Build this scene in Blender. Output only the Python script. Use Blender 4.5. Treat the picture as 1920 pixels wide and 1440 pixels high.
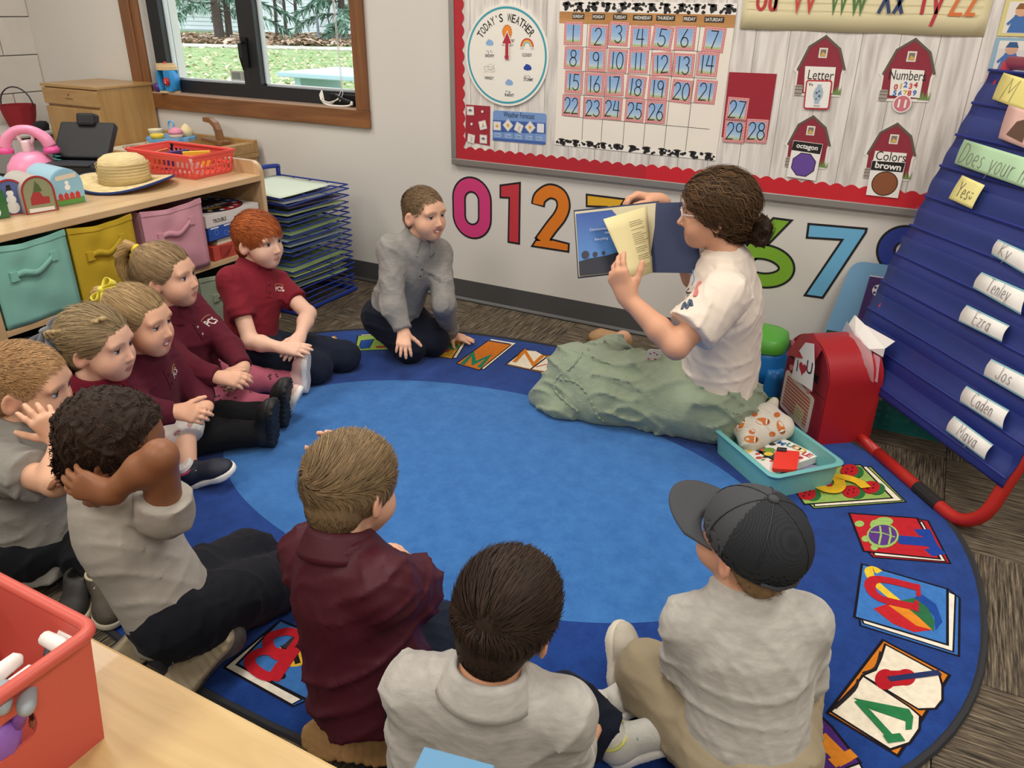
import bpy, bmesh, math, random
import numpy as np
from mathutils import Vector, Matrix, Euler
from mathutils.bvhtree import BVHTree
random.seed(7); rng = np.random.default_rng(7)
PI = math.pi
scene = bpy.context.scene
for o in list(bpy.data.objects): bpy.data.objects.remove(o)
COL = scene.collection

# ---------------------------------------------------------------- camera
CAMH = 1.30; FPX = 1464.41
MR = np.array([[0.88439,0.46652,0.01449],[0.21389,-0.37735,-0.90103],[-0.41488,0.79996,-0.43351]])
def _orth():
    global MR
    y, p, r = -0.479945619, 0.450866619, 0.0144915505
    cy, sy, cp, sp, cr, sr = math.cos(y), math.sin(y), math.cos(p), math.sin(p), math.cos(r), math.sin(r)
    fw = np.array([sy*cp, cy*cp, -sp]); rt = np.array([cy, -sy, 0.]); up = np.cross(rt, fw)
    MR = np.array([cr*rt+sr*up, -(-sr*rt+cr*up), fw])
_orth()
CAMP = np.array([0, 0, CAMH])
cd = bpy.data.cameras.new('camera'); cam = bpy.data.objects.new('camera', cd); COL.objects.link(cam)
cam.matrix_world = Matrix(((MR[0][0], -MR[1][0], -MR[2][0], 0), (MR[0][1], -MR[1][1], -MR[2][1], 0), (MR[0][2], -MR[1][2], -MR[2][2], CAMH), (0, 0, 0, 1)))
cd.sensor_width = 36; cd.lens = FPX/1920*36; cd.clip_start = 0.02; cd.clip_end = 200
scene.camera = cam

# ---------------------------------------------------------------- world, lights, exposure
w = bpy.data.worlds.new('overcast'); scene.world = w; w.use_nodes = True
nt = w.node_tree; bg = nt.nodes['Background']
bg.inputs[0].default_value = (0.86, 0.93, 1.0, 1); bg.inputs[1].default_value = 2.2
LAMP_W = 26.0
CEIL = 2.62
def ceiling_lamp(x, y, power=LAMP_W):
    ld = bpy.data.lights.new('troffer_light', 'AREA'); ld.shape = 'RECTANGLE'; ld.size = 0.56; ld.size_y = 1.16
    ld.energy = power; ld.color = (1.0, 0.94, 0.86)
    lo = bpy.data.objects.new('troffer_light', ld); COL.objects.link(lo); lo.location = (x, y, CEIL-0.02)
for lx in (-3.3, -1.2, 0.9):
    for ly in (1.7, -0.7): ceiling_lamp(lx, ly)
sun = None
scene.view_settings.view_transform = 'Standard'; scene.view_settings.look = 'None'
scene.view_settings.gamma = 1.0; scene.view_settings.use_curve_mapping = False
scene.view_settings.exposure = 0.2

# ---------------------------------------------------------------- pixel to place helpers (measured points of the photo on known planes)
def ray(px, py): return MR.T @ np.array([(px-960)/FPX, (py-720)/FPX, 1.0])
def FZ(px, py, z=0.0):
    d = ray(px, py); return Vector(CAMP + d*(z-CAMH)/d[2])
def WY(px, py, y):
    d = ray(px, py); return Vector(CAMP + d*y/d[1])
def WX(px, py, x):
    d = ray(px, py); return Vector(CAMP + d*x/d[0])
def DD(px, py, dep): return Vector(CAMP + ray(px, py)*dep)
def depth_of(p): return float(MR[2] @ (np.array(p)-CAMP))

# ---------------------------------------------------------------- materials
def C(h, a=1.0):
    h = h.lstrip('#'); v = [int(h[i:i+2], 16)/255 for i in (0, 2, 4)]
    return tuple((c/12.92 if c <= 0.04045 else ((c+0.055)/1.055)**2.4) for c in v) + (a,)
MATS = {}
def mat(name, col, rough=0.6, metal=0.0, var=0.0, vscale=8.0, bump=0.0, bscale=60.0, spec=0.5, stretch=(1, 1, 1), trans=0.0, alpha=1.0, sheen=0.0, emit=0.0, coat=0.0, sss=0.0, space='Object'):
    if name in MATS: return MATS[name]
    m = bpy.data.materials.new(name); m.use_nodes = True; MATS[name] = m
    t = m.node_tree; b = t.nodes['Principled BSDF']
    c = C(col) if isinstance(col, str) else tuple(col)
    b.inputs['Base Color'].default_value = c; b.inputs['Roughness'].default_value = rough; b.inputs['Metallic'].default_value = metal
    b.inputs['Specular IOR Level'].default_value = spec; b.inputs['Transmission Weight'].default_value = trans; b.inputs['Alpha'].default_value = alpha
    b.inputs['Coat Weight'].default_value = coat; b.inputs['Sheen Weight'].default_value = sheen
    if sss: b.inputs['Subsurface Weight'].default_value = sss; b.inputs['Subsurface Radius'].default_value = (0.012, 0.004, 0.002); b.inputs['Subsurface Scale'].default_value = 1.0
    if emit: b.inputs['Emission Color'].default_value = c; b.inputs['Emission Strength'].default_value = emit
    if var or bump:
        tc = t.nodes.new('ShaderNodeTexCoord'); mp = t.nodes.new('ShaderNodeMapping'); mp.inputs['Scale'].default_value = stretch
        t.links.new(tc.outputs[space], mp.inputs['Vector'])
    if var:
        n = t.nodes.new('ShaderNodeTexNoise'); n.inputs['Scale'].default_value = vscale; n.inputs['Detail'].default_value = 5
        t.links.new(mp.outputs[0], n.inputs['Vector'])
        r = t.nodes.new('ShaderNodeValToRGB'); r.color_ramp.elements[0].position = 0.3; r.color_ramp.elements[1].position = 0.7
        r.color_ramp.elements[0].color = tuple(max(0, x*(1-var)) for x in c[:3])+(1,); r.color_ramp.elements[1].color = tuple(min(1, x*(1+var)) for x in c[:3])+(1,)
        t.links.new(n.outputs[0], r.inputs[0]); t.links.new(r.outputs[0], b.inputs['Base Color'])
    if bump:
        n2 = t.nodes.new('ShaderNodeTexNoise'); n2.inputs['Scale'].default_value = bscale; n2.inputs['Detail'].default_value = 3
        t.links.new(mp.outputs[0], n2.inputs['Vector'])
        bp = t.nodes.new('ShaderNodeBump'); bp.inputs['Strength'].default_value = bump; bp.inputs['Distance'].default_value = 0.004
        t.links.new(n2.outputs[0], bp.inputs['Height']); t.links.new(bp.outputs[0], b.inputs['Normal'])
    return m
def paint(col, rough=0.55): return mat('flat_'+col.lstrip('#'), col, rough)      # plain printed or painted colour
def attr_mat(name, rough=0.5, bump=0.0, bscale=200.0, sss=0.0, stretch=(1, 1, 1), spec=0.5, sheen=0.0, var=0.0, vscale=40):
    m = mat(name, (0.5, 0.5, 0.5, 1), rough, bump=bump, bscale=bscale, sss=sss, stretch=stretch, spec=spec, sheen=sheen)
    t = m.node_tree; b = t.nodes['Principled BSDF']
    a = t.nodes.new('ShaderNodeAttribute'); a.attribute_name = 'tint'
    if var:
        n = t.nodes.new('ShaderNodeTexNoise'); n.inputs['Scale'].default_value = vscale; n.inputs['Detail'].default_value = 4
        mr = t.nodes.new('ShaderNodeMapRange'); mr.inputs[1].default_value = .3; mr.inputs[2].default_value = .7; mr.inputs[3].default_value = 1-var; mr.inputs[4].default_value = 1+var
        vm = t.nodes.new('ShaderNodeVectorMath'); vm.operation = 'SCALE'
        t.links.new(n.outputs[0], mr.inputs[0]); t.links.new(a.outputs['Color'], vm.inputs[0]); t.links.new(mr.outputs[0], vm.inputs['Scale']); t.links.new(vm.outputs[0], b.inputs['Base Color'])
    else: t.links.new(a.outputs['Color'], b.inputs['Base Color'])
    return m
def wood(name, c1, c2, rough=0.4, axis=0, scale=1.0, coat=0.15):
    if name in MATS: return MATS[name]
    m = mat(name, c1, rough, coat=coat); t = m.node_tree; b = t.nodes['Principled BSDF']
    tc = t.nodes.new('ShaderNodeTexCoord'); mp = t.nodes.new('ShaderNodeMapping')
    s = [9*scale]*3; s[axis] = 0.9*scale; mp.inputs['Scale'].default_value = s
    n = t.nodes.new('ShaderNodeTexNoise'); n.inputs['Scale'].default_value = 2.2; n.inputs['Detail'].default_value = 8; n.inputs['Distortion'].default_value = 1.2
    r = t.nodes.new('ShaderNodeValToRGB'); r.color_ramp.elements[0].position = 0.35; r.color_ramp.elements[1].position = 0.68
    r.color_ramp.elements[0].color = C(c1); r.color_ramp.elements[1].color = C(c2)
    t.links.new(tc.outputs['Object'], mp.inputs[0]); t.links.new(mp.outputs[0], n.inputs['Vector']); t.links.new(n.outputs[0], r.inputs[0]); t.links.new(r.outputs[0], b.inputs['Base Color'])
    return m

# ---------------------------------------------------------------- mesh collector
WLOC = {}
def frame(o, ex, ey):
    ex = Vector(ex).normalized(); ey = Vector(ey); ey = (ey-ex*ey.dot(ex)).normalized(); return (Vector(o), ex, ey, ex.cross(ey))
def fp(F, a, b, c=0.0): return F[0]+F[1]*a+F[2]*b+F[3]*c
_TXT = {}
def text_geo(s, bold=0.0, shear=0.0):
    k = (s, bold, shear)
    if k in _TXT: return _TXT[k]
    cu = bpy.data.curves.new('t', 'FONT'); cu.body = s; cu.size = 1; cu.offset = bold; cu.shear = shear; cu.resolution_u = 4
    ob = bpy.data.objects.new('t', cu); COL.objects.link(ob)
    bpy.context.view_layer.update()
    me = bpy.data.meshes.new_from_object(ob.evaluated_get(bpy.context.evaluated_depsgraph_get()))
    V = [(v.co.x, v.co.y) for v in me.vertices]; P = [tuple(p.vertices) for p in me.polygons]
    bpy.data.objects.remove(ob); bpy.data.meshes.remove(me); bpy.data.curves.remove(cu)
    if not V: V = [(0, 0)]
    x0, x1 = min(v[0] for v in V), max(v[0] for v in V); y0, y1 = min(v[1] for v in V), max(v[1] for v in V)
    _TXT[k] = (V, P, x0, x1, y0, y1); return _TXT[k]
class MB:
    def __init__(s): s.v = []; s.f = []; s.m = []; s.mi = 0
    def use(s, i): s.mi = i; return s
    def add(s, vs, fs):
        o = len(s.v); s.v += [tuple(x) for x in vs]; s.f += [tuple(i+o for i in f) for f in fs]; s.m += [s.mi]*len(fs); return s
    def box(s, c, sz, R=None, bev=0.0, taper=1.0):
        hx, hy, hz = sz[0]/2, sz[1]/2, sz[2]/2; c = Vector(c)
        if bev <= 0:
            vs = [Vector((x*hx*(taper if z < 0 else 1), y*hy*(taper if z < 0 else 1), z*hz)) for z in (-1, 1) for x, y in ((-1, -1), (1, -1), (1, 1), (-1, 1))]
            fs = [(3, 2, 1, 0), (4, 5, 6, 7), (0, 1, 5, 4), (1, 2, 6, 5), (2, 3, 7, 6), (3, 0, 4, 7)]
        else:
            b = min(bev, hx*.95, hy*.95, hz*.95)
            bm = bmesh.new(); bmesh.ops.create_cube(bm, size=1); bmesh.ops.scale(bm, vec=(2*hx, 2*hy, 2*hz), verts=bm.verts)
            if taper != 1:
                for v in bm.verts:
                    if v.co.z < 0: v.co.x *= taper; v.co.y *= taper
            bmesh.ops.bevel(bm, geom=bm.edges[:], offset=b, segments=2, affect='EDGES', profile=.6)
            bm.verts.index_update(); vs = [v.co.copy() for v in bm.verts]; fs = [tuple(v.index for v in f.verts) for f in bm.faces]; bm.free()
        if R is not None: vs = [R @ v for v in vs]
        return s.add([c+v for v in vs], fs)
    def span(s, a, b, bev=0.0):
        a, b = Vector(a), Vector(b); return s.box((a+b)/2, [abs(b[i]-a[i]) for i in range(3)], None, bev)
    def tube(s, pts, r, n=8, closed=False, caps=True, flat=None):
        pts = [Vector(p) for p in pts]; N = len(pts); rs = r if isinstance(r, (list, tuple)) else [r]*N
        tg = []
        for i in range(N):
            a = pts[(i-1) % N] if (closed or i) else pts[0]; b = pts[(i+1) % N] if (closed or i < N-1) else pts[-1]
            t = (b-a); tg.append(t.normalized() if t.length > 1e-9 else Vector((0, 0, 1)))
        u = tg[0].orthogonal().normalized(); vs = []
        for i in range(N):
            u = (u-tg[i]*u.dot(tg[i])); u = u.normalized() if u.length > 1e-6 else tg[i].orthogonal().normalized(); w_ = tg[i].cross(u)
            for j in range(n):
                a = 2*PI*j/n; vs.append(pts[i]+(u*math.cos(a)+w_*math.sin(a))*rs[i])
        fs = []
        for i in range(N if closed else N-1):
            k = (i+1) % N
            for j in range(n): fs.append((i*n+j, i*n+(j+1) % n, k*n+(j+1) % n, k*n+j))
        if caps and not closed: fs.append(tuple(range(n-1, -1, -1))); fs.append(tuple((N-1)*n+j for j in range(n)))
        return s.add(vs, fs)
    def lathe(s, prof, o, ax=(0, 0, 1), n=24, ex=None, sx=1.0, sy=1.0):
        ax = Vector(ax).normalized(); u = Vector(ex).normalized() if ex is not None else ax.orthogonal().normalized(); w_ = ax.cross(u); o = Vector(o)
        vs = []; fs = []
        for r, z in prof:
            for j in range(n):
                a = 2*PI*j/n; vs.append(o+ax*z+u*(r*math.cos(a)*sx)+w_*(r*math.sin(a)*sy))
        for i in range(len(prof)-1):
            for j in range(n): fs.append((i*n+j, i*n+(j+1) % n, (i+1)*n+(j+1) % n, (i+1)*n+j))
        if prof[0][0] > 1e-6: fs.append(tuple(range(n-1, -1, -1)))
        if prof[-1][0] > 1e-6: fs.append(tuple((len(prof)-1)*n+j for j in range(n)))
        return s.add(vs, fs)
    def poly(s, F, pts, c0=0.0, c1=None):
        """polygon in frame F at height c0, extruded to c1"""
        n = len(pts)
        ar = sum(pts[i][0]*pts[(i+1) % n][1]-pts[(i+1) % n][0]*pts[i][1] for i in range(n))
        if ar < 0: pts = pts[::-1]
        top = c1 if c1 is not None else c0
        s.add([fp(F, a, b, top) for a, b in pts], [tuple(range(n))])
        if c1 is not None:
            s.add([fp(F, a, b, c0) for a, b in pts], [tuple(range(n-1, -1, -1))])
            s.add([fp(F, a, b, c0) for a, b in pts]+[fp(F, a, b, c1) for a, b in pts], [(i, (i+1) % n, n+(i+1) % n, n+i) for i in range(n)])
        return s
    def ribbon(s, F, pts, w_, c=0.0, closed=False, thick=None, ext=0.0):
        pts = [Vector(p[:2]) for p in pts]; N = len(pts)
        if ext and not closed:
            pts[0] = pts[0]-(pts[1]-pts[0]).normalized()*ext; pts[-1] = pts[-1]+(pts[-1]-pts[-2]).normalized()*ext
        L = []; R_ = []
        ws = w_ if isinstance(w_, (list, tuple)) else [w_]*N
        for i in range(N):
            p = pts[i]; a = pts[(i-1) % N] if (closed or i) else None; b = pts[(i+1) % N] if (closed or i < N-1) else None
            d1 = (p-a).normalized() if a is not None and (p-a).length > 1e-9 else None; d2 = (b-p).normalized() if b is not None and (b-p).length > 1e-9 else None
            if d1 is None: d1 = d2
            if d2 is None: d2 = d1
            if d1 is None: d1 = d2 = Vector((1, 0))
            n1 = Vector((-d1.y, d1.x)); n2 = Vector((-d2.y, d2.x)); m = n1+n2
            if m.length < 1e-4: m = n1.copy()
            m.normalize(); k = ws[i]/2/max(0.35, m.dot(n1)); L.append(p+m*k); R_.append(p-m*k)
        for i in range(N if closed else N-1):
            j = (i+1) % N
            if thick is None: s.add([fp(F, *R_[i], c), fp(F, *R_[j], c), fp(F, *L[j], c), fp(F, *L[i], c)], [(0, 1, 2, 3)])
            else:
                q = [R_[i], R_[j], L[j], L[i]]; s.add([fp(F, *x, c) for x in q]+[fp(F, *x, c+thick) for x in q], [(3, 2, 1, 0), (4, 5, 6, 7), (0, 1, 5, 4), (2, 3, 7, 6), (1, 2, 6, 5), (3, 0, 4, 7)])
        return s
    def text(s, F, txt, h, cx=0, cy=0, c=0.0, w_=None, bold=0.0, rot=0.0, align='C', shear=0.0, capref=None):
        """lettering of cap height h (or fitted into width w_) centred at cx, cy of the frame"""
        V, P, x0, x1, y0, y1 = text_geo(txt, bold, shear)
        ky = h/(y1-y0) if capref is None else h/capref
        kx = ky if w_ is None else w_/(x1-x0)
        ox = (x0+x1)/2 if align == 'C' else x0; oy = (y0+y1)/2 if capref is None else 0.0
        cr, sr = math.cos(rot), math.sin(rot); vs = []
        for x, y in V:
            a, b = (x-ox)*kx, (y-oy)*ky; vs.append(fp(F, cx+a*cr-b*sr, cy+a*sr+b*cr, c))
        return s.add(vs, P)
    def disc(s, F, cx, cy, rx, ry=None, c=0.0, n=28, thick=None, rot=0.0, hole=0.0):
        ry = rx if ry is None else ry; pts = []
        for j in range(n):
            a = 2*PI*j/n; x, y = rx*math.cos(a), ry*math.sin(a); pts.append((cx+x*math.cos(rot)-y*math.sin(rot), cy+x*math.sin(rot)+y*math.cos(rot)))
        if hole:
            inn = [(cx+(p[0]-cx)*hole, cy+(p[1]-cy)*hole) for p in pts]
            for j in range(n):
                k = (j+1) % n; s.add([fp(F, *inn[j], c), fp(F, *pts[j], c), fp(F, *pts[k], c), fp(F, *inn[k], c)], [(0, 1, 2, 3)])
            return s
        return s.poly(F, pts, c, None if thick is None else c+thick)
    def grid(s, fn, nu, nv, closeu=False):
        vs = [fn(i/(nu-1 if not closeu else nu), j/(nv-1)) for j in range(nv) for i in range(nu)]
        fs = []
        for j in range(nv-1):
            for i in range(nu if closeu else nu-1): k = (i+1) % nu; fs.append((j*nu+i, j*nu+k, (j+1)*nu+k, (j+1)*nu+i))
        return s.add(vs, fs)
    def build(s, name, mats, parent=None, smooth=False, origin=None, local=False, label=None, auto=None):
        if not isinstance(mats, (list, tuple)): mats = [mats]
        A = np.array(s.v, dtype=float)
        if local: o = Vector((0, 0, 0))
        else:
            o = Vector(origin) if origin is not None else Vector(((A[:, 0].min()+A[:, 0].max())/2, (A[:, 1].min()+A[:, 1].max())/2, A[:, 2].min()))
        A = A-np.array(o)
        me = bpy.data.meshes.new(name); me.from_pydata(A.tolist(), [], s.f)
        for m_ in mats: me.materials.append(m_)
        me.polygons.foreach_set('material_index', s.m)
        if smooth: me.polygons.foreach_set('use_smooth', [True]*len(s.f))
        me.update()
        if auto is not None:
            me.polygons.foreach_set('use_smooth', [True]*len(s.f)); me.set_sharp_from_angle(angle=math.radians(auto))
        ob = bpy.data.objects.new(name, me); COL.objects.link(ob)
        if local: ob.parent = parent; WLOC[ob] = Vector((0, 0, 0)); 
        else: place(ob, o, parent)
        if label: ob['label'] = label
        return ob
def place(ob, o, parent=None):
    WLOC[ob] = Vector(o)
    if parent is not None: ob.parent = parent; ob.location = Vector(o)-WLOC[parent]
    else: ob.location = o
def thing(name, label, cat, loc=(0, 0, 0), group=None):
    o = bpy.data.objects.new(name, None); COL.objects.link(o); o.empty_display_size = .05; place(o, Vector(loc)); return tag(o, label, cat, group)
def tag(o, label, cat, group=None):
    o['label'] = label; o['category'] = cat
    if group: o['group'] = group
    return o
def struct(o, kind='structure'): o['kind'] = kind; return o
def copy_tree(o, parent=None):
    c = o.copy(); COL.objects.link(c); c.parent = parent; WLOC[c] = WLOC[o].copy()
    for ch in list(o.children): copy_tree(ch, c)
    return c
def smoothpath(pts, n=6, closed=False):
    P = [Vector(p) for p in pts]; N = len(P); out = []
    for i in range(N if closed else N-1):
        p0 = P[(i-1) % N] if (closed or i) else P[0]; p1 = P[i]; p2 = P[(i+1) % N]; p3 = P[(i+2) % N] if (closed or i+2 < N) else P[-1]
        for k in range(n):
            t = k/n; out.append(0.5*((2*p1)+(p2-p0)*t+(2*p0-5*p1+4*p2-p3)*t*t+(3*p1-p0-3*p2+p3)*t**3))
    if not closed: out.append(P[-1].copy())
    return out
# hand lettering: polylines in a unit box (width, strokes)
def arc(cx, cy, rx, ry, a0, a1, n=10): return [(cx+rx*math.cos(math.radians(a0+(a1-a0)*i/n)), cy+ry*math.sin(math.radians(a0+(a1-a0)*i/n))) for i in range(n+1)]
HL = {
 '0': (.6, [arc(.3, .5, .28, .5, 90, 450, 18)]), '1': (.25, [[(.12, 1), (.12, 0)]]),
 '2': (.55, [arc(.27, .73, .25, .27, 165, -30)+[(.02, 0), (.55, .02)]]), '3': (.55, [arc(.25, .76, .24, .24, 150, -80)+arc(.25, .26, .28, .27, 85, -150)]),
 '4': (.6, [[(.15, 1), (.02, .42), (.58, .42)], [(.45, 1), (.45, 0)]]), '5': (.55, [[(.5, 1), (.1, 1), (.06, .58)]+arc(.24, .32, .29, .31, 120, -150)]),
 '6': (.55, [[(.42, 1), (.12, .55)]+arc(.27, .27, .26, .27, 150, 510, 16)]), '7': (.55, [[(.02, .98), (.52, .98), (.2, 0)]]),
 '8': (.55, [arc(.27, .76, .22, .23, -90, 270, 14), arc(.27, .27, .27, .27, 90, 450, 16)]), '9': (.52, [arc(.25, .72, .23, .26, 0, 360, 14)+[(.48, .72), (.42, 0)]]),
 'U': (.55, [[(.03, 1), (.03, .3)]+arc(.27, .27, .24, .27, 180, 360)+[(.51, 1)]]), 'u': (.45, [[(.03, .6), (.03, .2)]+arc(.2, .19, .17, .19, 180, 350)+[(.38, .6)], [(.38, .6), (.38, 0)]]),
 'V': (.6, [[(.02, 1), (.3, 0), (.58, 1)]]), 'v': (.45, [[(.02, .6), (.22, 0), (.43, .6)]]), 'W': (.85, [[(.02, 1), (.22, 0), (.42, .95), (.62, 0), (.83, 1)]]), 'w': (.62, [[(.02, .6), (.16, 0), (.31, .55), (.46, 0), (.6, .6)]]),
 'X': (.6, [[(.02, 1), (.56, 0)], [(.56, 1), (.02, 0)]]), 'x': (.45, [[(.02, .6), (.42, 0)], [(.42, .6), (.02, 0)]]),
 'Y': (.6, [[(.02, 1), (.3, .48)], [(.58, 1), (.3, .48), (.3, 0)]]), 'y': (.45, [[(.02, .6), (.22, .02)], [(.43, .6), (.1, -.38)]]),
 'Z': (.6, [[(.03, 1), (.55, 1), (.03, 0), (.57, 0)]]), 'z': (.42, [[(.03, .6), (.38, .6), (.03, 0), (.4, 0)]]),
 'D': (.62, [[(.05, 1), (.05, 0)], [(.05, 1), (.25, 1)]+arc(.22, .5, .36, .5, 85, -85)+[(.05, 0)]]), 'o': (.42, [arc(.2, .3, .18, .3, 90, 450, 14)]),
 'e': (.42, [[(.04, .3), (.37, .32)]+arc(.2, .3, .17, .3, 5, 310)]), 's': (.36, [[(.31, .54), (.18, .6), (.06, .48), (.12, .36), (.26, .26), (.31, .12), (.16, 0), (.03, .08)]]),
 'r': (.35, [[(.05, .6), (.05, 0)], [(.05, .38), (.16, .56), (.3, .56)]]), 'n': (.42, [[(.05, .6), (.05, 0)], [(.05, .4), (.18, .6), (.32, .52), (.36, .3), (.36, 0)]]),
 'T': (.6, [[(.02, 1), (.58, 1)], [(.3, 1), (.3, 0)]]), 'l': (.14, [[(.06, 1), (.06, 0)]]), 'E': (.5, [[(.45, 1), (.05, 1), (.05, 0), (.47, 0)], [(.05, .52), (.38, .52)]]),
 'a': (.45, [arc(.2, .29, .17, .29, 40, 400, 14), [(.37, .6), (.37, 0), (.43, .02)]]), 'J': (.5, [[(.42, 1), (.42, .25)]+arc(.24, .23, .18, .23, 0, -170)]), 'C': (.6, [arc(.34, .5, .31, .5, 50, 310, 14)]),
 'd': (.45, [arc(.2, .28, .17, .28, 40, 400, 14), [(.38, 1), (.38, 0)]]), 'M': (.75, [[(.04, 0), (.1, 1), (.37, .35), (.64, 1), (.7, 0)]]), 'K': (.55, [[(.05, 1), (.05, 0)], [(.5, 1), (.05, .45), (.52, 0)]]),
 'A': (.65, [[(.02, 0), (.32, 1), (.62, 0)], [(.14, .38), (.5, .38)]]), 'h': (.4, [[(.05, 1), (.05, 0)], [(.05, .4), (.18, .58), (.32, .5), (.35, 0)]]), 'i': (.12, [[(.06, .6), (.06, 0)], [(.05, .8), (.07, .84)]]),
 ')': (.4, [arc(.2, .42, .17, .25, 200, 340), [(.12, .62), (.12, .55)], [(.28, .62), (.28, .55)]]), ' ': (.32, [])}
def hand_width(t, gap=.16): return sum(HL[c][0]+gap for c in t)-gap
def hand_text(mb, F, t, h, cx, cy, wd, c=0.0, gap=.16, kx=1.0, rot=0.0, slant=0.0):
    W_ = hand_width(t, gap); x = -W_/2; cr, sr = math.cos(rot), math.sin(rot)
    for ch in t:
        for st in HL[ch][1]:
            pts = []
            for a, b in st:
                u = (x+a+slant*(b-.5))*h*kx; v = (b-.5)*h; pts.append((cx+u*cr-v*sr, cy+u*sr+v*cr))
            mb.ribbon(F, pts, wd, c, ext=wd*.3)
        x += HL[ch][0]+gap
# ================================================================ the room
WYB = 3.113; WXL = -4.82; WXR = 2.2; WYF = -2.4
m_wall = mat('painted_wall', '#d6d3cd', 0.6, var=0.015, vscale=3, bump=0.05, bscale=180)
m_block = mat('painted_block', '#d4cfc8', 0.55, var=0.03, vscale=9, bump=0.12, bscale=90)
m_base = mat('vinyl_cove_base', '#4b4b4c', 0.45, var=0.05, vscale=5)
m_ceil = mat('ceiling_tile', '#e4e2dc', 0.9, var=0.03, vscale=30)
OP = (-3.86, -2.462, 0.845, 1.93)          # window opening x0 x1 z0 z1
b = MB(); T = 0.24
b.span((WXL, WYB, 0), (OP[0], WYB+T, CEIL)); b.span((OP[1], WYB, 0), (WXR, WYB+T, CEIL)); b.span((OP[0], WYB, 0), (OP[1], WYB+T, OP[2])); b.span((OP[0], WYB, OP[3]), (OP[1], WYB+T, CEIL))
struct(b.build('wall_back', m_wall))
b = MB(); b.span((WXL-.2, WYF-.2, 0), (WXL-.012, WYB+T, CEIL)); wl = struct(b.build('wall_left', mat('mortar', '#b9b4ad', 0.9)))
# concrete blocks of the left wall, laid in running bond, recessed joints
blk = MB(); blk.box((0, 0, .1015), (.03, .400, .197), bev=.004); proto = None
for r_ in range(13):
    for c_ in range(14):
        y = WYB-0.203-c_*.4064+(0.2032 if r_ % 2 else 0)
        y0, y1 = y-.2, min(y+.2, WYB-.004)
        if proto is None:
            proto = blk.build('block', m_block, wl); ob = proto
        else: ob = proto.copy(); COL.objects.link(ob)
        place(ob, Vector((WXL-.003, y-.1 if y > WYB-.1 else y, r_*.2015)), wl)
        if y > WYB-.1: ob.scale.y = .5
b = MB(); b.span((WXR, WYF-.2, 0), (WXR+.2, WYB+T, CEIL)); struct(b.build('wall_right', m_wall))
b = MB(); b.span((WXL, WYF-.2, 0), (WXR, WYF, CEIL)); struct(b.build('wall_front', m_wall))
b = MB(); b.span((WXL-.2, WYF-.2, CEIL), (WXR+.2, WYB+T, CEIL+.1)); struct(b.build('ceiling', m_ceil))
# ceiling light fittings (out of frame, they light the room)
for i, (lx, ly) in enumerate([(x, y) for x in (-3.3, -1.2, 0.9) for y in (1.7, -0.7)]):
    t_ = thing('ceiling_light', 'recessed ceiling light panel above the classroom, '+('window row' if ly > 0 else 'rear row')+', '+('left', 'middle', 'right')[i//2], 'light', (lx, ly, CEIL-.012), 'ceiling light panels')
    b = MB()
    for sx in (-1, 1): b.box((lx+sx*.295, ly, CEIL-.006), (.03, 1.24, .012))
    for sy in (-1, 1): b.box((lx, ly+sy*.605, CEIL-.006), (.56, .03, .012))
    b.build('frame', mat('white_metal', '#eeeeea', .4), t_)
# baseboard
b = MB(); b.poly(frame((WXR, WYB, 0), (0, -1, 0), (0, 0, 1)), [(0, 0), (.012, 0), (.008, .006), (.003, .012), (.003, .1), (0, .1)], 0, WXR-WXL)
struct(b.build('baseboard_back', m_base))
# ---------------------------------------------------------------- carpet
def carpet_mat(name, seed):
    m = mat(name, '#8a7c6c', 0.95, spec=.1); t = m.node_tree; bs = t.nodes['Principled BSDF']
    tc = t.nodes.new('ShaderNodeTexCoord'); mp = t.nodes.new('ShaderNodeMapping'); mp.inputs['Scale'].default_value = (9.0, 190, 1); mp.inputs['Location'].default_value = (seed*3.1, seed*1.7, 0)
    oi = t.nodes.new('ShaderNodeObjectInfo'); ad = t.nodes.new('ShaderNodeVectorMath'); ad.operation = 'ADD'; sc = t.nodes.new('ShaderNodeVectorMath'); sc.operation = 'SCALE'; sc.inputs['Scale'].default_value = 3.7
    t.links.new(oi.outputs['Location'], sc.inputs[0]); t.links.new(tc.outputs['Object'], mp.inputs[0]); t.links.new(mp.outputs[0], ad.inputs[0]); t.links.new(sc.outputs[0], ad.inputs[1])
    n = t.nodes.new('ShaderNodeTexNoise'); n.inputs['Scale'].default_value = 1.0; n.inputs['Detail'].default_value = 3; n.inputs['Roughness'].default_value = .7
    t.links.new(ad.outputs[0], n.inputs['Vector'])
    r = t.nodes.new('ShaderNodeValToRGB'); cr = r.color_ramp; cr.elements[0].position = .36; cr.elements[0].color = C('#2f2b26'); cr.elements[1].position = .66; cr.elements[1].color = C('#8a806e')
    e = cr.elements.new(.48); e.color = C('#554c43'); e = cr.elements.new(.57); e.color = C('#6f6453')
    t.links.new(n.outputs[0], r.inputs[0]); t.links.new(r.outputs[0], bs.inputs['Base Color'])
    bp = t.nodes.new('ShaderNodeBump'); bp.inputs['Strength'].default_value = .6; bp.inputs['Distance'].default_value = .004
    t.links.new(n.outputs[0], bp.inputs['Height']); t.links.new(bp.outputs[0], bs.inputs['Normal'])
    return m
m_cp = carpet_mat('striped_carpet', 1)
b = MB(); b.span((WXL-.2, WYF-.2, -.1), (WXR+.2, WYB+T, -.006)); fl = struct(b.build('floor', mat('subfloor', '#4d463e', .95)))
tl = MB(); TS = .508; tl.box((0, 0, -.003), (TS-.002, TS-.002, .006), bev=.0015); proto = None
yo = WYB
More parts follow.
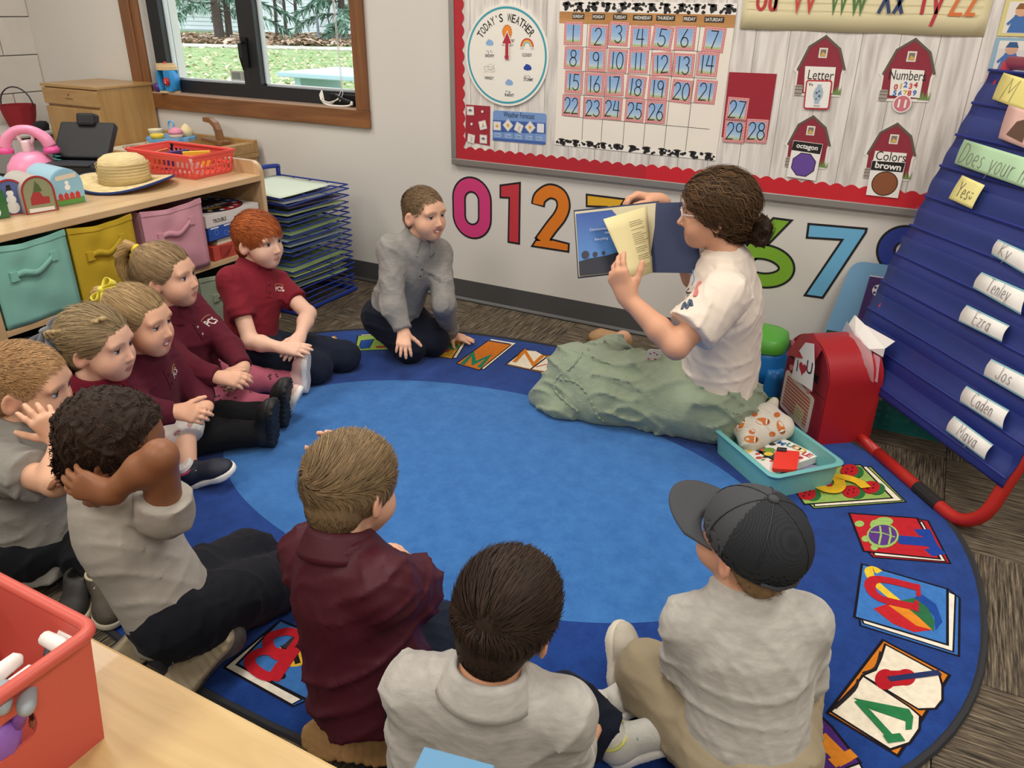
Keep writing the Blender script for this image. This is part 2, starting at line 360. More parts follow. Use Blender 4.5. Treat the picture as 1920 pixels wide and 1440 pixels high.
for i in range(-11, 6):
    for j in range(10):
        x = -1.28+.254+i*TS; y = WYB-.02-TS/2-j*TS
        if x < WXL+.2 or x > WXR: continue
        if proto is None: proto = tl.build('carpet_tile', m_cp, fl); ob = proto
        else: ob = proto.copy(); COL.objects.link(ob)
        place(ob, Vector((x, y, -.006)), fl); ob.rotation_euler.z = (i+j) % 2*PI/2+PI*((i*7+j*3) % 2)
# ---------------------------------------------------------------- window
m_oak = wood('oak_trim', '#6f4526', '#8d5e37', .42, axis=0); m_oakv = wood('oak_trim_upright', '#6f4526', '#8d5e37', .42, axis=2)
m_blackf = mat('black_window_frame', '#1a1c21', .4)
win = struct(thing('window_1', 'black framed window in oak casing looking onto a lawn', 'window', ((OP[0]+OP[1])/2, WYB, OP[2])))
del win['category']
cw = .075
b = MB(); b.span((OP[0]-.135, WYB-.02, OP[2]-.078), (OP[1]+.072, WYB, OP[2]+.002), .004); b.build('sill_casing', m_oak, win)
b = MB(); b.span((OP[0]-.135, WYB-.02, OP[2]+.002), (OP[0]-.055, WYB, OP[3]+cw), .003); b.span((OP[0]-.055, WYB-.014, OP[2]+.002), (OP[0]+.0, WYB, OP[3]+cw), .003); b.build('casing', m_oakv, win)
b = MB(); b.span((OP[1]-.0, WYB-.02, OP[2]+.002), (OP[1]+.07, WYB, OP[3]+cw), .003); b.build('casing', m_oakv, win)
b = MB(); b.span((OP[0], WYB-.02, OP[3]), (OP[1], WYB, OP[3]+cw), .003); b.build('casing', m_oak, win)
b = MB(); b.span((OP[0]-.002, WYB-.018, OP[2]), (OP[1]+.002, WYB+.06, OP[2]+.008)); b.build('sill_board', mat('pale_sill', '#b59a86', .35), win)
y0, y1 = WYB+.045, WYB+.115
b = MB(); b.span((OP[0], y0, OP[2]+.004), (OP[0]+.085, y1, OP[3])); b.span((OP[1]-.028, y0, OP[2]+.004), (OP[1], y1, OP[3])); b.span((OP[0], y0, OP[3]-.06), (OP[1], y1, OP[3]))
b.span((OP[0], y0, OP[2]+.008), (OP[1], y1, OP[2]+.072)); b.span((-3.22, y0, OP[2]+.07), (-3.11, y1, OP[3]), .002); b.build('frame', m_blackf, win)
panes = ((OP[0]+.085, -3.22), (-3.11, OP[1]-.028)); gz0 = OP[2]+.072
m_glass = mat('window_glass', '#ffffff', .02, trans=1.0, spec=.4)
m_glass.node_tree.nodes['Principled BSDF'].inputs['IOR'].default_value = 1.02
for k, (xa, xb) in enumerate(panes):
    b = MB(); b.span((xa, y0+.045, gz0), (xb, y0+.049, OP[3]-.06)); b.build('pane', m_glass, win)
    b = MB(); b.span((xa, y0+.035, gz0), (xa+.008, y0+.06, OP[3]-.06)); b.span((xa, y0+.035, gz0), (xb, y0+.06, gz0+.008)); b.build('spacer', mat('spacer', '#c9cfd2', .3), win)
b = MB(); b.span((-3.205, y0-.012, 1.0), (-3.165, y0, 1.14), .004); b.tube([(-3.185, y0-.01, 1.12), (-3.185, y0-.04, 1.11), (-3.18, y0-.045, 1.05), (-3.178, y0-.035, .99)], [.008, .009, .009, .006], 8); b.build('handle', mat('black_metal', '#17181a', .35, metal=.4), win)
b = MB(); b.span((-2.66, y0-.014, OP[2]+.014), (-2.49, y0, OP[2]+.062), .005); b.tube([(-2.62, y0-.012, .9), (-2.56, y0-.03, .885), (-2.5, y0-.03, .872)], .008, 8); b.build('crank', mat('black_metal', '#17181a', .35, metal=.4), win)
b = MB(); Fg = frame((-3.36, y0+.044, gz0+.01), (1, 0, 0), (0, 0, 1)); b.poly(Fg, [(0, 0), (.13, 0), (.13, .05), (0, .05)]); b.use(1).poly(Fg, [(.01, .008), (.07, .008), (.07, .042), (.01, .042)], .0005); b.use(2)
for q in range(4): b.ribbon(Fg, [(.078, .012+q*.009), (.122, .012+q*.009)], .002, .0005)
b.build('sticker', [paint('#b9bdb6'), paint('#7f8784'), paint('#6d7371')], win)
# blind cords knotted on the sill
cords = thing('blind_cord', 'thin white blind cord hanging in the window and coiled on the sill', 'cord', (-2.6, y0-.02, OP[2]+.01))
m_cord = mat('white_cord', '#e9e7e1', .6)
b = MB(); b.tube([(-2.60, y0-.012, 1.92), (-2.585, y0-.012, 1.3), (-2.575, y0-.014, 1.0), (-2.57, y0-.02, .91), (-2.585, y0-.03, .875)], .0016, 5); b.tube([(-2.61, y0-.012, 1.92), (-2.59, y0-.012, 1.2), (-2.58, y0-.014, .93), (-2.6, y0-.03, .88)], .0016, 5); b.build('hanging_strand', m_cord, cords)
b = MB()
for k in range(4): b.tube(smoothpath([(-2.60+.003*k, y0-.03, .885), (-2.64, y0-.035-.003*k, .858+.004*k), (-2.68-.006*k, y0-.035, .862+.006*k), (-2.705+.004*k, y0-.03, .895-.004*k), (-2.70, y0-.02, .915)]), .0022, 5)
b.build('loop', m_cord, cords)
b = MB(); b.tube(smoothpath([(-2.70, y0-.02, .917), (-2.685, y0-.03, .89), (-2.675, y0-.035, .865), (-2.64, y0-.045, .857), (-2.56, y0-.045, .857), (-2.52, y0-.04, .862), (-2.508, y0-.04, .872)]), .004, 6); b.lathe([(.001, 0), (.006, .003), (.007, .012), (.002, .02)], (-2.505, y0-.04, .862), n=8); b.build('pull_end', m_cord, cords)
# ---------------------------------------------------------------- outside the window
def grass_mat():
    m = mat('lawn', '#7f9a5e', .95, spec=.1); t = m.node_tree; bs = t.nodes['Principled BSDF']
    tc = t.nodes.new('ShaderNodeTexCoord'); n = t.nodes.new('ShaderNodeTexNoise'); n.inputs['Scale'].default_value = 3.5; n.inputs['Detail'].default_value = 8; n.inputs['Roughness'].default_value = .75
    r = t.nodes.new('ShaderNodeValToRGB'); cr = r.color_ramp; cr.elements[0].position = .35; cr.elements[0].color = C('#6c8652'); cr.elements[1].position = .68; cr.elements[1].color = C('#b9b694'); e = cr.elements.new(.52); e.color = C('#8fa672')
    t.links.new(tc.outputs['Object'], n.inputs['Vector']); t.links.new(n.outputs[0], r.inputs[0]); t.links.new(r.outputs[0], bs.inputs['Base Color']); return m
b = MB(); b.span((-60, WYB+T, -.12), (30, 60, -.02)); struct(b.build('ground', grass_mat()))
def scatter(name, n, fn, size, mats, label, cat):
    b = MB()
    for k in range(n):
        p = fn(); a = random.uniform(0, 2*PI); s = size*random.uniform(.6, 1.3); t = random.uniform(-.5, .5)
        u = Vector((math.cos(a), math.sin(a), t))*s; v_ = Vector((-math.sin(a), math.cos(a), random.uniform(-.5, .5)))*s*.6; p = Vector(p)
        b.use(random.randrange(len(mats))).add([p-u, p-v_*.8, p+u, p+v_+Vector((0, 0, s*.3))], [(0, 1, 2), (0, 2, 3)])
    o = b.build(name, mats); tag(o, label, cat); o['kind'] = 'stuff'; return o
lm = [paint('#9a7f66', .9), paint('#b59a80', .9), paint('#7b6450', .9), paint('#c4b09a', .9)]
def on_line(px0, px1, py0, py1):
    p = FZ(random.uniform(px0, px1), random.uniform(py0, py1), 0); return (p.x, p.y, random.uniform(-.02, .1))
scatter('leaf_litter', 3500, lambda: on_line(280, 680, 66, 86), .16, lm, 'band of brown fallen leaves along the edge of the lawn', 'leaves')
scatter('fallen_leaf', 1500, lambda: on_line(280, 680, 88, 175), .055, [paint('#c2b48f', .9), paint('#a8a276', .9), paint('#cfc6a6', .9)], 'pale fallen leaves scattered over the green lawn', 'leaves')
b = MB(); pa, pb = FZ(280, 85), FZ(690, 95); b.tube([pa+Vector((0, 0, -.03)), pb+Vector((0, 0, -.03))], .12, 6); struct(b.build('path', mat('kerb', '#b8b3ab', .9)))
m_bark = mat('bark', '#5b5048', .95, var=.25, vscale=20); m_need = [mat('spruce_needles', '#6f8f7a', .9), mat('spruce_needles_dark', '#3d5a48', .9), mat('spruce_needles_pale', '#8fae9c', .9)]
def spruce(base, h, r, label, z0=.6, n=1500, droop=.35):
    base = Vector(base); t_ = thing('spruce_tree', label, 'tree', base, 'spruce trees outside the window')
    b = MB(); b.tube([base, base+Vector((0, 0, h*.5)), base+Vector((0, 0, h))], [r*.055, r*.035, .02], 8); b.build('trunk', m_bark, t_)
    b = MB(); nb = 46; B2 = MB()
    for k in range(nb):
        z = z0+(h-z0)*(k/nb)**1.1; L = r*(1-(z-z0)/(h-z0+.01))*random.uniform(.75, 1.1)+.2; a = k*2.4+random.uniform(-.3, .3); d = Vector((math.cos(a), math.sin(a), 0))
        pts = [base+Vector((0, 0, z))+d*(L*q)+Vector((0, 0, -droop*L*q*q+.12*L*q)) for q in (0, .35, .7, 1)]
        b.tube(pts, [.04, .03, .02, .006], 5)
        for q in range(int(n/nb)):
            u = random.uniform(.15, 1); p = base+Vector((0, 0, z))+d*(L*u)+Vector((0, 0, -droop*L*u*u+.12*L*u)); sd = d.cross(Vector((0, 0, 1)))
            e = p+sd*random.uniform(-1, 1)*.4*(1.1-u*.6)+d*random.uniform(0, .3)+Vector((0, 0, random.uniform(-.45, .05))); wv = Vector((random.uniform(-.03, .03), random.uniform(-.03, .03), .028))
            B2.use(random.randrange(3)).add([p-wv, p+wv, e+wv*.3, e-wv*.6], [(0, 1, 2, 3)])
    b.build('branches', m_bark, t_); o = B2.build('needles', m_need, t_); o['kind'] = 'stuff'
spruce(FZ(413, 77), 9, 3.3, 'tall blue-green spruce tree seen through the left window pane', 1.0, 6500)
spruce(FZ(645, 76), 8, 2.6, 'dense spruce tree at the right edge of the right window pane', .4, 6000)
spruce(FZ(330, 60), 9, 2.4, 'far spruce tree behind the left window pane', 1.4, 3000)
def sapling(px, py, h, label):
    p = FZ(px, py); t_ = thing('bare_sapling', label, 'tree', p, 'bare saplings outside the window'); b = MB()
    b.tube([p, p+Vector((.1, 0, h*.5)), p+Vector((.05, 0, h))], [.07, .05, .015], 6); b.build('trunk', m_bark, t_); b = MB()
    for k in range(14):
        z = h*random.uniform(.15, .9); a = random.uniform(0, 6.28); L = random.uniform(.5, 1.3); q = p+Vector((.08, 0, z)); d = Vector((math.cos(a), math.sin(a), .8))*L
        b.tube([q, q+d*.5+Vector((0, 0, -.05)), q+d], [.02, .014, .004], 4)
    b.build('branches', m_bark, t_)
for px, py, h, lb in ((434, 74, 5, 'thin bare sapling just left of the black window mullion'), (520, 72, 4.5, 'bare sapling in front of the white house, left'), (537, 71, 5, 'bare sapling in front of the white house, middle'), (558, 71, 6, 'straight bare sapling in front of the white house, right'), (428, 76, 4, 'leaning bare sapling beside the spruce trunk')): sapling(px, py, h, lb)
def house(px, py, wid, hgt, label, roofc, xsh=0, gable=True, boards=14):
    p = FZ(px, py); t_ = thing('white_house', label, 'house', p); y = p.y+1.0
    b = MB(); b.span((p.x-wid/2, y, -.02), (p.x+wid/2, y+6, hgt)); b.build('wall', mat('house_wall', '#cfd6da', .8), t_)
    bo = MB(); bo.box((0, 0, .08), (wid+.05, .05, .155), R=Matrix.Rotation(-.12, 3, 'X')); pr = None
    for k in range(boards):
        if pr is None: pr = bo.build('siding_board', mat('white_siding', '#dfe6ea', .6), t_); o = pr
        else: o = pr.copy(); COL.objects.link(o)
        place(o, Vector((p.x, y-.02, .05+k*hgt/boards)), t_)
    F = frame((p.x, y, hgt), (1, 0, 0), (0, 0, 1)); b = MB()
    if gable:
        b.poly(F, [(-wid/2, 0), (wid/2, 0), (0, wid*.3)], -6, 0); b.build('gable', mat('white_siding', '#dfe6ea', .6), t_)
        b = MB(); b.ribbon(F, [(-wid/2-.5, -.3), (0, wid*.3), (wid/2+.5, -.3)], .35, -6.2, thick=6.6); b.build('roof', mat(roofc[0], roofc[1], .8), t_)
    else:
        b.span((p.x-wid/2-.3, y-.4, hgt), (p.x+wid/2+.3, y+6, hgt+.25)); b.build('roof', mat(roofc[0], roofc[1], .8), t_)
house(542, 66, 5.2, 1.9, 'white clapboard house with a red gable roof behind the saplings', ('red_roof', '#a5544c'))
house(340, 58, 10, 1.5, 'long white house wall far behind the left spruce', ('grey_roof', '#8f949a'), gable=False, boards=8)
fn_ = thing('chain_link_fence', 'grey metal fence post and wire in front of the right spruce', 'fence', FZ(598, 78))
p = FZ(598, 76); b = MB(); b.tube([p, p+Vector((0, 0, 1.1))], .05, 8); b.build('post', mat('galvanised', '#9aa4ac', .5, metal=.6), fn_); b = MB(); q = FZ(690, 80)
for z in (.15, .5, .95): b.tube([p+Vector((0, 0, z)), q+Vector((0, 0, z))], .02, 4)
b.build('wire', mat('galvanised', '#9aa4ac', .5, metal=.6), fn_)
pt = thing('outdoor_table', 'pale blue outdoor table just outside the right window pane', 'table', (-5.6, 7.4, 0))
b = MB(); b.box((-5.55, 7.35, .60), (1.9, 1.0, .05), bev=.01); b.build('table_top', mat('pale_blue_plastic', '#a9c3cc', .5), pt)
for sx in (-.8, .8): b = MB(); b.box((-5.55+sx, 7.35, .288), (.08, .7, .575)); b.build('leg', mat('pale_blue_plastic', '#a9c3cc', .5), pt)
# ================================================================ bulletin board and everything pinned on the back wall
YB = WYB-.019
FW = frame((0, 0, 0), (1, 0, 0), (0, 0, 1))          # wall drawing plane: a = x, b = z, c = -y
def wl_(px, py, y=YB): p = WY(px, py, y); return (p.x, p.z)
def W3(u, v, y=YB): return wl_(840+u/3.42857, v/3.42857, y)
def W4(u, v, y=YB): return wl_(1360+u/3.42857, v/3.42857, y)
def lay(k): return -(YB-.0006*k-.001)                # k-th sheet above the backing, as frame height c
RED = '#b3222f'; CREAM = '#efeae0'
bx0, bx1, bz0, bz1 = -1.935, 1.1, .648, 1.86
bd = thing('bulletin_board', 'large bulletin board with grey plank paper, red scalloped edge and silver frame', 'bulletin board', ((bx0+bx1)/2, WYB, bz0))
def plank_mat():
    m = mat('plank_paper', '#d9d4cf', .6); t = m.node_tree; bs = t.nodes['Principled BSDF']
    tc = t.nodes.new('ShaderNodeTexCoord'); sp = t.nodes.new('ShaderNodeSeparateXYZ'); t.links.new(tc.outputs['Object'], sp.inputs[0])
    m1 = t.nodes.new('ShaderNodeMath'); m1.operation = 'MULTIPLY'; m1.inputs[1].default_value = 1/.118; t.links.new(sp.outputs['X'], m1.inputs[0])
    fr = t.nodes.new('ShaderNodeMath'); fr.operation = 'FRACT'; t.links.new(m1.outputs[0], fr.inputs[0])
    lt = t.nodes.new('ShaderNodeMath'); lt.operation = 'LESS_THAN'; lt.inputs[1].default_value = .018; t.links.new(fr.outputs[0], lt.inputs[0])
    fl_ = t.nodes.new('ShaderNodeMath'); fl_.operation = 'FLOOR'; t.links.new(m1.outputs[0], fl_.inputs[0])
    mp = t.nodes.new('ShaderNodeMapping'); mp.inputs['Scale'].default_value = (26, 1, 2.4); t.links.new(tc.outputs['Object'], mp.inputs[0])
    n = t.nodes.new('ShaderNodeTexNoise'); n.inputs['Scale'].default_value = 1.6; n.inputs['Detail'].default_value = 8; n.inputs['Distortion'].default_value = .6; t.links.new(mp.outputs[0], n.inputs['Vector'])
    r = t.nodes.new('ShaderNodeValToRGB'); r.color_ramp.elements[0].position = .3; r.color_ramp.elements[0].color = C('#bfb9b4'); r.color_ramp.elements[1].position = .62; r.color_ramp.elements[1].color = C('#e6e2dd'); t.links.new(n.outputs[0], r.inputs[0])
    mx = t.nodes.new('ShaderNodeMix'); mx.data_type = 'RGBA'; mx.inputs[7].default_value = C('#8d8782'); t.links.new(lt.outputs[0], mx.inputs[0]); t.links.new(r.outputs[0], mx.inputs[6]); t.links.new(mx.outputs[2], bs.inputs['Base Color']); return m
b = MB(); b.span((bx0+.01, YB, bz0+.01), (bx1-.01, WYB-.001, bz1-.01)); b.build('backing', plank_mat(), bd)
m_alu = mat('silver_frame', '#a9a7a3', .35, metal=.7)
for nm, a, c_ in (('frame_rail', (bx0, bz0), (bx1, bz0+.028)), ('frame_rail', (bx0, bz1-.028), (bx1, bz1)), ('frame_stile', (bx0, bz0+.028), (bx0+.026, bz1-.028)), ('frame_stile', (bx1-.026, bz0+.028), (bx1, bz1-.028))):
    b = MB(); b.span((a[0], YB-.006, a[1]), (c_[0], WYB, c_[1]), .003); b.build(nm, m_alu, bd)
b = MB(); b.span((bx0+.014, YB-.0068, bz0+.008), (bx0+.04, YB-.006, bz0+.02)); b.build('maker_plate', mat('plate', '#7b7974', .4), bd)
def scallop(x0, x1, z, out, depth_, vertical=False, per=.05, k=1):
    n = max(2, int(abs(x1-x0)/per*10)); pts = []
    for i in range(n+1):
        u = x0+(x1-x0)*i/n; pts.append((u, z+out*(depth_-.012*(1-abs(math.sin(PI*(u-x0)/per))))))
    pts = [(x0, z)]+pts+[(x1, z)]
    return [(q, p) for p, q in pts] if vertical else pts
m_red1 = mat('red_border_paper', RED, .5); m_red2 = mat('red_border_paper_fresh', '#c8232f', .45)
xs = W3(1300, 1150)[0]
for x0, x1, mm, k in ((bx0+.024, xs, m_red1, 1), (xs-.02, bx1-.02, m_red2, 2)):
    b = MB(); b.poly(FW, scallop(x0, x1, bz0+.026, 1, .058 if mm is m_red1 else .062), lay(k)-.0008, lay(k)); b.build('scalloped_border', mm, bd)
b = MB(); b.poly(FW, scallop(bz0+.03, bz1-.03, bx0+.024, 1, .05, True), lay(1)-.0008, lay(1)+.0003); b.build('scalloped_border', m_red1, bd)
# ---- weather wheel
wx, wz, wr = -1.655, 1.112, .195
ww = thing('weather_chart', "round white weather dial with teal ring and red arrow", 'weather chart', (wx, YB, wz-wr))
b = MB(); b.disc(FW, wx, wz, wr, c=lay(0), n=64, thick=.008); b.build('dial', mat('white_board', '#efece3', .5), ww)
L0 = lay(0)+.008
b = MB(); b.disc(FW, wx, wz, wr*.955, c=L0+.0004, n=64, hole=.955); b.build('ring', paint('#3f9fb2'), ww)
b = MB(); s_ = "TODAY'S WEATHER"; 
for i, ch in enumerate(s_):
    if ch == ' ': continue
    a = math.radians(147-(147-38)*i/(len(s_)-1)); R_ = wr*.745
    hh = .031 if ch != "'" else .01; rr = R_ if ch != "'" else R_+.01
    b.text(FW, ch, hh, wx+rr*math.cos(a), wz+rr*math.sin(a), L0+.0006, bold=.012, rot=a-PI/2, w_=(None if ch in "'" else .0165 if ch not in 'WT' else .02))
b.build('lettering', paint('#1b1b1d'), ww)
def icon_at(u, v): return W3(u, v)
def cloud(bm_, x, z, s, c=L0+.0005):
    for dx, dz, r in ((-.5, 0, .42), (.5, 0, .42), (-.15, .32, .46), (.3, .25, .4), (0, -.05, .45)): bm_.disc(FW, x+dx*s, z+dz*s, r*s, c=c+.00002*random.random(), n=14)
def drop_row(x, z, s, n=7):
    drops = MB()
    for k in range(n): drops.disc(FW, x+random.uniform(-.8, .8)*s, z+random.uniform(-.35, .1)*s, .002, .0028, c=L0+.0006, n=6)
    o = drops.build('drops', paint('#8d97a8'), ww); o['kind'] = 'stuff'
for (u, v, col, txt, tu, tv) in ((275, 278, '#8fb2dc', 'SNOWY', 275, 358), (515, 290, '#d5d3cf', 'CLOUDY', 515, 353), (272, 450, '#eeeade', 'WINDY', 271, 501), (518, 437, '#1c3fa0', 'STORMY', 524, 511), (400, 533, '#8aaed8', 'RAINY', 402, 610)):
    x, z = icon_at(u, v); s = .02
    cb = MB(); 
    if txt == 'WINDY':
        for q in range(3): cb.ribbon(FW, [(x-.028, z+.012-q*.01), (x+.01, z+.013-q*.01), (x+.026, z+.02-q*.012), (x+.02, z+.028-q*.012)], .0014, L0+.0006)
        for dx, dz, r in ((-.012, .006, .012), (.006, .012, .013), (.018, .002, .01)): cb.disc(FW, x+dx, z+dz, r, c=L0+.0006, n=16, hole=.9)
        cb.build('wind_icon', paint('#c9c5bb'), ww)
    elif txt == 'CLOUDY':
        for q, cc in enumerate(('#c23a3a', '#e08a3c', '#e8c85a', '#7fb0d8')): cb.use(q).ribbon(FW, arc(x, z-.006, .028-q*.0045, .03-q*.0045, 0, 180, 14), .0046, L0+.0005)
        cb.use(4); cloud(cb, x-.024, z-.012, .009, L0+.0007); cloud(cb, x+.024, z-.012, .009, L0+.0007)
        cb.build('rainbow_icon', [paint(c_) for c_ in ('#c23a3a', '#e08a3c', '#e8c85a', '#7fb0d8', '#cfcdc9')], ww)
    else:
        cloud(cb, x, z, s); cb.build('cloud_icon', paint(col), ww); drop_row(x, z-.03, .02)
    tx, tz = icon_at(tu, tv); labels = MB(); labels.text(FW, txt, .0125, tx, tz, L0+.0006, bold=.02, w_=.044); labels.build('caption', paint('#2a2a2c'), ww)
x, z = icon_at(418, 262); labels = MB(); labels.text(FW, 'SUNNY', .0125, x-.008, z, L0+.0006, bold=.02, w_=.04); labels.build('caption', paint('#2a2a2c'), ww)
x, z = icon_at(387, 205); b = MB(); b.disc(FW, x, z, .0215, .026, c=L0+.0005, n=24); 
for k in range(16): a = k*PI/8; b.poly(FW, [(x+.02*math.cos(a-.12), z+.024*math.sin(a-.12)), (x+.0265*math.cos(a), z+.03*math.sin(a)), (x+.02*math.cos(a+.12), z+.024*math.sin(a+.12))], L0+.0005)
b.build('sun_icon', paint('#e88b2e'), ww)
def arrow_pts(x, z, s, g=0): return [(x-.007*s-g, z-g), (x+.008*s+g, z-g), (x+.008*s+g, z+.055*s-g), (x+.022*s+g*1.6, z+.055*s-g), (x+.001*s, z+.098*s+g*2), (x-.021*s-g*1.6, z+.055*s-g), (x-.007*s-g, z+.055*s-g)]
ax_, az_ = icon_at(388, 372); b = MB(); b.use(0).poly(FW, arrow_pts(ax_, az_, 1, .003), L0+.004, L0+.006); b.use(1).poly(FW, arrow_pts(ax_, az_, 1), L0+.0062); b.disc(FW, ax_, az_+.004, .01, c=L0+.0063, n=16); b.build('arrow', [paint('#f2efe8'), paint('#b0283a')], ww)
# ---- calendar
cal = thing('calendar_chart', 'cream classroom calendar sheet with cow print strips and weekday header', 'calendar', (W3(1200, 950)[0], YB, W3(1200, 980)[1]))
cTL, cTR, cBR, cBL = W3(722, 6), W3(1862, 22), W3(1722, 1032), W3(688, 928)
def cq(s, t):  # sheet coordinates, s to the right, t down
    a = [cTL[i]+(cTR[i]-cTL[i])*s for i in (0, 1)]; c_ = [cBL[i]+(cBR[i]-cBL[i])*s for i in (0, 1)]; return (a[0]+(c_[0]-a[0])*t, a[1]+(c_[1]-a[1])*t)
b = MB(); b.poly(FW, [cTL, cTR, cBR, cBL], lay(0)-.0005, lay(2)); b.build('sheet', mat('calendar_paper', '#ece6da', .6, var=.02, vscale=6), cal)
def strip(t0, t1, k): return [cq(0, t0), cq(1, t0), cq(1, t1), cq(0, t1)]
b = MB(); b.poly(FW, strip(.068, .145, 3), lay(3)); b.build('wooden_header', wood('printed_wood', '#b07c46', '#c8985e', .6, axis=0, coat=0), cal)
for k, d in enumerate(('SUNDAY', 'MONDAY', 'TUESDAY', 'WEDNESDAY', 'THURSDAY', 'FRIDAY', 'SATURDAY')):
    x, z = W3(*((840, 105), (970, 108), (1108, 110), (1253, 114), (1401, 116), (1556, 122), (1713, 126))[k]); wd = (.05, .052, .056, .076, .072, .05, .072)[k]
    hd = MB(); hw = MB(); hd.poly(FW, [(x-wd/2, z-.0095), (x+wd/2, z-.0095), (x+wd/2, z+.0095), (x-wd/2, z+.0095)], lay(4)); hw.text(FW, d, .0115, x, z, lay(4)+.0003, w_=wd*.88, bold=.02)
    o = hd.build('weekday_tab', paint('#241f1c'), cal); hw.build('weekday', paint('#e9e4da'), o)
for (t0, t1) in ((0.0, .068), (.957, 1.0)):
    b = MB(); b.use(0).poly(FW, strip(t0, t1, 3), lay(3)); b.use(1)
    nS = 12 if t0 < .5 else 11
    for k in range(nS):
        for q in range(9):
            s = (k+.5+random.uniform(-.5, .5))/nS; t = t0+(t1-t0)*random.uniform(.12, .88)
            x, z = cq(min(.99, max(.01, s)), t); r = random.uniform(.004, .0085)
            n = 7; b.poly(FW, [(x+r*random.uniform(.7, 1.25)*math.cos(2*PI*j/n), z+r*random.uniform(.6, 1.1)*math.sin(2*PI*j/n)) for j in range(n)], lay(3)+.0003+.00001*q)
        x, z = cq((k+.5)/nS, t0+(t1-t0)*.5); h_ = (t1-t0)*.42
        b.disc(FW, x, z, .010, .014 if t0 < .5 else .009, c=lay(3)+.0005, n=12); b.poly(FW, [(x-.018, z+.012), (x-.006, z+.016), (x+.006, z+.016), (x+.018, z+.012), (x, z+.004)], lay(3)+.0005)
    b.build('cow_print_strip', [paint('#efece6'), paint('#1c1a1a')], cal)
b = MB()
for a, c_ in (((765, 297), (1757, 335)), ((760, 452), (1727, 507)), ((750, 603), (1707, 670)), ((745, 745), (1682, 830)), ((900, 150), (862, 900)), ((1037, 155), (985, 910)), ((1183, 160), (1125, 925)), ((1328, 163), (1255, 945)), ((1472, 165), (1390, 955)), ((1623, 170), (1527, 970))): b = MB(); b.ribbon(FW, [W3(*a), W3(*c_)], .0018, lay(3)); b.build('grid_line', paint('#55504c'), cal)
b = MB(); x, z = W3(1105, 60); b.lathe([(.006, 0), (.011, .004), (.009, .01), (.004, .012)], (x, YB-.004, z), (0, -1, 0), 14); b.build('push_pin', mat('clear_pin', '#b9b9bb', .2, metal=.5), cal)
# ---- number cards
def gingham():
    m = mat('gingham_print', '#b8283a', .55); t = m.node_tree; bs = t.nodes['Principled BSDF']; tc = t.nodes.new('ShaderNodeTexCoord'); mp = t.nodes.new('ShaderNodeMapping'); mp.inputs['Rotation'].default_value = (0, PI/4, 0); mp.inputs['Location'].default_value = (.5, .5, .5)
    ck = t.nodes.new('ShaderNodeTexChecker'); ck.inputs['Scale'].default_value = 260; ck.inputs['Color1'].default_value = C('#c0303f'); ck.inputs['Color2'].default_value = C('#e9c9c6'); t.links.new(tc.outputs['Object'], mp.inputs[0]); t.links.new(mp.outputs[0], ck.inputs['Vector']); t.links.new(ck.outputs[0], bs.inputs['Base Color']); return m
def meadow():
    m = mat('meadow_print', '#8fb4dc', .55); t = m.node_tree; bs = t.nodes['Principled BSDF']; tc = t.nodes.new('ShaderNodeTexCoord'); sp = t.nodes.new('ShaderNodeSeparateXYZ'); t.links.new(tc.outputs['Object'], sp.inputs[0])
    n = t.nodes.new('ShaderNodeTexNoise'); n.inputs['Scale'].default_value = 28; t.links.new(tc.outputs['Object'], n.inputs['Vector'])
    ml = t.nodes.new('ShaderNodeMath'); ml.operation = 'MULTIPLY_ADD'; ml.inputs[1].default_value = .02; t.links.new(n.outputs[0], ml.inputs[0]); t.links.new(sp.outputs['Z'], ml.inputs[2])
    mr = t.nodes.new('ShaderNodeMapRange'); mr.inputs[1].default_value = .0; mr.inputs[2].default_value = .075; t.links.new(ml.outputs[0], mr.inputs[0])
    r = t.nodes.new('ShaderNodeValToRGB'); cr = r.color_ramp; cr.elements[0].color = C('#7fa348'); cr.elements[1].color = C('#8ab0dc'); cr.elements[1].position = .9
    e = cr.elements.new(.3); e.color = C('#a9bd72'); e = cr.elements.new(.42); e.color = C('#bcd0d6'); e = cr.elements.new(.6); e.color = C('#9dbfe2'); t.links.new(mr.outputs[0], r.inputs[0]); t.links.new(r.outputs[0], bs.inputs['Base Color']); return m
m_ging, m_mead = gingham(), meadow()
CP = {1: (808, 215), 2: (966, 235), 3: (1097, 218), 4: (1240, 243), 5: (1373, 243), 6: (1525, 245), 7: (1707, 255), 8: (807, 373), 9: (955, 387), 10: (1090, 390), 11: (1226, 395), 12: (1382, 412), 13: (1515, 420), 14: (1668, 413), 15: (810, 528), 16: (946, 540), 17: (1073, 545), 18: (1205, 560), 19: (1351, 570), 20: (1500, 587), 21: (1655, 590), 22: (793, 678), 23: (933, 695), 24: (1058, 698), 25: (1200, 712), 26: (1338, 720)}
ROT = {1: 0, 2: -.02, 3: -.03, 4: .02, 5: -.1, 6: .0, 7: -.05, 12: .07, 17: .05, 10: -.02, 18: -.06, 20: -.05, 21: -.03, 24: -.02}
cw_, chh = .079, .084
pb = MB(); pb.span((-cw_/2, -.001, 0), (cw_/2, 0, chh)); pi_ = MB(); Fz = frame((0, -.0012, 0), (1, 0, 0), (0, 0, 1)); pi_.poly(Fz, [(-cw_/2+.0105, .0115), (cw_/2-.0105, .0115), (cw_/2-.0105, chh-.0105), (-cw_/2+.0105, chh-.0105)])
base_me = inner_me = None
NUMW = ['zero', 'one', 'two', 'three', 'four', 'five', 'six', 'seven', 'eight', 'nine', 'ten', 'eleven', 'twelve', 'thirteen', 'fourteen', 'fifteen', 'sixteen', 'seventeen', 'eighteen', 'nineteen', 'twenty']+['twenty-'+w for w in ('one', 'two', 'three', 'four', 'five', 'six', 'seven', 'eight', 'nine')]
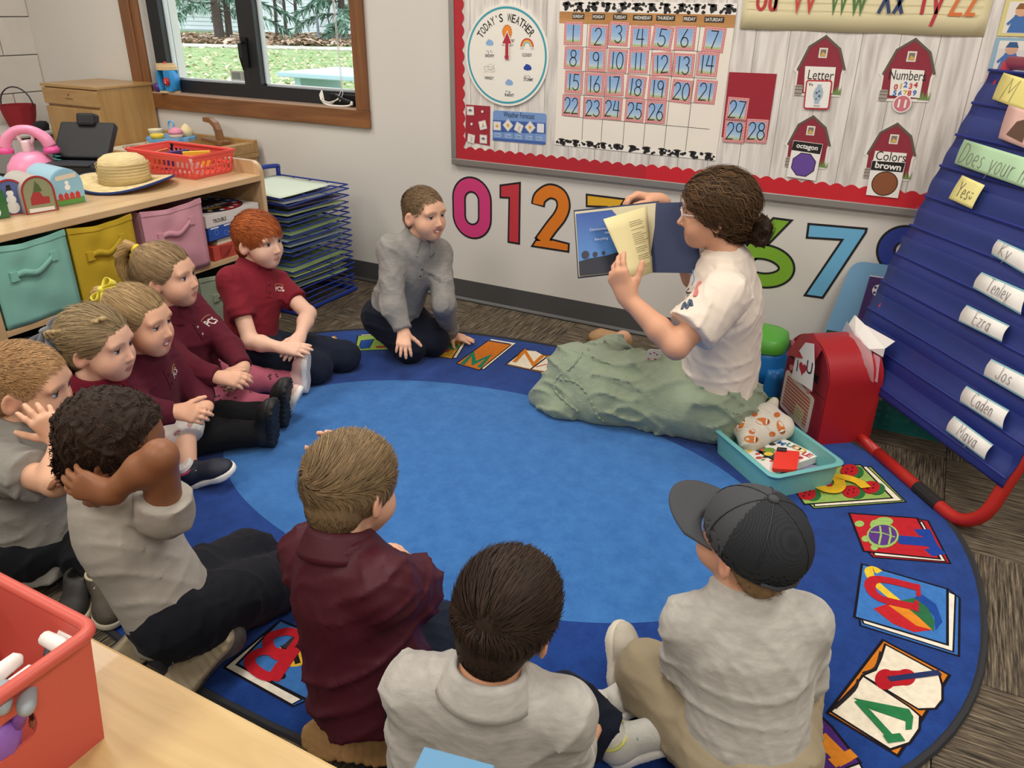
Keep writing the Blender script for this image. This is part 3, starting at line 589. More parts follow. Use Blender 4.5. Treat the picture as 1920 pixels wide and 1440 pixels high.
m_ink = paint('#16181f')
for n_ in list(range(1, 30)):
    if n_ in CP: x, z = W3(*CP[n_]); where = 'on the calendar grid'
    else: x, z = W4(*{27: (76, 703), 29: (60, 842), 28: (203, 842)}[n_]); where = 'on the red felt beside the calendar'
    t_ = thing('number_card', 'gingham-edged card reading %s %s' % (NUMW[n_], where), 'card', (x, YB-.0026, z-chh/2), 'calendar number cards'); t_.rotation_euler.y = -ROT.get(n_, random.uniform(-.02, .02))
    if base_me is None:
        ob = pb.build('card', m_ging, t_, local=True); base_me = ob.data; ob2 = pi_.build('picture', m_mead, t_, local=True); inner_me = ob2.data
    else:
        for nm, me in (('card', base_me), ('picture', inner_me)): ob = bpy.data.objects.new(nm, me); COL.objects.link(ob); ob.parent = t_
    b = MB(); tx = str(n_); hand_text(b, Fz, tx, .06, 0, chh/2, .0036, .0004, gap=.17, kx=.78 if len(tx) > 1 else .85); b.build('numeral', m_ink, t_, local=True)
# ---- felt pieces, forecast chart and small weather cards
m_felt = mat('red_felt', '#9c2a38', .95, bump=.2, bscale=400)
ft = thing('felt_sheet', 'dark red felt panel holding spare number cards right of the calendar', 'felt panel', (W4(170, 890)[0], YB, W4(170, 890)[1]))
b = MB(); b.poly(FW, [W4(25, 463), W4(332, 475), W4(268, 897), W4(-24, 880)], lay(0)-.0005, lay(2)); b.build('felt', m_felt, ft)
ft = thing('felt_sheet', 'small dark red felt square under the weather dial', 'felt panel', (W3(195, 930)[0], YB, W3(195, 930)[1]))
b = MB(); b.poly(FW, [W3(118, 672), W3(272, 683), W3(270, 937), W3(112, 907)], lay(0)-.0005, lay(2)); b.build('felt', m_felt, ft)
for q in ((223, 717), (154, 797)): b = MB(); b.disc(FW, *W3(*q), .0055, c=lay(3), n=12, thick=.0015); b.build('hook_dot', paint('#e9e6df'), ft)
fc = thing('forecast_chart', 'blue five-day weather forecast chart below the weather dial', 'weather chart', (W3(460, 925)[0], YB, W3(460, 925)[1]))
def rrect(p0, p1, p2, p3, r=.2, n=5):
    P = [Vector(p) for p in (p0, p1, p2, p3)]; out = []
    for i in range(4):
        a, c_, d = P[(i-1) % 4], P[i], P[(i+1) % 4]; k = min((a-c_).length, (d-c_).length)*r; s = c_+(a-c_).normalized()*k; e = c_+(d-c_).normalized()*k
        for j in range(n+1): t = j/n; out.append(tuple(s*(1-t)**2+c_*2*t*(1-t)+e*t*t))
    return out
b = MB(); b.poly(FW, rrect(W3(292, 708), W3(634, 730), W3(628, 932), W3(287, 902), .1), lay(0)-.0005, lay(2)); b.build('sheet', paint('#7699cf'), fc)
b = MB(); b.poly(FW, [W3(290, 770), W3(628, 790), W3(628, 860), W3(290, 845)], lay(3)); b.poly(FW, [W3(292, 885), W3(628, 912), W3(627, 928), W3(288, 900)], lay(3)); b.build('band', paint('#3f5fa8'), fc)
b = MB(); x, z = W3(458, 741); b.text(FW, 'Weather Forecast', .022, x, z, lay(3)+.0002, w_=.148, rot=-.0, shear=0); b.build('lettering', paint('#24314f'), fc)
for k, d in enumerate(('Mon', 'Tues', 'Wed', 'Thurs', 'Fri')):
    b = MB(); c2 = MB(); x, z = W3(322+k*67, 868+k*5.5); b.poly(FW, [(x-.014, z-.008), (x+.014, z-.008), (x+.014, z+.008), (x-.014, z+.008)], lay(3)+.0002); c2.text(FW, d, .007, x, z, lay(4), w_=.018)
    o = b.build('day_tab', paint('#9db8e0'), fc); c2.build('day_name', paint('#26344f'), o)
    if k: xx, zz = W3(288+k*67, 830+k*5); b = MB(); b.ribbon(FW, [(xx, zz+.035), (xx, zz-.035)], .001, lay(3)+.0003); b.build('divider_line', paint('#26344f'), fc)
def wcard(u, v, rot, kind, label, s=.036):
    x, z = W3(u, v); t_ = thing('weather_card', label, 'card', (x, YB-.003, z-s/2), 'small white weather cards'); F = frame((x, YB-.003, z), (math.cos(rot), 0, math.sin(rot)), (-math.sin(rot), 0, math.cos(rot)))
    b = MB(); b.poly(F, [(-s/2, -s/2), (s/2, -s/2), (s/2, s/2), (-s/2, s/2)], 0, .001); b.build('card', paint('#efece6'), t_)
    b = MB(); k = s*.42; b.ribbon(F, [(-k, -k), (k, -k), (k, k), (-k, k)], .0008, .0013, closed=True)
    if kind == 'sun':
        b2 = MB(); b2.disc(F, 0, 0, s*.17, c=.0014, n=16)
        for q in range(12): a = q*PI/6; b2.ribbon(F, [(s*.2*math.cos(a), s*.2*math.sin(a)), (s*.32*math.cos(a), s*.32*math.sin(a))], .0012, .0014)
        b2.build('sun', paint('#d9a62e'), t_)
    elif kind == 'cloud':
        b2 = MB()
        for dx, dz, r in ((-.18, .05, .12), (.15, .05, .13), (0, .12, .14), (0, .02, .13)): b2.disc(F, dx*s, dz*s, r*s, c=.0014+.00003*abs(dx), n=12)
        b2.build('cloud', paint('#8b8f96'), t_)
        for q in range(4): b.ribbon(F, [((-.2+q*.13)*s, -.14*s), ((-.24+q*.13)*s, -.26*s)], .0008, .0013)
    elif kind == 'partly':
        b2 = MB(); b2.disc(F, .05*s, .1*s, s*.12, c=.0014, n=14); b2.build('sun', paint('#d9a62e'), t_); b3 = MB(); b3.poly(F, [(-.33*s, -.25*s), (.3*s, -.2*s), (.1*s, .02*s)], .0016); b3.build('cloud', paint('#a9a9a6'), t_)
    else:
        for q in range(3): b.ribbon(F, [(-.2*s, (.22-q*.2)*s), (.1*s, (.24-q*.2)*s), (.2*s, (.12-q*.2)*s), (.05*s, (.04-q*.2)*s)], .0014, .0013)
    b.build('outline', paint('#77756f'), t_)
for a in ((146, 712, .05, 'cloud', 'white rain cloud card at the top of the small felt square'), (226, 804, .25, 'partly', 'tilted partly sunny card at the right of the small felt square'), (151, 890, -.15, 'wind', 'windy card at the lower left of the small felt square'), (230, 894, .0, 'cloud', 'grey rain cloud card at the lower right of the small felt square'),
          (318, 809, .03, 'sun', 'sunny card, first on the forecast chart'), (388, 805, .8, 'sun', 'sunny card turned to a diamond, second on the forecast chart'), (457, 820, -.4, 'wind', 'windy card tilted on the middle of the forecast chart'), (530, 818, .8, 'sun', 'sunny card turned to a diamond, fourth on the forecast chart')): wcard(*a)
x, z = W3(597, 823); b = MB(); b.poly(frame((x, YB-.003, z), (1, 0, 0), (0, 0, 1)), [(-.016, -.018), (.016, -.018), (.016, .018), (-.016, .018)], 0, .001); tag(b.build('blank_card', paint('#dfe3e8')), 'blank white card, last on the forecast chart', 'card')
# ---- alphabet strip
al = thing('alphabet_strip', 'cream alphabet strip reading Uu to Zz along the top of the board', 'poster', (W4(880, 210)[0], YB, W4(880, 215)[1]))
aBL, aBR = W4(95, 185), W4(1662, 237); aw = aBR[0]-aBL[0]
b = MB(); nx = 24
b.grid(lambda u, v: Vector((aBL[0]+aw*u, YB-.004-.0025*math.sin(u*17+v*3)*(1-v), aBL[1]+(aBR[1]-aBL[1])*u+.28*v)), nx+1, 6)
ob = b.build('sheet', mat('cream_paper', '#e6dcb2', .55), al, smooth=True); sm = ob.modifiers.new('thick', 'SOLIDIFY'); sm.thickness = .0008
Lc = -(YB-.0075)
b = MB()
for u0, v0, u1, v1 in ((140, 58, 1640, 98), (150, 8, 1660, 45), (150, -42, 1680, -8)): b = MB(); b.ribbon(FW, [W4(u0, v0), W4(u1, v1)], .0012, Lc); b.build('rule_line', paint('#b9b08a'), al)
for k, (txt, u, bv, cc) in enumerate((('Uu', 265, 61, '#c0353a'), ('Vv', 497, 66, '#c8463f'), ('Ww', 778, 74, '#4c7a3c'), ('Xx', 1060, 81, '#2f3f68'), ('Yy', 1303, 87, '#b8323c'), ('Zz', 1520, 93, '#d8743c'))):
    b = MB(); x, z = W4(u, bv); hand_text(b, FW, txt, .092, x, z+.046, .0105, Lc+.0003+.0002*0, gap=.2, kx=.62 if txt != 'Ww' else .72); b.build('letter_pair', paint(cc), al)
# ---- barns
pk = Vector(W4(650, 222))
def bl(u, v): return Vector(W4(u, v))-pk
BO = [bl(*q) for q in ((650, 220), (750, 318), (778, 452), (757, 478), (737, 622), (438, 614), (457, 470), (440, 448), (532, 296))]
BR = [bl(*q) for q in ((648, 238), (735, 322), (757, 440), (745, 470), (722, 602), (452, 597), (470, 460), (462, 438), (545, 305))]
m_barn = mat('barn_print', '#8d2838', .6, var=.12, vscale=60, stretch=(6, 1, .5))
def barn(u, v, label, sc=1.0):
    p = Vector(W4(u, v)); t_ = thing('barn_cutout', label, 'barn cutout', (p.x, YB, p.y+min(q.y for q in BO)), 'paper barns on the board')
    T_ = lambda L: [(p.x+q.x*sc, p.y+q.y*sc) for q in L]
    b = MB(); b.poly(FW, T_(BO), lay(0)-.0005, lay(2)); b.build('backing', paint('#e9e5de'), t_)
    b = MB(); b.poly(FW, T_(BR), lay(3)); b.build('wall', m_barn, t_)
    b = MB(); ro = [bl(*q) for q in ((465, 452), (542, 300), (649, 233), (738, 316), (768, 452))]; b.ribbon(FW, T_(ro), .008, lay(4)); b.build('roof', paint('#5f574f'), t_)
    x, z = T_([bl(630, 340)])[0]; b = MB(); b.poly(FW, [(x-.014, z-.016), (x+.014, z-.016), (x+.014, z+.016), (x-.014, z+.016)], lay(4)); b.use(1).poly(FW, [(x-.009, z-.011), (x+.009, z-.011), (x+.009, z+.011), (x-.009, z+.011)], lay(5)); b.use(2).poly(FW, [(x-.009, z-.011), (x+.009, z-.011), (x+.009, z-.003), (x-.002, z+.004)], lay(6)); b.build('loft_window', [paint('#e4dfd6'), paint('#7c7468'), paint('#cda95a')], t_)
    x, z = T_([bl(472, 575)])[0]; b = MB(); b.poly(FW, rrect((x-.013, z-.02), (x+.013, z-.02), (x+.013, z+.016), (x-.013, z+.016), .25), lay(4)); b.use(1)
    for q in (-.012, .0, .01): b.ribbon(FW, [(x-.013, z+q), (x+.013, z+q)], .002, lay(5))
    b.build('barrel', [paint('#a39a90'), paint('#6a625a')], t_)
    x, z = T_([bl(705, 592)])[0]; b = MB()
    for q in range(7): b.poly(FW, [(x-.016+q*.005, z-.008), (x-.010+q*.005, z-.008), (x-.016+q*.006+random.uniform(-.004, .004), z+.018+random.uniform(-.006, .008))], lay(4)+.00005*q)
    b.build('grass_tuft', paint('#6f8f4a'), t_)
    return p
barn(650, 222, 'red paper barn with a sign reading Letter'); barn(1225, 240, 'red paper barn with a sign reading Numbers'); barn(567, 738, 'red paper barn behind the octagon card', .93); barn(1108, 785, 'red paper barn with a sign reading Colors', .97)
def wrect(name, q, label, cat, k=5, col='#efece5', parent=None, r=0, th=.0008):
    q = [W4(*a) for a in q]; b = MB(); b.poly(FW, rrect(*q, r) if r else q, lay(k)-.0003, lay(k)+th); o = b.build(name, paint(col), parent)
    if parent is None: tag(o, label, cat)
    return o
def wtext(o, nm, txt, u, v, h, wd, k, col, bold=0., rot=0.): b = MB(); x, z = W4(u, v); b.text(FW, txt, h, x, z, lay(k), w_=wd, bold=bold, rot=rot); return b.build(nm, paint(col), o)
o = wrect('barn_sign', ((515, 425), (712, 432), (690, 600), (505, 592)), 'white sign reading Letter on the upper left barn', 'sign'); wtext(o, 'lettering', 'Letter', 616, 482, .032, .085, 7, '#23211f')
o = wrect('barn_sign', ((1072, 440), (1282, 453), (1248, 630), (1055, 612)), 'white sign reading Numbers over little coloured digits', 'sign'); wtext(o, 'lettering', 'Numbers', 1172, 484, .03, .112, 7, '#23211f')
for ch, u, v, cc in (('0', 1097, 558, '#c23a3a'), ('1', 1130, 553, '#d8b23c'), ('2', 1160, 543, '#3f6fc0'), ('3', 1192, 553, '#c8444a'), ('4', 1225, 545, '#c23a3a'), ('5', 1090, 597, '#3f6fc0'), ('6', 1124, 600, '#3a62b0'), ('7', 1157, 598, '#d8b23c'), ('8', 1184, 598, '#c8444a'), ('9', 1217, 597, '#3f6fc0')): wtext(o, 'digit', ch, u, v, .018, None, 7, cc, .04)
o = wrect('letter_card', ((522, 512), (692, 515), (668, 705), (502, 700)), 'red-edged flash card with a blue vase reading Vv', 'card', 8, '#b9303a', r=.12, th=.001)
b = MB(); b.poly(FW, rrect(W4(530, 522), W4(682, 525), W4(660, 694), W4(512, 690), .08), lay(10)+.0006); b.build('face', paint('#f1eee9'), o)
wtext(o, 'lettering', 'Vv', 552, 542, .011, None, 11, '#2a2a2a', .02); x, z = W4(598, 608)
b = MB(); b.poly(FW, [(x+s*q, z+h_) for s, L in ((1, ((.008, .034), (.006, .028), (.012, .02), (.0165, .008), (.0155, -.006), (.008, -.024), (.0085, -.03))), (-1, ((.0085, -.03), (.008, -.024), (.0155, -.006), (.0165, .008), (.012, .02), (.006, .028), (.008, .034)))) for q, h_ in L], lay(11)+.0006); b.use(1)
for dx, dz, rr in ((-.006, .006, .004), (.005, -.004, .0045), (.002, .012, .003), (-.004, -.014, .003)): b.disc(FW, x+dx, z+dz, rr, c=lay(12)+.0006, n=8)
b.build('vase', [paint('#a9bccb'), paint('#4c6a8c')], o); wtext(o, 'caption', 'vase', 588, 680, .006, None, 11, '#555555')
x, z = W4(1137, 665); b = MB(); b.disc(FW, x, z, .029, c=lay(8), n=32, thick=.001); b.use(1).disc(FW, x, z, .025, c=lay(10)+.0003, n=32); b.use(2).text(FW, '11', .026, x, z, lay(11)+.0003, w_=.026, bold=.03)
tag(b.build('number_disc', [paint('#f0ece8'), paint('#cf7480'), paint('#f2eeea')]), 'round pink disc reading 11 below the Numbers barn', 'card')
o = wrect('shape_card', ((440, 900), (630, 925), (580, 1160), (395, 1132)), 'card reading octagon with a purple octagon', 'card', 8, '#f0ede8', th=.001)
b = MB(); b.poly(FW, [W4(442, 903), W4(628, 927), W4(610, 990), W4(428, 962)], lay(10)+.0002); b.build('header', paint('#161616'), o); wtext(o, 'lettering', 'octagon', 527, 948, .02, .075, 11, '#f2f0ec', .02, -.06); x, z = W4(504, 1057)
for nm, rr, cc, kk in (('octagon_outline', .0445, '#1c1a22', 10), ('octagon', .0415, '#66489c', 11)): b = MB(); b.poly(FW, [(x+rr*math.cos(PI/8+q*PI/4-.05), z+rr*1.0*math.sin(PI/8+q*PI/4-.05)) for q in range(8)], lay(kk)+.0006); b.build(nm, paint(cc), o)
o = wrect('barn_sign', ((965, 968), (1168, 985), (1150, 1060), (945, 1050)), 'white sign reading Colors on the lower right barn', 'sign'); wtext(o, 'lettering', 'Colors', 1066, 1005, .031, .096, 7, '#23211f')
o = wrect('color_card', ((945, 1028), (1160, 1042), (1110, 1272), (905, 1250)), 'card reading brown with a brown circle', 'card', 8, '#f0ede8', th=.001)
b = MB(); b.poly(FW, [W4(947, 1031), W4(1158, 1045), W4(1140, 1106), W4(935, 1090)], lay(10)+.0002); b.build('header', paint('#161616'), o); wtext(o, 'lettering', 'brown', 1048, 1066, .022, .084, 11, '#f2f0ec', .025, -.03); x, z = W4(1025, 1178)
for nm, rr, cc, kk in (('circle_outline', .0425, '#241c18', 10), ('circle', .0395, '#8a5230', 11)): b = MB(); b.disc(FW, x, z, rr, c=lay(kk)+.0006, n=40); b.build(nm, paint(cc), o)
# ---- picture alphabet poster at the far right
po = thing('picture_poster', 'tall poster of pastel picture panels at the right end of the board', 'poster', (W4(1800, 650)[0], YB, W4(1700, 690)[1]))
x0 = W4(1740, 250)[0]
for k, (z0, z1, cc) in enumerate(((1.235, 1.34, '#d9cf8a'), (1.127, 1.23, '#8fb4c9'), (1.019, 1.122, '#dba8ac'), (.93, 1.014, '#d8b896'), (.85, .925, '#c9b6cf'))):
    b = MB(); b.span((x0, YB-.003, z0), (x0+.42, YB-.0015, z1)); b.build('panel', paint(cc), po)
    b = MB(); b.span((x0+.012, YB-.0034, z0+.008), (x0+.40, YB-.003, z1-.008)); b.build('picture_ground', paint('#e6e2da'), po)
    xx = x0+.05; zc = (z0+z1)/2; b = MB(); c0 = -(YB-.0038)
    b.use(0).poly(FW, [(xx-.026, z0+.01), (xx+.026, z0+.01), (xx+.016, zc+.008), (xx-.016, zc+.008)], c0); b.use(1).disc(FW, xx, zc+.02, .017, c=c0+.0003, n=16); b.use(2).poly(FW, [(xx-.018, zc+.024), (xx+.018, zc+.024), (xx+.01, zc+.04), (xx-.01, zc+.04)], c0+.0005)
    b.use(0).ribbon(FW, [(xx-.014, zc), (xx-.03, zc-.02)], .008, c0+.0004); b.ribbon(FW, [(xx+.014, zc), (xx+.03, zc-.015)], .008, c0+.0004)
    b.build('figure', [paint(('#3f6fb0', '#3f6fb0', '#4a3b34', '#8a5a3c', '#3f6fb0')[k]), paint('#d9a986'), paint(('#8a5a30', '#2f5a8c', '#4a3b34', '#33302c', '#8a5a30')[k])], po)
    if k == 1: b = MB(); b.text(FW, 'A', .045, xx+.075, zc, c0+.0003, bold=.02); b.text(FW, 'r', .032, xx+.11, zc-.006, c0+.0003, bold=.02); b.build('lettering', paint('#22252a'), po)
# ---- big numerals below the board
YN = WYB-.0008
FN = frame((0, YN, 0), (1, 0, 0), (0, 0, 1))
def N7(u, v): return wl_(820+u/3, 320+v/3, YN)
def N8(u, v): return wl_(1400+u/3.6923, 400+v/3.6923, YN)
def offset_poly(P, d):
    n = len(P); out = []; ar = sum(P[i][0]*P[(i+1) % n][1]-P[(i+1) % n][0]*P[i][1] for i in range(n)); sg = 1 if ar > 0 else -1
    for i in range(n):
        a, p, c_ = Vector(P[i-1]), Vector(P[i]), Vector(P[(i+1) % n]); d1, d2 = (p-a).normalized(), (c_-p).normalized(); n1, n2 = Vector((d1.y, -d1.x))*sg, Vector((d2.y, -d2.x))*sg; m = (n1+n2); m = m.normalized() if m.length > .01 else n1
        out.append(tuple(p+m*d/max(.3, m.dot(n1))))
    return out
def numeral(ch, col, polys, rings=(), strokes=(), o=.0085):
    b = MB(); b.use(0); e = 0
    for P in polys: b.poly(FN, P, .0, .0006)
    for (x, z, rx, rz, th) in rings: b.ribbon(FN, [(x+rx*math.cos(a*PI/24), z+rz*math.sin(a*PI/24)) for a in range(48)], th, .0006, closed=True)
    for (pts, th) in strokes: b.ribbon(FN, pts, th, .0006)
    b.use(1)
    for P in polys: b.poly(FN, offset_poly(P, -o), .0008)
    for (x, z, rx, rz, th) in rings: b.ribbon(FN, [(x+rx*math.cos(a*PI/24), z+rz*math.sin(a*PI/24)) for a in range(48)], th-2*o, .0009, closed=True)
    for (pts, th) in strokes: b.ribbon(FN, pts, th-2*o, .00085, ext=-o)
    ob = b.build('wall_numeral', [paint('#15151a'), paint(col, .4)]); tag(ob, 'large %s number %s decal with black outline below the board' % ({'0': 'pink', '1': 'red', '2': 'orange', '3': 'yellow', '6': 'green', '7': 'light blue', '8': 'navy'}[ch], ch), 'number decal', 'wall number decals'); return ob
a, c_, t, d = N7(85, 208), N7(307, 208), N7(197, 33), N7(200, 385); th = .074
cx, hw_ = (a[0]+c_[0])/2, (c_[0]-a[0])/2-th/2; top, bot = t[1], d[1]; rz = hw_*1.0
ring0 = [(cx+hw_*math.cos(k*PI/16), top-th/2-rz+rz*math.sin(k*PI/16)) for k in range(17)]+[(cx+hw_*math.cos(PI+k*PI/16), bot+th/2+rz+rz*math.sin(PI+k*PI/16)) for k in range(17)]
b = MB(); b.use(0).ribbon(FN, ring0, th, .0006, closed=True); b.use(1).ribbon(FN, ring0, th-.017, .0009, closed=True); tag(b.build('wall_numeral', [paint('#15151a'), paint('#cf3f7c', .4)]), 'large pink number 0 decal with black outline below the board', 'number decal', 'wall number decals')
numeral('1', '#c23a44', [[N7(*q) for q in ((350, 78), (470, 62), (465, 417), (395, 405), (400, 158), (350, 155))]])
def sp2(pts, n=5): return [(p.x, p.y) for p in smoothpath([Vector((q[0], q[1], 0)) for q in pts], n)]
two = sp2([N7(*q) for q in ((566, 196), (578, 150), (632, 116), (690, 138), (710, 195), (690, 255), (640, 320), (576, 408))])
P2 = [N7(*q) for q in ((524, 428), (552, 385), (650, 383), (745, 407), (742, 462))]
b = MB(); b.use(0).ribbon(FN, two, .068, .0006); b.poly(FN, P2, 0, .0006); b.use(1).ribbon(FN, two[1:-1], .051, .0010); b.poly(FN, offset_poly(P2, -.0085), .0009); x = N7(600, 370); b.poly(FN, [N7(565, 385), N7(600, 345), N7(650, 345), N7(628, 400)], .0011)
tag(b.build('wall_numeral', [paint('#15151a'), paint('#dd7c26', .4)]), 'large orange number 2 decal with black outline below the board', 'number decal', 'wall number decals')
three = [N7(*q) for q in ((850, 168), (1010, 182), (935, 290))]+[tuple(Vector(N7(940, 365))+Vector((.06*math.cos(k*PI/8), .06*math.sin(k*PI/8)))) for k in range(4, -7, -1)]
numeral('3', '#e2ad2b', [[N7(*q) for q in ((835, 128), (1065, 156), (1028, 212), (835, 205))]], strokes=[(three[1:], .066)])
x6, z6 = N8(105, 365); e6 = N8(342, 365)[0]-x6; hh6 = (N8(105, 210)[1]-N8(105, 523)[1])/2; th6 = .066
b = MB(); ring6 = [(x6+(e6-th6/2)*math.cos(k*PI/24), z6+(hh6-th6/2)*math.sin(k*PI/24)) for k in range(48)]; D6 = [N8(*q) for q in ((182, 25), (327, 44), (150, 225), (60, 330), (-80, 300), (20, 190))]
b.use(0).ribbon(FN, ring6, th6, .0006, closed=True); b.poly(FN, D6, 0, .0006); b.use(1).ribbon(FN, ring6, th6-.017, .0010, closed=True); b.poly(FN, offset_poly(D6, -.0085), .0009)
tag(b.build('wall_numeral', [paint('#15151a'), paint('#7cac32', .4)]), 'large green number 6 decal with black outline behind the teacher', 'number decal', 'wall number decals')
numeral('7', '#6db3dc', [[N8(*q) for q in ((422, 65), (840, 100), (832, 135), (530, 592), (390, 572), (648, 190), (408, 175))]])
x8, z8 = N8(1085, 255); x9, z9 = N8(1075, 500)
r8 = (x8-N8(893, 255)[0]); r9 = (x9-N8(825, 470)[0])
b = MB()
for k, w0, o_ in ((0, .066, 0), (1, .049, .0004)):
    b.use(k); b.ribbon(FN, [(x8+(r8-.033)*math.cos(a*PI/24), z8+(.092-.033)*math.sin(a*PI/24)) for a in range(48)], w0, .0006+o_, closed=True); b.ribbon(FN, [(x9+(r9-.033)*math.cos(a*PI/24), z9+(.105-.033)*math.sin(a*PI/24)) for a in range(48)], w0, .00065+o_, closed=True)
tag(b.build('wall_numeral', [paint('#15151a'), paint('#2c3f93', .4)]), 'large navy number 8 decal half hidden by the pocket chart', 'number decal', 'wall number decals')
# ================================================================ rug
RC = (-1.05, 1.77); RS = (1.385, 1.01); RZ = .008
def sup(cx, cy, ax, ay, n, k=96):
    out = []
    for i in range(k):
        a = 2*PI*i/k; c_, s_ = math.cos(a), math.sin(a); out.append((cx+ax*math.copysign(abs(c_)**(2/n), c_), cy+ay*math.copysign(abs(s_)**(2/n), s_)))
    return out
def pile(name, c1, c2):
    m = mat(name, c1, .95, bump=.5, bscale=420, spec=.12, sheen=.15); t = m.node_tree; bs = t.nodes['Principled BSDF']; tc = t.nodes.new('ShaderNodeTexCoord')
    n = t.nodes.new('ShaderNodeTexNoise'); n.inputs['Scale'].default_value = 16; n.inputs['Detail'].default_value = 10; n.inputs['Roughness'].default_value = .8
    r = t.nodes.new('ShaderNodeValToRGB'); r.color_ramp.elements[0].position = .36; r.color_ramp.elements[1].position = .66; r.color_ramp.elements[0].color = C(c1); r.color_ramp.elements[1].color = C(c2)
    t.links.new(tc.outputs['Object'], n.inputs['Vector']); t.links.new(n.outputs[0], r.inputs[0]); t.links.new(r.outputs[0], bs.inputs['Base Color']); return m
FF = frame((0, 0, 0), (1, 0, 0), (0, 1, 0))
rug = thing('oval_rug', 'large oval blue rug with lighter centre and alphabet books around the edge', 'rug', (RC[0], RC[1], 0))
b = MB(); b.poly(FF, sup(*RC, *RS, 2.3), 0, RZ); b.build('field', pile('rug_royal_blue', '#11347a', '#1b4592'), rug)
b = MB(); b.tube([(x, y, .005) for x, y in sup(*RC, RS[0]+.004, RS[1]+.004, 2.3)], .009, 6, closed=True); b.build('binding', mat('rug_binding', '#2a2b30', .9), rug)
b = MB(); b.poly(FF, sup(-1.03, 1.765, .90, .548, 2.05), RZ, RZ+.0006); b.build('centre_oval', pile('rug_light_blue', '#2d64a8', '#3d78ba'), rug)
def R3(u, v): return (1300+u/3.0968, 620+v/3.0968)
def R8(u, v): return (1440+u/2.4828, 860+v/2.4828)
def R7(u, v): return (820+u/3, 320+v/3)
def R6(u, v): return (400+u/4, 330+v/4)
def R5(u, v): return (380+u/2.183, 780+v/2.183)
def R2(u, v): return (1140+u/2.526, 870+v/2.526)
def R4(u, v): return (u/3.4286, 1020+v/3.4286)
def flo(q): p = FZ(q[0], q[1], RZ); return (p.x, p.y)
def rugm(c): return mat('rug_yarn_'+c.lstrip('#'), c, .95, var=.1, vscale=60, bump=.4, bscale=400, spec=.1)
def book(nm, f, ops):
    root = None; z = RZ+.0003
    for op in ops:
        b = MB(); z += .00025
        if op[0] == 'p':
            P = [flo(f(*q)) for q in op[2]]; b.poly(FF, P, RZ, z)
            if len(op) > 4: b.use(1).ribbon(FF, P, op[4], z+.0001, closed=True)
        elif op[0] == 'r': b.ribbon(FF, sp2([flo(f(*q)) for q in op[2]], 4) if len(op) > 5 else [flo(f(*q)) for q in op[2]], op[4], z)
        elif op[0] == 'e':
            (u, v, ru, rv) = op[2]; b.poly(FF, [flo(f(u+ru*math.cos(k*PI/10), v+rv*math.sin(k*PI/10))) for k in range(20)], RZ, z)
        o = b.build(nm if root is None else op[1], [rugm(op[3]), rugm('#1d1a22')], rug if root is None else root)
        if root is None: root = o
    return root
def strawberry(u, v, s=1): return [('e', 'berry_leaf', (u+34*s, v+8*s, 48*s, 34*s), '#2e6b3c'), ('e', 'berry', (u, v, 52*s, 36*s), '#b5232b'), ('e', 'seed', (u-12*s, v-8*s, 5*s, 4*s), '#40151a'), ('e', 'seed', (u+12*s, v+6*s, 5*s, 4*s), '#40151a'), ('e', 'seed', (u-20*s, v+12*s, 5*s, 4*s), '#40151a'), ('e', 'seed', (u+16*s, v-14*s, 5*s, 4*s), '#40151a')]
book('book_motif', R3, [('p', 'back_cover', [(640, 850), (1030, 790), (1235, 995), (700, 1033), (600, 940)], '#8fae57', .005), ('p', 'pages', [(650, 860), (1005, 788), (1215, 988), (705, 1022)], '#ece4cd', .004), ('p', 'cover', [(585, 922), (800, 790), (970, 780), (1155, 973), (645, 1010)], '#93b25c', .006)] + strawberry(660, 950) + strawberry(915, 938) + strawberry(1030, 915) + strawberry(905, 820) + strawberry(770, 905, .7) + [('r', 'letter', [(1000, 925), (955, 890), (890, 868), (838, 868), (850, 905), (825, 935), (770, 935), (712, 908)], '#e3b62e', .034, 1)])
book('book_motif', R8, [('p', 'back_cover', [(470, 440), (705, 282), (745, 290), (848, 488), (490, 460)], '#b3242c', .005), ('p', 'pages', [(490, 443), (715, 290), (828, 480), (500, 452)], '#ece4d5', .004), ('p', 'cover', [(377, 255), (693, 278), (800, 468), (445, 432)], '#bb2730', .006),
  ('r', 'letter_bar', [(690, 345), (735, 345), (760, 400), (790, 432), (745, 440)], '#24449c', .03), ('r', 'letter_stem', [(745, 390), (600, 378)], '#24449c', .04), ('e', 'turtle_leg', (425, 305, 22, 14), '#9bbf6a'), ('e', 'turtle_leg', (455, 375, 20, 14), '#9bbf6a'), ('e', 'turtle_leg', (495, 415, 18, 14), '#9bbf6a'), ('e', 'turtle_head', (540, 295, 42, 20), '#9bbf6a'), ('e', 'turtle_neck', (500, 310, 26, 22), '#9bbf6a'), ('e', 'turtle_rim', (533, 362, 75, 56), '#9bbf6a'), ('e', 'turtle_shell', (533, 360, 66, 48), '#5d3a86'), ('r', 'shell_line', [(475, 345), (530, 350), (590, 370)], '#9bbf6a', .005), ('r', 'shell_line', [(520, 318), (525, 360), (515, 405)], '#9bbf6a', .005), ('r', 'shell_line', [(565, 325), (570, 365), (560, 405)], '#9bbf6a', .005)])
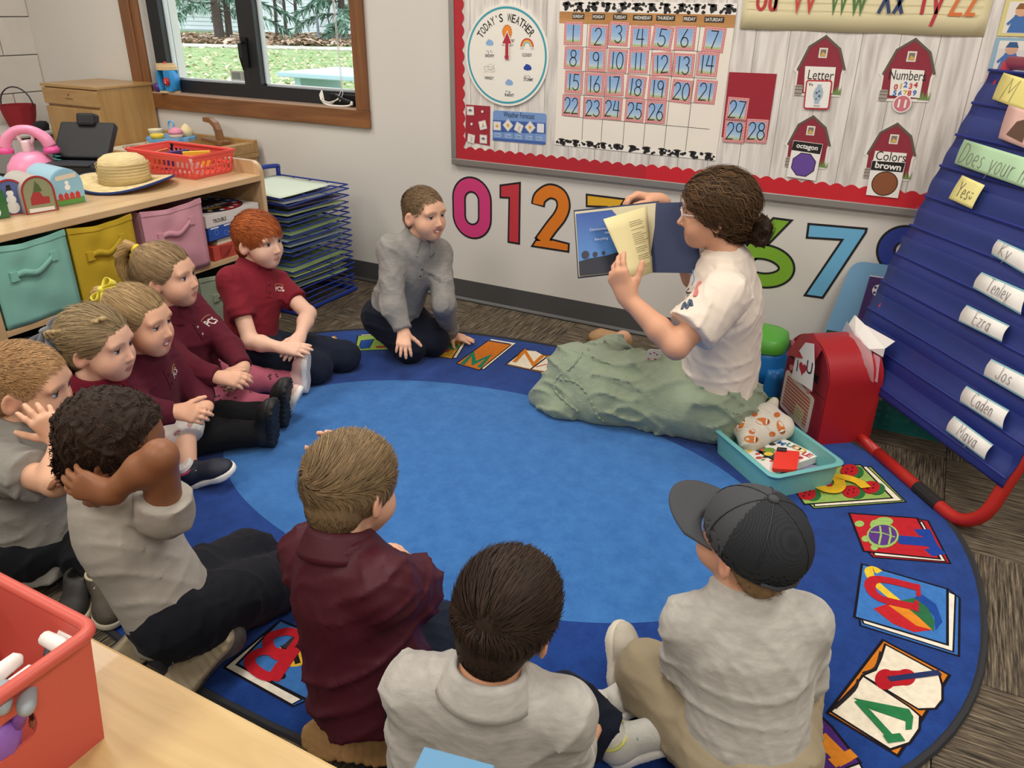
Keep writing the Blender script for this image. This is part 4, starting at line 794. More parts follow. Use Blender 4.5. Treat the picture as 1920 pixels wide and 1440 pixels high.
book('book_motif', R8, [('p', 'back_cover', [(425, 740), (838, 608), (892, 650), (888, 920), (430, 778)], '#3a6cb8', .005), ('p', 'pages', [(438, 752), (838, 620), (872, 636), (862, 900), (445, 768)], '#ece4d5', .004), ('p', 'cover', [(437, 492), (835, 608), (835, 868), (402, 738)], '#3f78c0', .006),
  ('r', 'umbrella_handle', [(520, 530), (490, 515), (470, 530), (500, 580), (600, 665)], '#e5c23a', .022, 1), ('p', 'umbrella_panel', [(490, 700), (580, 670), (640, 730), (760, 800), (680, 810), (580, 770)], '#bf2830'), ('p', 'umbrella_panel', [(560, 685), (620, 668), (690, 720), (765, 800), (690, 780)], '#e08a2c'), ('p', 'umbrella_panel', [(610, 665), (680, 650), (740, 690), (775, 760), (770, 805), (700, 740)], '#2f6d48'), ('p', 'umbrella_panel', [(680, 650), (715, 635), (780, 680), (810, 760), (780, 800), (775, 740), (735, 690)], '#234a9c'),
  ('r', 'letter', [(700, 605), (560, 570), (490, 568), (475, 605), (525, 655), (690, 695)], '#b92430', .026, 1), ('r', 'letter_serif', [(697, 588), (700, 645)], '#b92430', .01), ('r', 'letter_serif', [(690, 665), (690, 715)], '#b92430', .01)])
book('book_motif', R8, [('p', 'cover', [(535, 845), (845, 1008), (725, 1200), (605, 1385), (275, 1185)], '#cf7a26', .006), ('p', 'page', [(545, 865), (795, 1000), (812, 1060), (812, 1125), (780, 1165), (700, 1168), (440, 1010), (500, 985), (525, 930)], '#e9e0cb', .005), ('p', 'page', [(290, 1178), (405, 1060), (440, 1012), (660, 1158), (708, 1200), (705, 1260), (660, 1325), (570, 1355)], '#e9e0cb', .005), ('r', 'page_edge', [(525, 900), (500, 975), (440, 1000)], '#2a262a', .006, 1), ('r', 'page_edge', [(420, 1030), (400, 1080), (310, 1165)], '#2a262a', .006, 1),
  ('e', 'violin_body', (545, 1030, 48, 48), '#b3202a'), ('e', 'violin_body', (640, 1020, 46, 38), '#b3202a'), ('p', 'violin_body', [(545, 990), (640, 990), (640, 1055), (545, 1065)], '#b3202a'), ('r', 'violin_neck', [(560, 1030), (800, 998)], '#2a3560', .014), ('p', 'letter_thick_arm', [(400, 1118), (430, 1125), (655, 1170), (675, 1205), (668, 1262), (640, 1265), (640, 1225), (480, 1170)], '#2d7a4a'), ('r', 'letter_thin_arm', [(415, 1130), (570, 1300)], '#2d7a4a', .016), ('r', 'letter_serif', [(545, 1310), (625, 1300)], '#2d7a4a', .018)])
book('book_motif', R2, [('p', 'cover', [(960, 1150), (1060, 1245), (1195, 1415), (1150, 1480), (900, 1440)], '#4c2a74', .006), ('p', 'pages', [(1130, 1440), (1190, 1418), (1215, 1460), (1150, 1500)], '#ece4d5', .004), ('r', 'letter_stem', [(1000, 1290), (1130, 1420)], '#d8862c', .034), ('r', 'letter_serif', [(1060, 1420), (1165, 1370)], '#d8862c', .02)])
book('book_motif', R5, [('p', 'back_cover', [(85, 1030), (300, 850), (450, 900), (460, 1150), (370, 1190)], '#2a5aa8', .004), ('p', 'pages', [(92, 1030), (300, 856), (330, 860), (150, 1025), (405, 1160), (365, 1182)], '#ece4d5', .003), ('p', 'cover', [(318, 838), (480, 905), (500, 1060), (430, 1165), (140, 1018)], '#3f74b8', .006),
  ('e', 'bee_body', (370, 980, 70, 48), '#e0b53a'), ('r', 'bee_stripe', [(330, 940), (355, 1015)], '#201c1e', .012), ('r', 'bee_stripe', [(365, 930), (390, 1015)], '#201c1e', .012), ('e', 'bee_head', (325, 1065, 16, 14), '#201c1e'), ('p', 'bee_wing', [(320, 950), (370, 905), (400, 915), (350, 955)], '#3a3438'),
  ('r', 'letter_stem', [(420, 895), (350, 990), (285, 1085)], '#c02430', .032), ('r', 'letter_bowl', [(415, 905), (350, 885), (280, 905), (270, 945), (310, 985), (355, 980)], '#c02430', .024, 1), ('r', 'letter_bowl', [(350, 980), (260, 965), (205, 985), (195, 1020), (240, 1060), (290, 1075)], '#c02430', .024, 1)])
book('book_motif', R6, [('p', 'page', [(805, 1218), (905, 1203), (1000, 1303), (885, 1320)], '#e6dccb', .005), ('r', 'letter_scribble', [(830, 1228), (850, 1270), (875, 1235), (890, 1290), (910, 1240), (900, 1300), (940, 1280), (920, 1305)], '#c8622a', .008, 1), ('r', 'book_edge', [(905, 1203), (1000, 1303)], '#c98a2e', .008)])
book('book_motif', R6, [('p', 'pages', [(1110, 1190), (1340, 1182), (1345, 1195), (1100, 1200)], '#e6dccb', .003), ('p', 'cover', [(1085, 1198), (1340, 1192), (1350, 1302), (1060, 1312)], '#8fae57', .005), ('p', 'kite', [(1095, 1280), (1110, 1235), (1205, 1225), (1170, 1290), (1110, 1298)], '#2a4f9c', .003), ('r', 'letter', [(1220, 1285), (1340, 1278)], '#a83a30', .02)])
book('book_motif', R6, [('p', 'pages', [(1790, 1365), (1890, 1215), (1918, 1212), (1825, 1365)], '#e9e0cb', .004), ('p', 'cover', [(1575, 1335), (1700, 1245), (1890, 1215), (1790, 1372)], '#d6a53a', .005), ('e', 'leaf', (1720, 1300, 60, 26), '#b8442c'), ('e', 'leaf', (1790, 1280, 55, 24), '#3a7a4a'), ('e', 'leaf', (1670, 1320, 45, 18), '#2a5f8c')])
book('book_motif', R7, [('p', 'pages', [(240, 1112), (410, 972), (437, 975), (262, 1118)], '#e9e0cb', .004), ('p', 'cover', [(107, 1085), (285, 958), (415, 980), (237, 1122)], '#c9752a', .005), ('r', 'letter', [(140, 1090), (200, 1030), (205, 1085), (290, 1045), (235, 1108)], '#2a7a5c', .02), ('r', 'book_edge', [(300, 952), (437, 975)], '#ece4d0', .012)])
book('book_motif', R7, [('p', 'cover', [(383, 1092), (490, 1002), (618, 1040), (720, 1030), (600, 1138), (520, 1122)], '#b8702a', .004), ('p', 'page', [(390, 1088), (492, 1010), (555, 1015), (615, 1048), (522, 1118)], '#e9e0cb', .004), ('p', 'page', [(528, 1118), (618, 1050), (700, 1036), (720, 1042), (605, 1132)], '#e9e0cb', .004), ('r', 'letter', [(432, 1078), (492, 1015), (540, 1092), (595, 1040)], '#d07c2c', .018), ('r', 'pencil', [(555, 1105), (640, 1085)], '#c03a4a', .006)])
book('book_motif', R7, [('p', 'pages', [(1545, 1420), (1690, 1275), (1740, 1290), (1600, 1425)], '#e6dccb', .006), ('p', 'cover', [(1480, 1400), (1640, 1265), (1690, 1290), (1560, 1420)], '#8a5224', .005), ('p', 'letter', [(1520, 1400), (1580, 1350), (1610, 1360), (1560, 1405)], '#d6a53a')])
book('book_motif', R4, [('p', 'pages', [(580, 300), (840, 260), (850, 380), (790, 390), (600, 360)], '#e6dccb', .005), ('p', 'cover', [(690, 330), (845, 280), (850, 350), (780, 365)], '#7f9c48', .003)])

# ================================================================ pocket chart stand
cO = FZ(1610, 830); cT = FZ(1800, 995); cdv = (cT-cO).normalized(); cn = Vector((cdv.y, -cdv.x, 0)); cn = cn if cn.x < 0 else -cn; th = math.radians(17)
cu_ = -cn*math.sin(th)+Vector((0, 0, math.cos(th))); FC = frame(cO+Vector((0, 0, 0)), cdv, cu_)
def chp(px, py):
    r = Vector(ray(px, py)); n = FC[3]; t = (FC[0]-Vector(CAMP)).dot(n)/r.dot(n); p = Vector(CAMP)+r*t-FC[0]; return (p.dot(FC[1]), p.dot(FC[2]))
ca0, ca1, cb0, cb1 = -.225, .555, .178, 1.19
cs = thing('chart_stand', 'red tube frame stand carrying the blue pocket chart', 'chart stand', cO+cdv*.2)
m_redt = mat('red_powder_coat', '#b3261f', .35)
rt = .019
def ch(a, b_, c_=0.): return fp(FC, a, b_, c_)
def floorpt(a, z=rt): return cO+cdv*a+Vector((0, 0, z))
path = [floorpt(.1), floorpt(.25), floorpt(.44)]+[floorpt(.44+.1*math.sin(k*PI/10), rt)*1.0+(Vector((0, 0, 1))*math.cos(th)-cn*math.sin(th))*(.1*(1-math.cos(k*PI/10))) for k in range(1, 6)]+[ch(.545, 1.22, -.03)]
path[-1] = floorpt(.54)+cu_*1.2
b = MB(); b.tube(path, rt, 12); b.build('upright', m_redt, cs, smooth=True)
path2 = [floorpt(.1), floorpt(-.1)]+[floorpt(-.09-.1*math.sin(k*PI/10), rt)+cu_*(.1*(1-math.cos(k*PI/10))) for k in range(0, 6)]+[floorpt(-.19)+cu_*1.2]
b = MB(); b.tube(path2, rt, 12); b.build('upright', m_redt, cs, smooth=True)
topL, topR = floorpt(-.19)+cu_*1.2, floorpt(.54)+cu_*1.2
b = MB(); b.tube([topL, topR], rt, 12); b.build('top_bar', m_redt, cs, smooth=True)
bk = -cn*(1.2*math.sin(th)*1.0)
for a in (-.2, .5): b = MB(); p0 = floorpt(a)+cu_*1.18; p1 = floorpt(a)-cn*.62; b.tube([p0, p1], .012, 10); b.build('rear_leg', m_redt, cs, smooth=True)
b = MB(); b.tube([floorpt(-.2)-cn*.62, floorpt(.5)-cn*.62], .012, 10); b.build('rear_foot', m_redt, cs, smooth=True)
b = MB(); q0, q1 = floorpt(.30), floorpt(.40); b.tube([q0, q1], rt+.0015, 12); b.build('foot_grip', mat('black_rubber', '#1d1b1b', .8), cs)
CO = .03
pc = thing('pocket_chart', 'dark blue hanging pocket chart with clear plastic strips and name cards', 'pocket chart', ch((ca0+ca1)/2, cb0, CO))
m_nyl = mat('blue_nylon', '#182a76', .5, var=.12, vscale=5, bump=.15, bscale=30)
nv = 40
def sheetfn(u, v):
    a = ca0+(ca1-ca0)*u; bb = cb0+(cb1-cb0)*v; w_ = .004*math.sin(u*9+v*4)*math.sin(v*21)+.003*math.sin(v*70)
    return ch(a, bb, CO+w_)
b = MB(); b.grid(sheetfn, 16, nv*3); ob = b.build('backing', m_nyl, pc, smooth=True); sm = ob.modifiers.new('thick', 'SOLIDIFY'); sm.thickness = .003
m_clear = mat('clear_vinyl', '#5f74b8', .2, alpha=.14, spec=.6)
rows = [cb0+.03+.098*k for k in range(11)]
for k, r0 in enumerate(rows):
    b = MB(); n = 14; d0 = random.random()*6
    b.grid(lambda u, v: ch(ca0+.006+(ca1-ca0-.012)*u, r0+.058*v, CO+.006+.009*v+.003*math.sin(u*13+d0)*v), n, 4); o = b.build('pocket', m_clear, pc, smooth=True)
    b = MB(); b.grid(lambda u, v: ch(ca0+.002+(ca1-ca0-.004)*u, r0-.006+.008*v, CO+.0065+.002*math.sin(v*PI)), 12, 3); b.build('seam', mat('blue_nylon_seam', '#16277a', .5), pc)
def chart_card(name, quad, label, cat, col, txt, th_=.5, bow=.006, edge=None, ink='#8a8580', off=.02, group=None, wd=.0019, kx=1.0):
    P = [chp(*q) for q in quad]  # TL TR BR BL in pixels
    c_ = sum((Vector(p) for p in P), Vector((0, 0)))/4; t_ = thing(name, label, cat, ch(c_[0], min(p[1] for p in P), CO+off), group)
    def f(u, v):
        a = Vector(P[3])*(1-u)*(1-v)+Vector(P[2])*u*(1-v)+Vector(P[0])*(1-u)*v+Vector(P[1])*u*v; return ch(a[0], a[1], CO+off+bow*math.sin(v*PI))
    b = MB(); b.grid(f, 4, 9); o = b.build('card', mat('card_'+col.lstrip('#'), col, .5), t_, smooth=True); s2 = o.modifiers.new('thick', 'SOLIDIFY'); s2.thickness = .0006
    if edge:
        for v0, v1 in ((0, .07), (.93, 1)): b = MB(); b.grid(lambda u, v: f(u, v0+(v1-v0)*v)+FC[3]*.0006, 3, 2); b.build('edge_stripe', paint(edge), t_)
    ex = (Vector(P[2])-Vector(P[3])+Vector(P[1])-Vector(P[0]))/2; ey = (Vector(P[0])-Vector(P[3])+Vector(P[1])-Vector(P[2]))/2
    F = frame(ch(c_[0], c_[1], CO+off+bow+.001), FC[1]*ex[0]+FC[2]*ex[1], FC[1]*ey[0]+FC[2]*ey[1])
    if txt: b = MB(); hand_text(b, F, txt[0], txt[1], txt[2]-0., txt[3], wd, 0.0, kx=kx); b.build('handwriting', paint(ink), t_)
    return t_, F
TE = '#7fb8bf'
G = 'name cards on the pocket chart'
chart_card('name_card', ((1897, 457), (1975, 492), (1960, 530), (1884, 485)), 'name card in the uppermost card row of the pocket chart', 'name card', '#efece6', ('Ky', .036, -.03, .004), edge=TE, group=G)
chart_card('name_card', ((1866, 518), (1955, 556), (1940, 598), (1849, 547)), 'name card second from the top on the pocket chart', 'name card', '#efece6', ('Tenley', .036, .0, .004), edge=TE, group=G, kx=.72)
chart_card('name_card', ((1838, 579), (1919, 618), (1904, 649), (1822, 609)), 'name card third from the top on the pocket chart', 'name card', '#efece6', ('Ezra', .036, 0, .004), edge=TE, group=G, kx=.8)
chart_card('name_card', ((1885, 680), (1970, 722), (1955, 760), (1870, 711)), 'name card cut by the right picture edge above the two lowest cards', 'name card', '#efece6', ('Jos', .036, -.012, .004), edge=TE, group=G, kx=.9)
chart_card('name_card', ((1838, 730), (1919, 776), (1906, 811), (1825, 759)), 'name card second from the bottom of the pocket chart', 'name card', '#efece6', ('Caden', .036, 0, .004), edge=TE, group=G, kx=.72)
chart_card('name_card', ((1815, 786), (1889, 840), (1872, 868), (1799, 813)), 'lowest name card on the pocket chart', 'name card', '#efece6', ('Maya', .036, 0, .004), edge=TE, group=G, kx=.78)
chart_card('sticky_note', ((1906, 146), (1985, 170), (1965, 225), (1884, 195)), 'yellow note at the top right of the pocket chart', 'note', '#efe38c', ('M', .06, -.03, 0), bow=.002, ink='#8a845c')
chart_card('sticky_note', ((1828, 337), (1871, 356), (1846, 400), (1802, 380)), 'yellow square note with a smile below the green strip', 'note', '#efe597', ('Yes)', .042, 0, 0), bow=.002, ink='#77735a', kx=.72, wd=.0025)
chart_card('question_strip', ((1832, 270), (1990, 318), (1975, 372), (1813, 315)), 'pale green sentence strip across the pocket chart', 'sentence strip', '#b5d9b0', ('Does your n', .055, -.02, 0), bow=.003, ink='#77736c', kx=.8)
t_, F = chart_card('picture_card', ((1916, 205), (1980, 225), (1965, 295), (1896, 268)), 'pink picture card with a brown shape at the right of the pocket chart', 'card', '#e3b9b0', None, bow=.002)
b = MB(); b.poly(F, [(-.03, -.03), (.04, -.035), (.02, .03), (-.02, .01)], .0006); b.build('brown_shape', paint('#5f4434'), t_)
# clear bag with paper clipped to the chart
bg_ = thing('plastic_bag', 'crumpled clear plastic bag with white paper and pink cards on the chart edge', 'bag', ch(-.2, .2, .06))
def bagp(u, v, c_): a, b_ = chp(1590+u/6.545, 520+v/6.545); return ch(a, b_, CO+c_)
def patch(pts, n=1): return [bagp(*p) for p in pts]
b = MB(); b.add(patch([(255, 510, .03), (330, 535, .05), (460, 650, .055), (795, 845, .04), (700, 940, .05), (645, 1035, .04), (560, 960, .07), (400, 800, .075), (240, 640, .05)]), [(0, 1, 8), (1, 2, 7, 8), (2, 6, 7), (2, 3, 4, 6), (4, 5, 6)]); o = b.build('paper', mat('white_paper', '#eceae6', .5), bg_); s2 = o.modifiers.new('t', 'SOLIDIFY'); s2.thickness = .0006
b = MB(); b.add(patch([(240, 590, .055), (330, 640, .085), (640, 1000, .085), (640, 1200, .075), (560, 1355, .05), (330, 1190, .06), (165, 800, .06), (185, 730, .06), (420, 900, .1), (480, 1120, .095)]), [(0, 1, 8, 7), (1, 2, 8), (2, 3, 9, 8), (3, 4, 9), (4, 5, 9), (5, 6, 8, 9), (6, 7, 8)]); o = b.build('film', mat('clear_film', '#f2e6ea', .15, alpha=.42, spec=.8), bg_, smooth=True)
b = MB(); b.add(patch([(210, 790, .05), (420, 890, .055), (640, 1050, .05), (560, 1340, .035), (330, 1180, .045)]), [(0, 1, 4), (1, 2, 3, 4)]); o = b.build('pink_card', mat('pink_card', '#dba7b4', .5), bg_); s2 = o.modifiers.new('t', 'SOLIDIFY'); s2.thickness = .002
b = MB(); b.add(patch([(225, 800, .058), (385, 895, .062), (345, 1040, .06), (260, 900, .058)]), [(0, 1, 2, 3)]); b.use(1).add(patch([(265, 905, .0605), (320, 930, .062), (325, 1010, .062), (300, 990, .061)]), [(0, 1, 2, 3)]); b.build('picture_tile', [paint('#e9ddd0'), paint('#d99a52')], bg_)
b = MB(); b.add(patch([(400, 930, .062), (540, 985, .06), (490, 1240, .05), (350, 1150, .055)]), [(0, 1, 2, 3)]); b.build('printed_slip', paint('#c9c2c4'), bg_)

# ================================================================ poster board, teal basket and stool by the wall
pb_ = thing('felt_board', 'rounded felt board, sky blue over dark green, leaning by the wall', 'board', (-.02, 3.06, 0))
FBd = frame((-.26, 2.985, .006), (1, 0, 0), (0, .2, 1))
zz = .47; P = rrect((0, 0), (.62, 0), (.70, zz), (.075, zz), .1)
b = MB(); b.poly(FBd, P, -.012, 0); b.build('panel', mat('sky_felt', '#6f9cc0', .95), pb_)
b = MB(); b.poly(FBd, [(.0, .01), (.62, .01), (.655, .2), (.04, .2)], 0, .0015); b.build('green_hill', mat('green_felt', '#14452f', .95), pb_)
pp = thing('purple_poster', 'dark purple poster with a small soccer ball on the felt board', 'poster', fp(FBd, .25, .05, .002))
b = MB(); b.poly(FBd, [(.12, .02), (.6, .02), (.6, .425), (.145, .425)], .0022, .0034); b.build('sheet', mat('purple_print', '#3a1f5c', .5), pp)
b = MB(); b.ribbon(FBd, [(.144, .424), (.6, .424)], .004, .0036); b.build('top_edge', paint('#cfc7d6'), pp)
b = MB(); b.disc(FBd, .185, .375, .022, c=.0036, n=24); b.use(1)
for k in range(5): b.disc(FBd, .185+.016*math.cos(k*1.257), .375+.016*math.sin(k*1.257), .0055, c=.0038, n=5, rot=k)
b.disc(FBd, .185, .375, .007, c=.0038, n=5); b.build('soccer_ball', [paint('#dcd6dc'), paint('#221a2c')], pp)
b = MB(); b.poly(FBd, [(.255, .355), (.31, .355), (.31, .39), (.26, .39)], .0036); b.build('text_block', paint('#b9b48c'), pp)
b = MB(); b.poly(FBd, [(.135, .05), (.22, .05), (.22, .15), (.15, .15)], .0036); b.use(1).poly(FBd, [(.15, .06), (.175, .06), (.175, .14), (.155, .14)], .0038); b.build('white_label', [paint('#d6d3c2'), paint('#a9ae84')], pp)
tb = thing('teal_basket', 'dark teal plastic basket with cross cut-outs under the pocket chart', 'basket', (.16, 2.78, 0))
m_tealb = mat('teal_plastic_dark', '#1f6f6c', .4)
bx, by, bh = .16, 2.80, .15
for (c_, sz) in (((bx, by, .004), (.34, .22, .008)), ):
    b = MB(); b.box(c_, sz); b.build('bottom', m_tealb, tb)
def lattice(F, w_, h, parent, nm, mt, nx, nz, slot=(.5, .55), th_=.004, cross=False):
    b = MB(); dx, dz = w_/nx, h/nz; bw, bh_ = dx*(1-slot[0]), dz*(1-slot[1])
    for i in range(nx+1): b.ribbon(F, [(i*dx, 0), (i*dx, h)], bw, 0, thick=th_)
    for j in range(nz+1): b.ribbon(F, [(0, j*dz), (w_, j*dz)], bh_, .0002, thick=th_)
    return b.build(nm, mt, parent)
for F, w_ in ((frame((bx-.16, by-.10, .008), (1, 0, 0), (0, -.08, 1)), .32), (frame((bx-.16, by+.10, .008), (1, 0, 0), (0, .08, 1)), .32), (frame((bx-.16, by-.10, .008), (0, 1, 0), (-.08, 0, 1)), .2), (frame((bx+.16, by-.10, .008), (0, 1, 0), (.08, 0, 1)), .2)): lattice(F, w_, bh, tb, 'side', m_tealb, max(4, int(w_/.03)), 5, (.45, .5))
b = MB(); b.tube([(bx+sx*.178, by+sy*.118, bh+.008) for sx, sy in ((-1, -1), (1, -1), (1, 1), (-1, 1))], .006, 6, closed=True); b.build('rim', m_tealb, tb)
st = thing('step_stool', 'blue plastic step stool with a green top beside the teacher', 'stool', (-.465, 2.86, 0))
sx_, sy_ = -.465, 2.86
def rr_ring(z, hx, hy, e=4, n=40): return [Vector((sx_+hx*math.copysign(abs(math.cos(2*PI*k/n))**(2/e), math.cos(2*PI*k/n)), sy_+hy*math.copysign(abs(math.sin(2*PI*k/n))**(2/e), math.sin(2*PI*k/n)), z)) for k in range(n)]
b = MB(); n = 40; lv = [rr_ring(.05, .145, .108), rr_ring(.09, .138, .102), rr_ring(.14, .13, .096), rr_ring(.165, .126, .093)]
b.add(sum(lv, []), [(i*n+j, i*n+(j+1) % n, (i+1)*n+(j+1) % n, (i+1)*n+j) for i in range(3) for j in range(n)]); o = b.build('body', mat('blue_stool_plastic', '#1f78c4', .35), st, smooth=True); s2 = o.modifiers.new('t', 'SOLIDIFY'); s2.thickness = .006
for k, (ax_, ay_) in enumerate(((-.115, -.08), (.115, -.08), (-.115, .08), (.115, .08))):
    b = MB(); b.lathe([(.046, 0), (.044, .012), (.04, .035), (.034, .07), (.03, .1)], (sx_+ax_, sy_+ay_, .004), n=14); b.use(1).lathe([(.047, 0), (.047, .008), (.044, .009)], (sx_+ax_, sy_+ay_, 0), n=14); b.build('foot', [mat('blue_stool_plastic', '#1f78c4', .35), mat('green_stool_plastic', '#55a83a', .4)], st, smooth=True)
b = MB(); lv = [rr_ring(.16, .132, .098), rr_ring(.175, .134, .1), rr_ring(.205, .126, .094), rr_ring(.215, .11, .08), rr_ring(.217, .05, .03)]
b.add(sum(lv, []), [(i*n+j, i*n+(j+1) % n, (i+1)*n+(j+1) % n, (i+1)*n+j) for i in range(4) for j in range(n)]+[tuple(4*n+j for j in range(n))]); b.build('top', mat('green_stool_plastic', '#55a83a', .4), st, smooth=True)

# ================================================================ valentine mailbox
mQ = FZ(1531, 838); mS = (FZ(1630, 831)-mQ); mS.z = 0; mL = mS.length*.98; mS.normalize(); mF = Vector((-mS.y, mS.x, 0)); mF = mF if mF.x < 0 else -mF
mw, mh = .24, .335
FM = frame(mQ+mF*mw*1.16, -mF, (0, 0, 1)); FM = (FM[0], FM[1]*1.16, FM[2], FM[3])        # front face frame, a to the right, normal towards the viewer
mb_ = thing('valentine_mailbox', 'red card mailbox with hearts and an I love U flag', 'mailbox', mQ+mF*mw/2+mS*mL/2)
m_mail = mat('red_card', '#a81c22', .42, var=.04, vscale=5); m_dkred = mat('dark_red_card', '#8d1c2a', .6)
prof = [(0, 0), (mw, 0), (mw, mh-mw*.48)]+[(mw/2+mw/2*math.cos(k*PI/14), mh-mw*.48+mw*.48*math.sin(k*PI/14)) for k in range(1, 14)]+[(0, mh-mw*.48)]
b = MB(); b.poly(FM, prof, -mL, 0); b.build('body', m_mail, mb_, auto=35)
b = MB(); b.poly(FM, [(mw*q[0] if False else .004+q[0]*(mw-.008)/mw, .004+q[1]*(mh-.008)/mh) for q in prof], .0, .003); b.build('front_panel', m_dkred, mb_)
b = MB(); b.poly(FM, [(.02, .215), (.185, .2), (.185, .226), (.02, .243)], .003, .0036); b.build('slot', paint('#120d0f', .9), mb_)
b = MB(); b.ribbon(FM, [(.005, .175), (mw-.005, .172)], .003, .0034); b.build('seam', paint('#4a1018'), mb_)
b = MB(); b.poly(FM, rrect((.012, .02), (.185, .012), (.188, .148), (.014, .165), .1), .003, .006); b.build('grille_frame', mat('cream_card', '#e6ddcf', .6), mb_)
def stripes():
    m = mat('striped_paper', '#d99f88', .6); t = m.node_tree; bs = t.nodes['Principled BSDF']; tc = t.nodes.new('ShaderNodeTexCoord'); wv = t.nodes.new('ShaderNodeTexWave'); wv.bands_direction = 'Z'; wv.inputs['Scale'].default_value = 26; r = t.nodes.new('ShaderNodeValToRGB'); r.color_ramp.elements[0].position = .45; r.color_ramp.elements[1].position = .55; r.color_ramp.elements[0].color = C('#b5604e'); r.color_ramp.elements[1].color = C('#e3bfa6'); t.links.new(tc.outputs['Object'], wv.inputs['Vector']); t.links.new(wv.outputs[0], r.inputs[0]); t.links.new(r.outputs[0], bs.inputs['Base Color']); return m
b = MB(); b.poly(FM, rrect((.026, .032), (.172, .026), (.174, .136), (.028, .15), .08), .006, .0065); b.build('striped_grille', stripes(), mb_)
b = MB(); b.poly(FM, [(.1, .028), (.15, .026), (.152, .075), (.104, .082)], .0066, .0074); b.use(1)
for k in range(3): b.ribbon(FM, [(.108, .07-k*.013), (.143, .068-k*.013)], .0025, .0077)
b.build('paper_note', [paint('#d9cf9a'), paint('#a09a72')], mb_)
def heart(F, x, y, s, c0, c1, mb, rot=0):
    pts = []
    for k in range(24):
        t = 2*PI*k/24; a, b_ = s*.0625*16*math.sin(t)**3/1.0, s*.0625*(13*math.cos(t)-5*math.cos(2*t)-2*math.cos(3*t)-math.cos(4*t)); pts.append((x+a*math.cos(rot)-b_*math.sin(rot), y+a*math.sin(rot)+b_*math.cos(rot)))
    mb.poly(F, pts, c0, c1)
for (x, y, s) in ((.035, .268, .017), (.045, .185, .011), (.102, .188, .0115), (.155, .162, .0125)): b = MB(); heart(FM, x, y, s, .003, .011, b, -.05); b.build('foam_heart', mat('pink_foam', '#d98f95', .8), mb_)
FV = frame(fp(FM, .10, .285, .018), FM[1]*.96+FM[3]*.18+Vector((0, 0, -.2)), (0, 0, 1))
b = MB(); heart(FM, .085, .262, .062, .004, .007, b, .25); heart(FM, .075, .245, .05, .0045, .0075, b, .3); b.build('large_heart', m_dkred, mb_)
b = MB(); b.add([fp(FM, .06, .315, .006), fp(FM, .13, .355, .012), fp(FM, .125, .27, .055), fp(FM, .06, .245, .05), fp(FM, .185, .325, .01), fp(FM, .19, .285, .03)], [(0, 1, 2, 3), (1, 4, 5, 2)]); o = b.build('envelope_flap', m_dkred, mb_); s2 = o.modifiers.new('t', 'SOLIDIFY'); s2.thickness = .001
FL = frame(fp(FM, .138, .2, .045), FM[1]*.95+Vector((0, 0, .12)), Vector((0, 0, 1))+FM[1]*-.32)
b = MB(); b.poly(FL, [(-.035, -.01), (.1, -.01), (.096, .07), (.075, .14), (.025, .13), (-.025, .07)], 0, .0009); b.build('white_flag', paint('#dcdfe2'), mb_)
b = MB(); b.text(FL, 'I', .038, -.006, .04, .0013, bold=.01); b.text(FL, 'U', .042, .068, .058, .0013, bold=.01); b.build('lettering', paint('#1f2026'), mb_); b = MB(); heart(FL, .028, .042, .024, .0009, .0016, b); b.build('flag_heart', paint('#a4243a'), mb_)

# ================================================================ teal bin with a pouch, books and a phone
tbn = thing('teal_bin', 'turquoise plastic bin on the rug in front of the mailbox', 'bin', (-.24, 2.26, RZ))
m_aq = mat('turquoise_plastic', '#6fb5b5', .35)
TZ = .092
TB = [FZ(1442, 897, TZ), FZ(1581, 869, TZ), FZ(1490, 767, TZ), FZ(1341, 798, TZ)]
TB[2] = TB[1]+TB[3]-TB[0]; tcn = (TB[0]+TB[2])/2; ex = (TB[1]-TB[0]); ey = (TB[3]-TB[0]); hx, hy = ex.length/2, ey.length/2; FT = frame((tcn.x, tcn.y, RZ+.0006), ex, ey)
def rr2(hx_, hy_, r=.03, n=6):
    out = []
    for k, (sx, sy) in enumerate(((1, 1), (-1, 1), (-1, -1), (1, -1))):
        for j in range(n+1): a = (k+j/n)*PI/2; out.append((sx*(hx_-r)+r*math.cos(a), sy*(hy_-r)+r*math.sin(a)))
    return out
def ringstack(F, levels): 
    b = MB(); n = len(levels[0][0]); vs = []
    for P, z in levels: vs += [fp(F, *q, z) for q in P]
    return b.add(vs, [(i*n+j, i*n+(j+1) % n, (i+1)*n+(j+1) % n, (i+1)*n+j) for i in range(len(levels)-1) for j in range(n)]), n
TH = TZ-RZ
b, n = ringstack(FT, [(rr2(hx*.9, hy*.93), 0), (rr2(hx*.9, hy*.93), .001), (rr2(hx*.955, hy*.965), TH-.014), (rr2(hx, hy), TH-.012), (rr2(hx+.003, hy+.003), TH-.004), (rr2(hx-.002, hy-.002), TH), (rr2(hx-.012, hy-.012), TH-.002), (rr2(hx*.89, hy*.92), .006), (rr2(.01, .01, .005), .0055)])
b.add([fp(FT, *q, 0) for q in rr2(hx*.9, hy*.93)], [tuple(range(len(rr2(1, 1))-1, -1, -1))]); b.build('tub', m_aq, tbn, auto=50)
def tpt(px, py, z): p = FZ(px, py, z)-FT[0]; return (p.dot(FT[1]), p.dot(FT[2]))
def Z1(u, v): return (1330+u/6.8556, 720+v/6.8556)
def slab(name, quad, z0, z1, mats, label, cat, bev=.001):
    P = [tpt(*Z1(*q), z1) for q in quad]; t_ = thing(name, label, cat, fp(FT, sum(p[0] for p in P)/4, sum(p[1] for p in P)/4, z0-RZ-.0006)); b = MB(); b.poly(FT, P, z0-RZ-.0006, z1-RZ-.0016); b.build('pages', mats[1], t_); b = MB(); b.poly(FT, P, z1-RZ-.0016, z1-RZ-.0006); b.build('cover', mats[0], t_); return t_, P
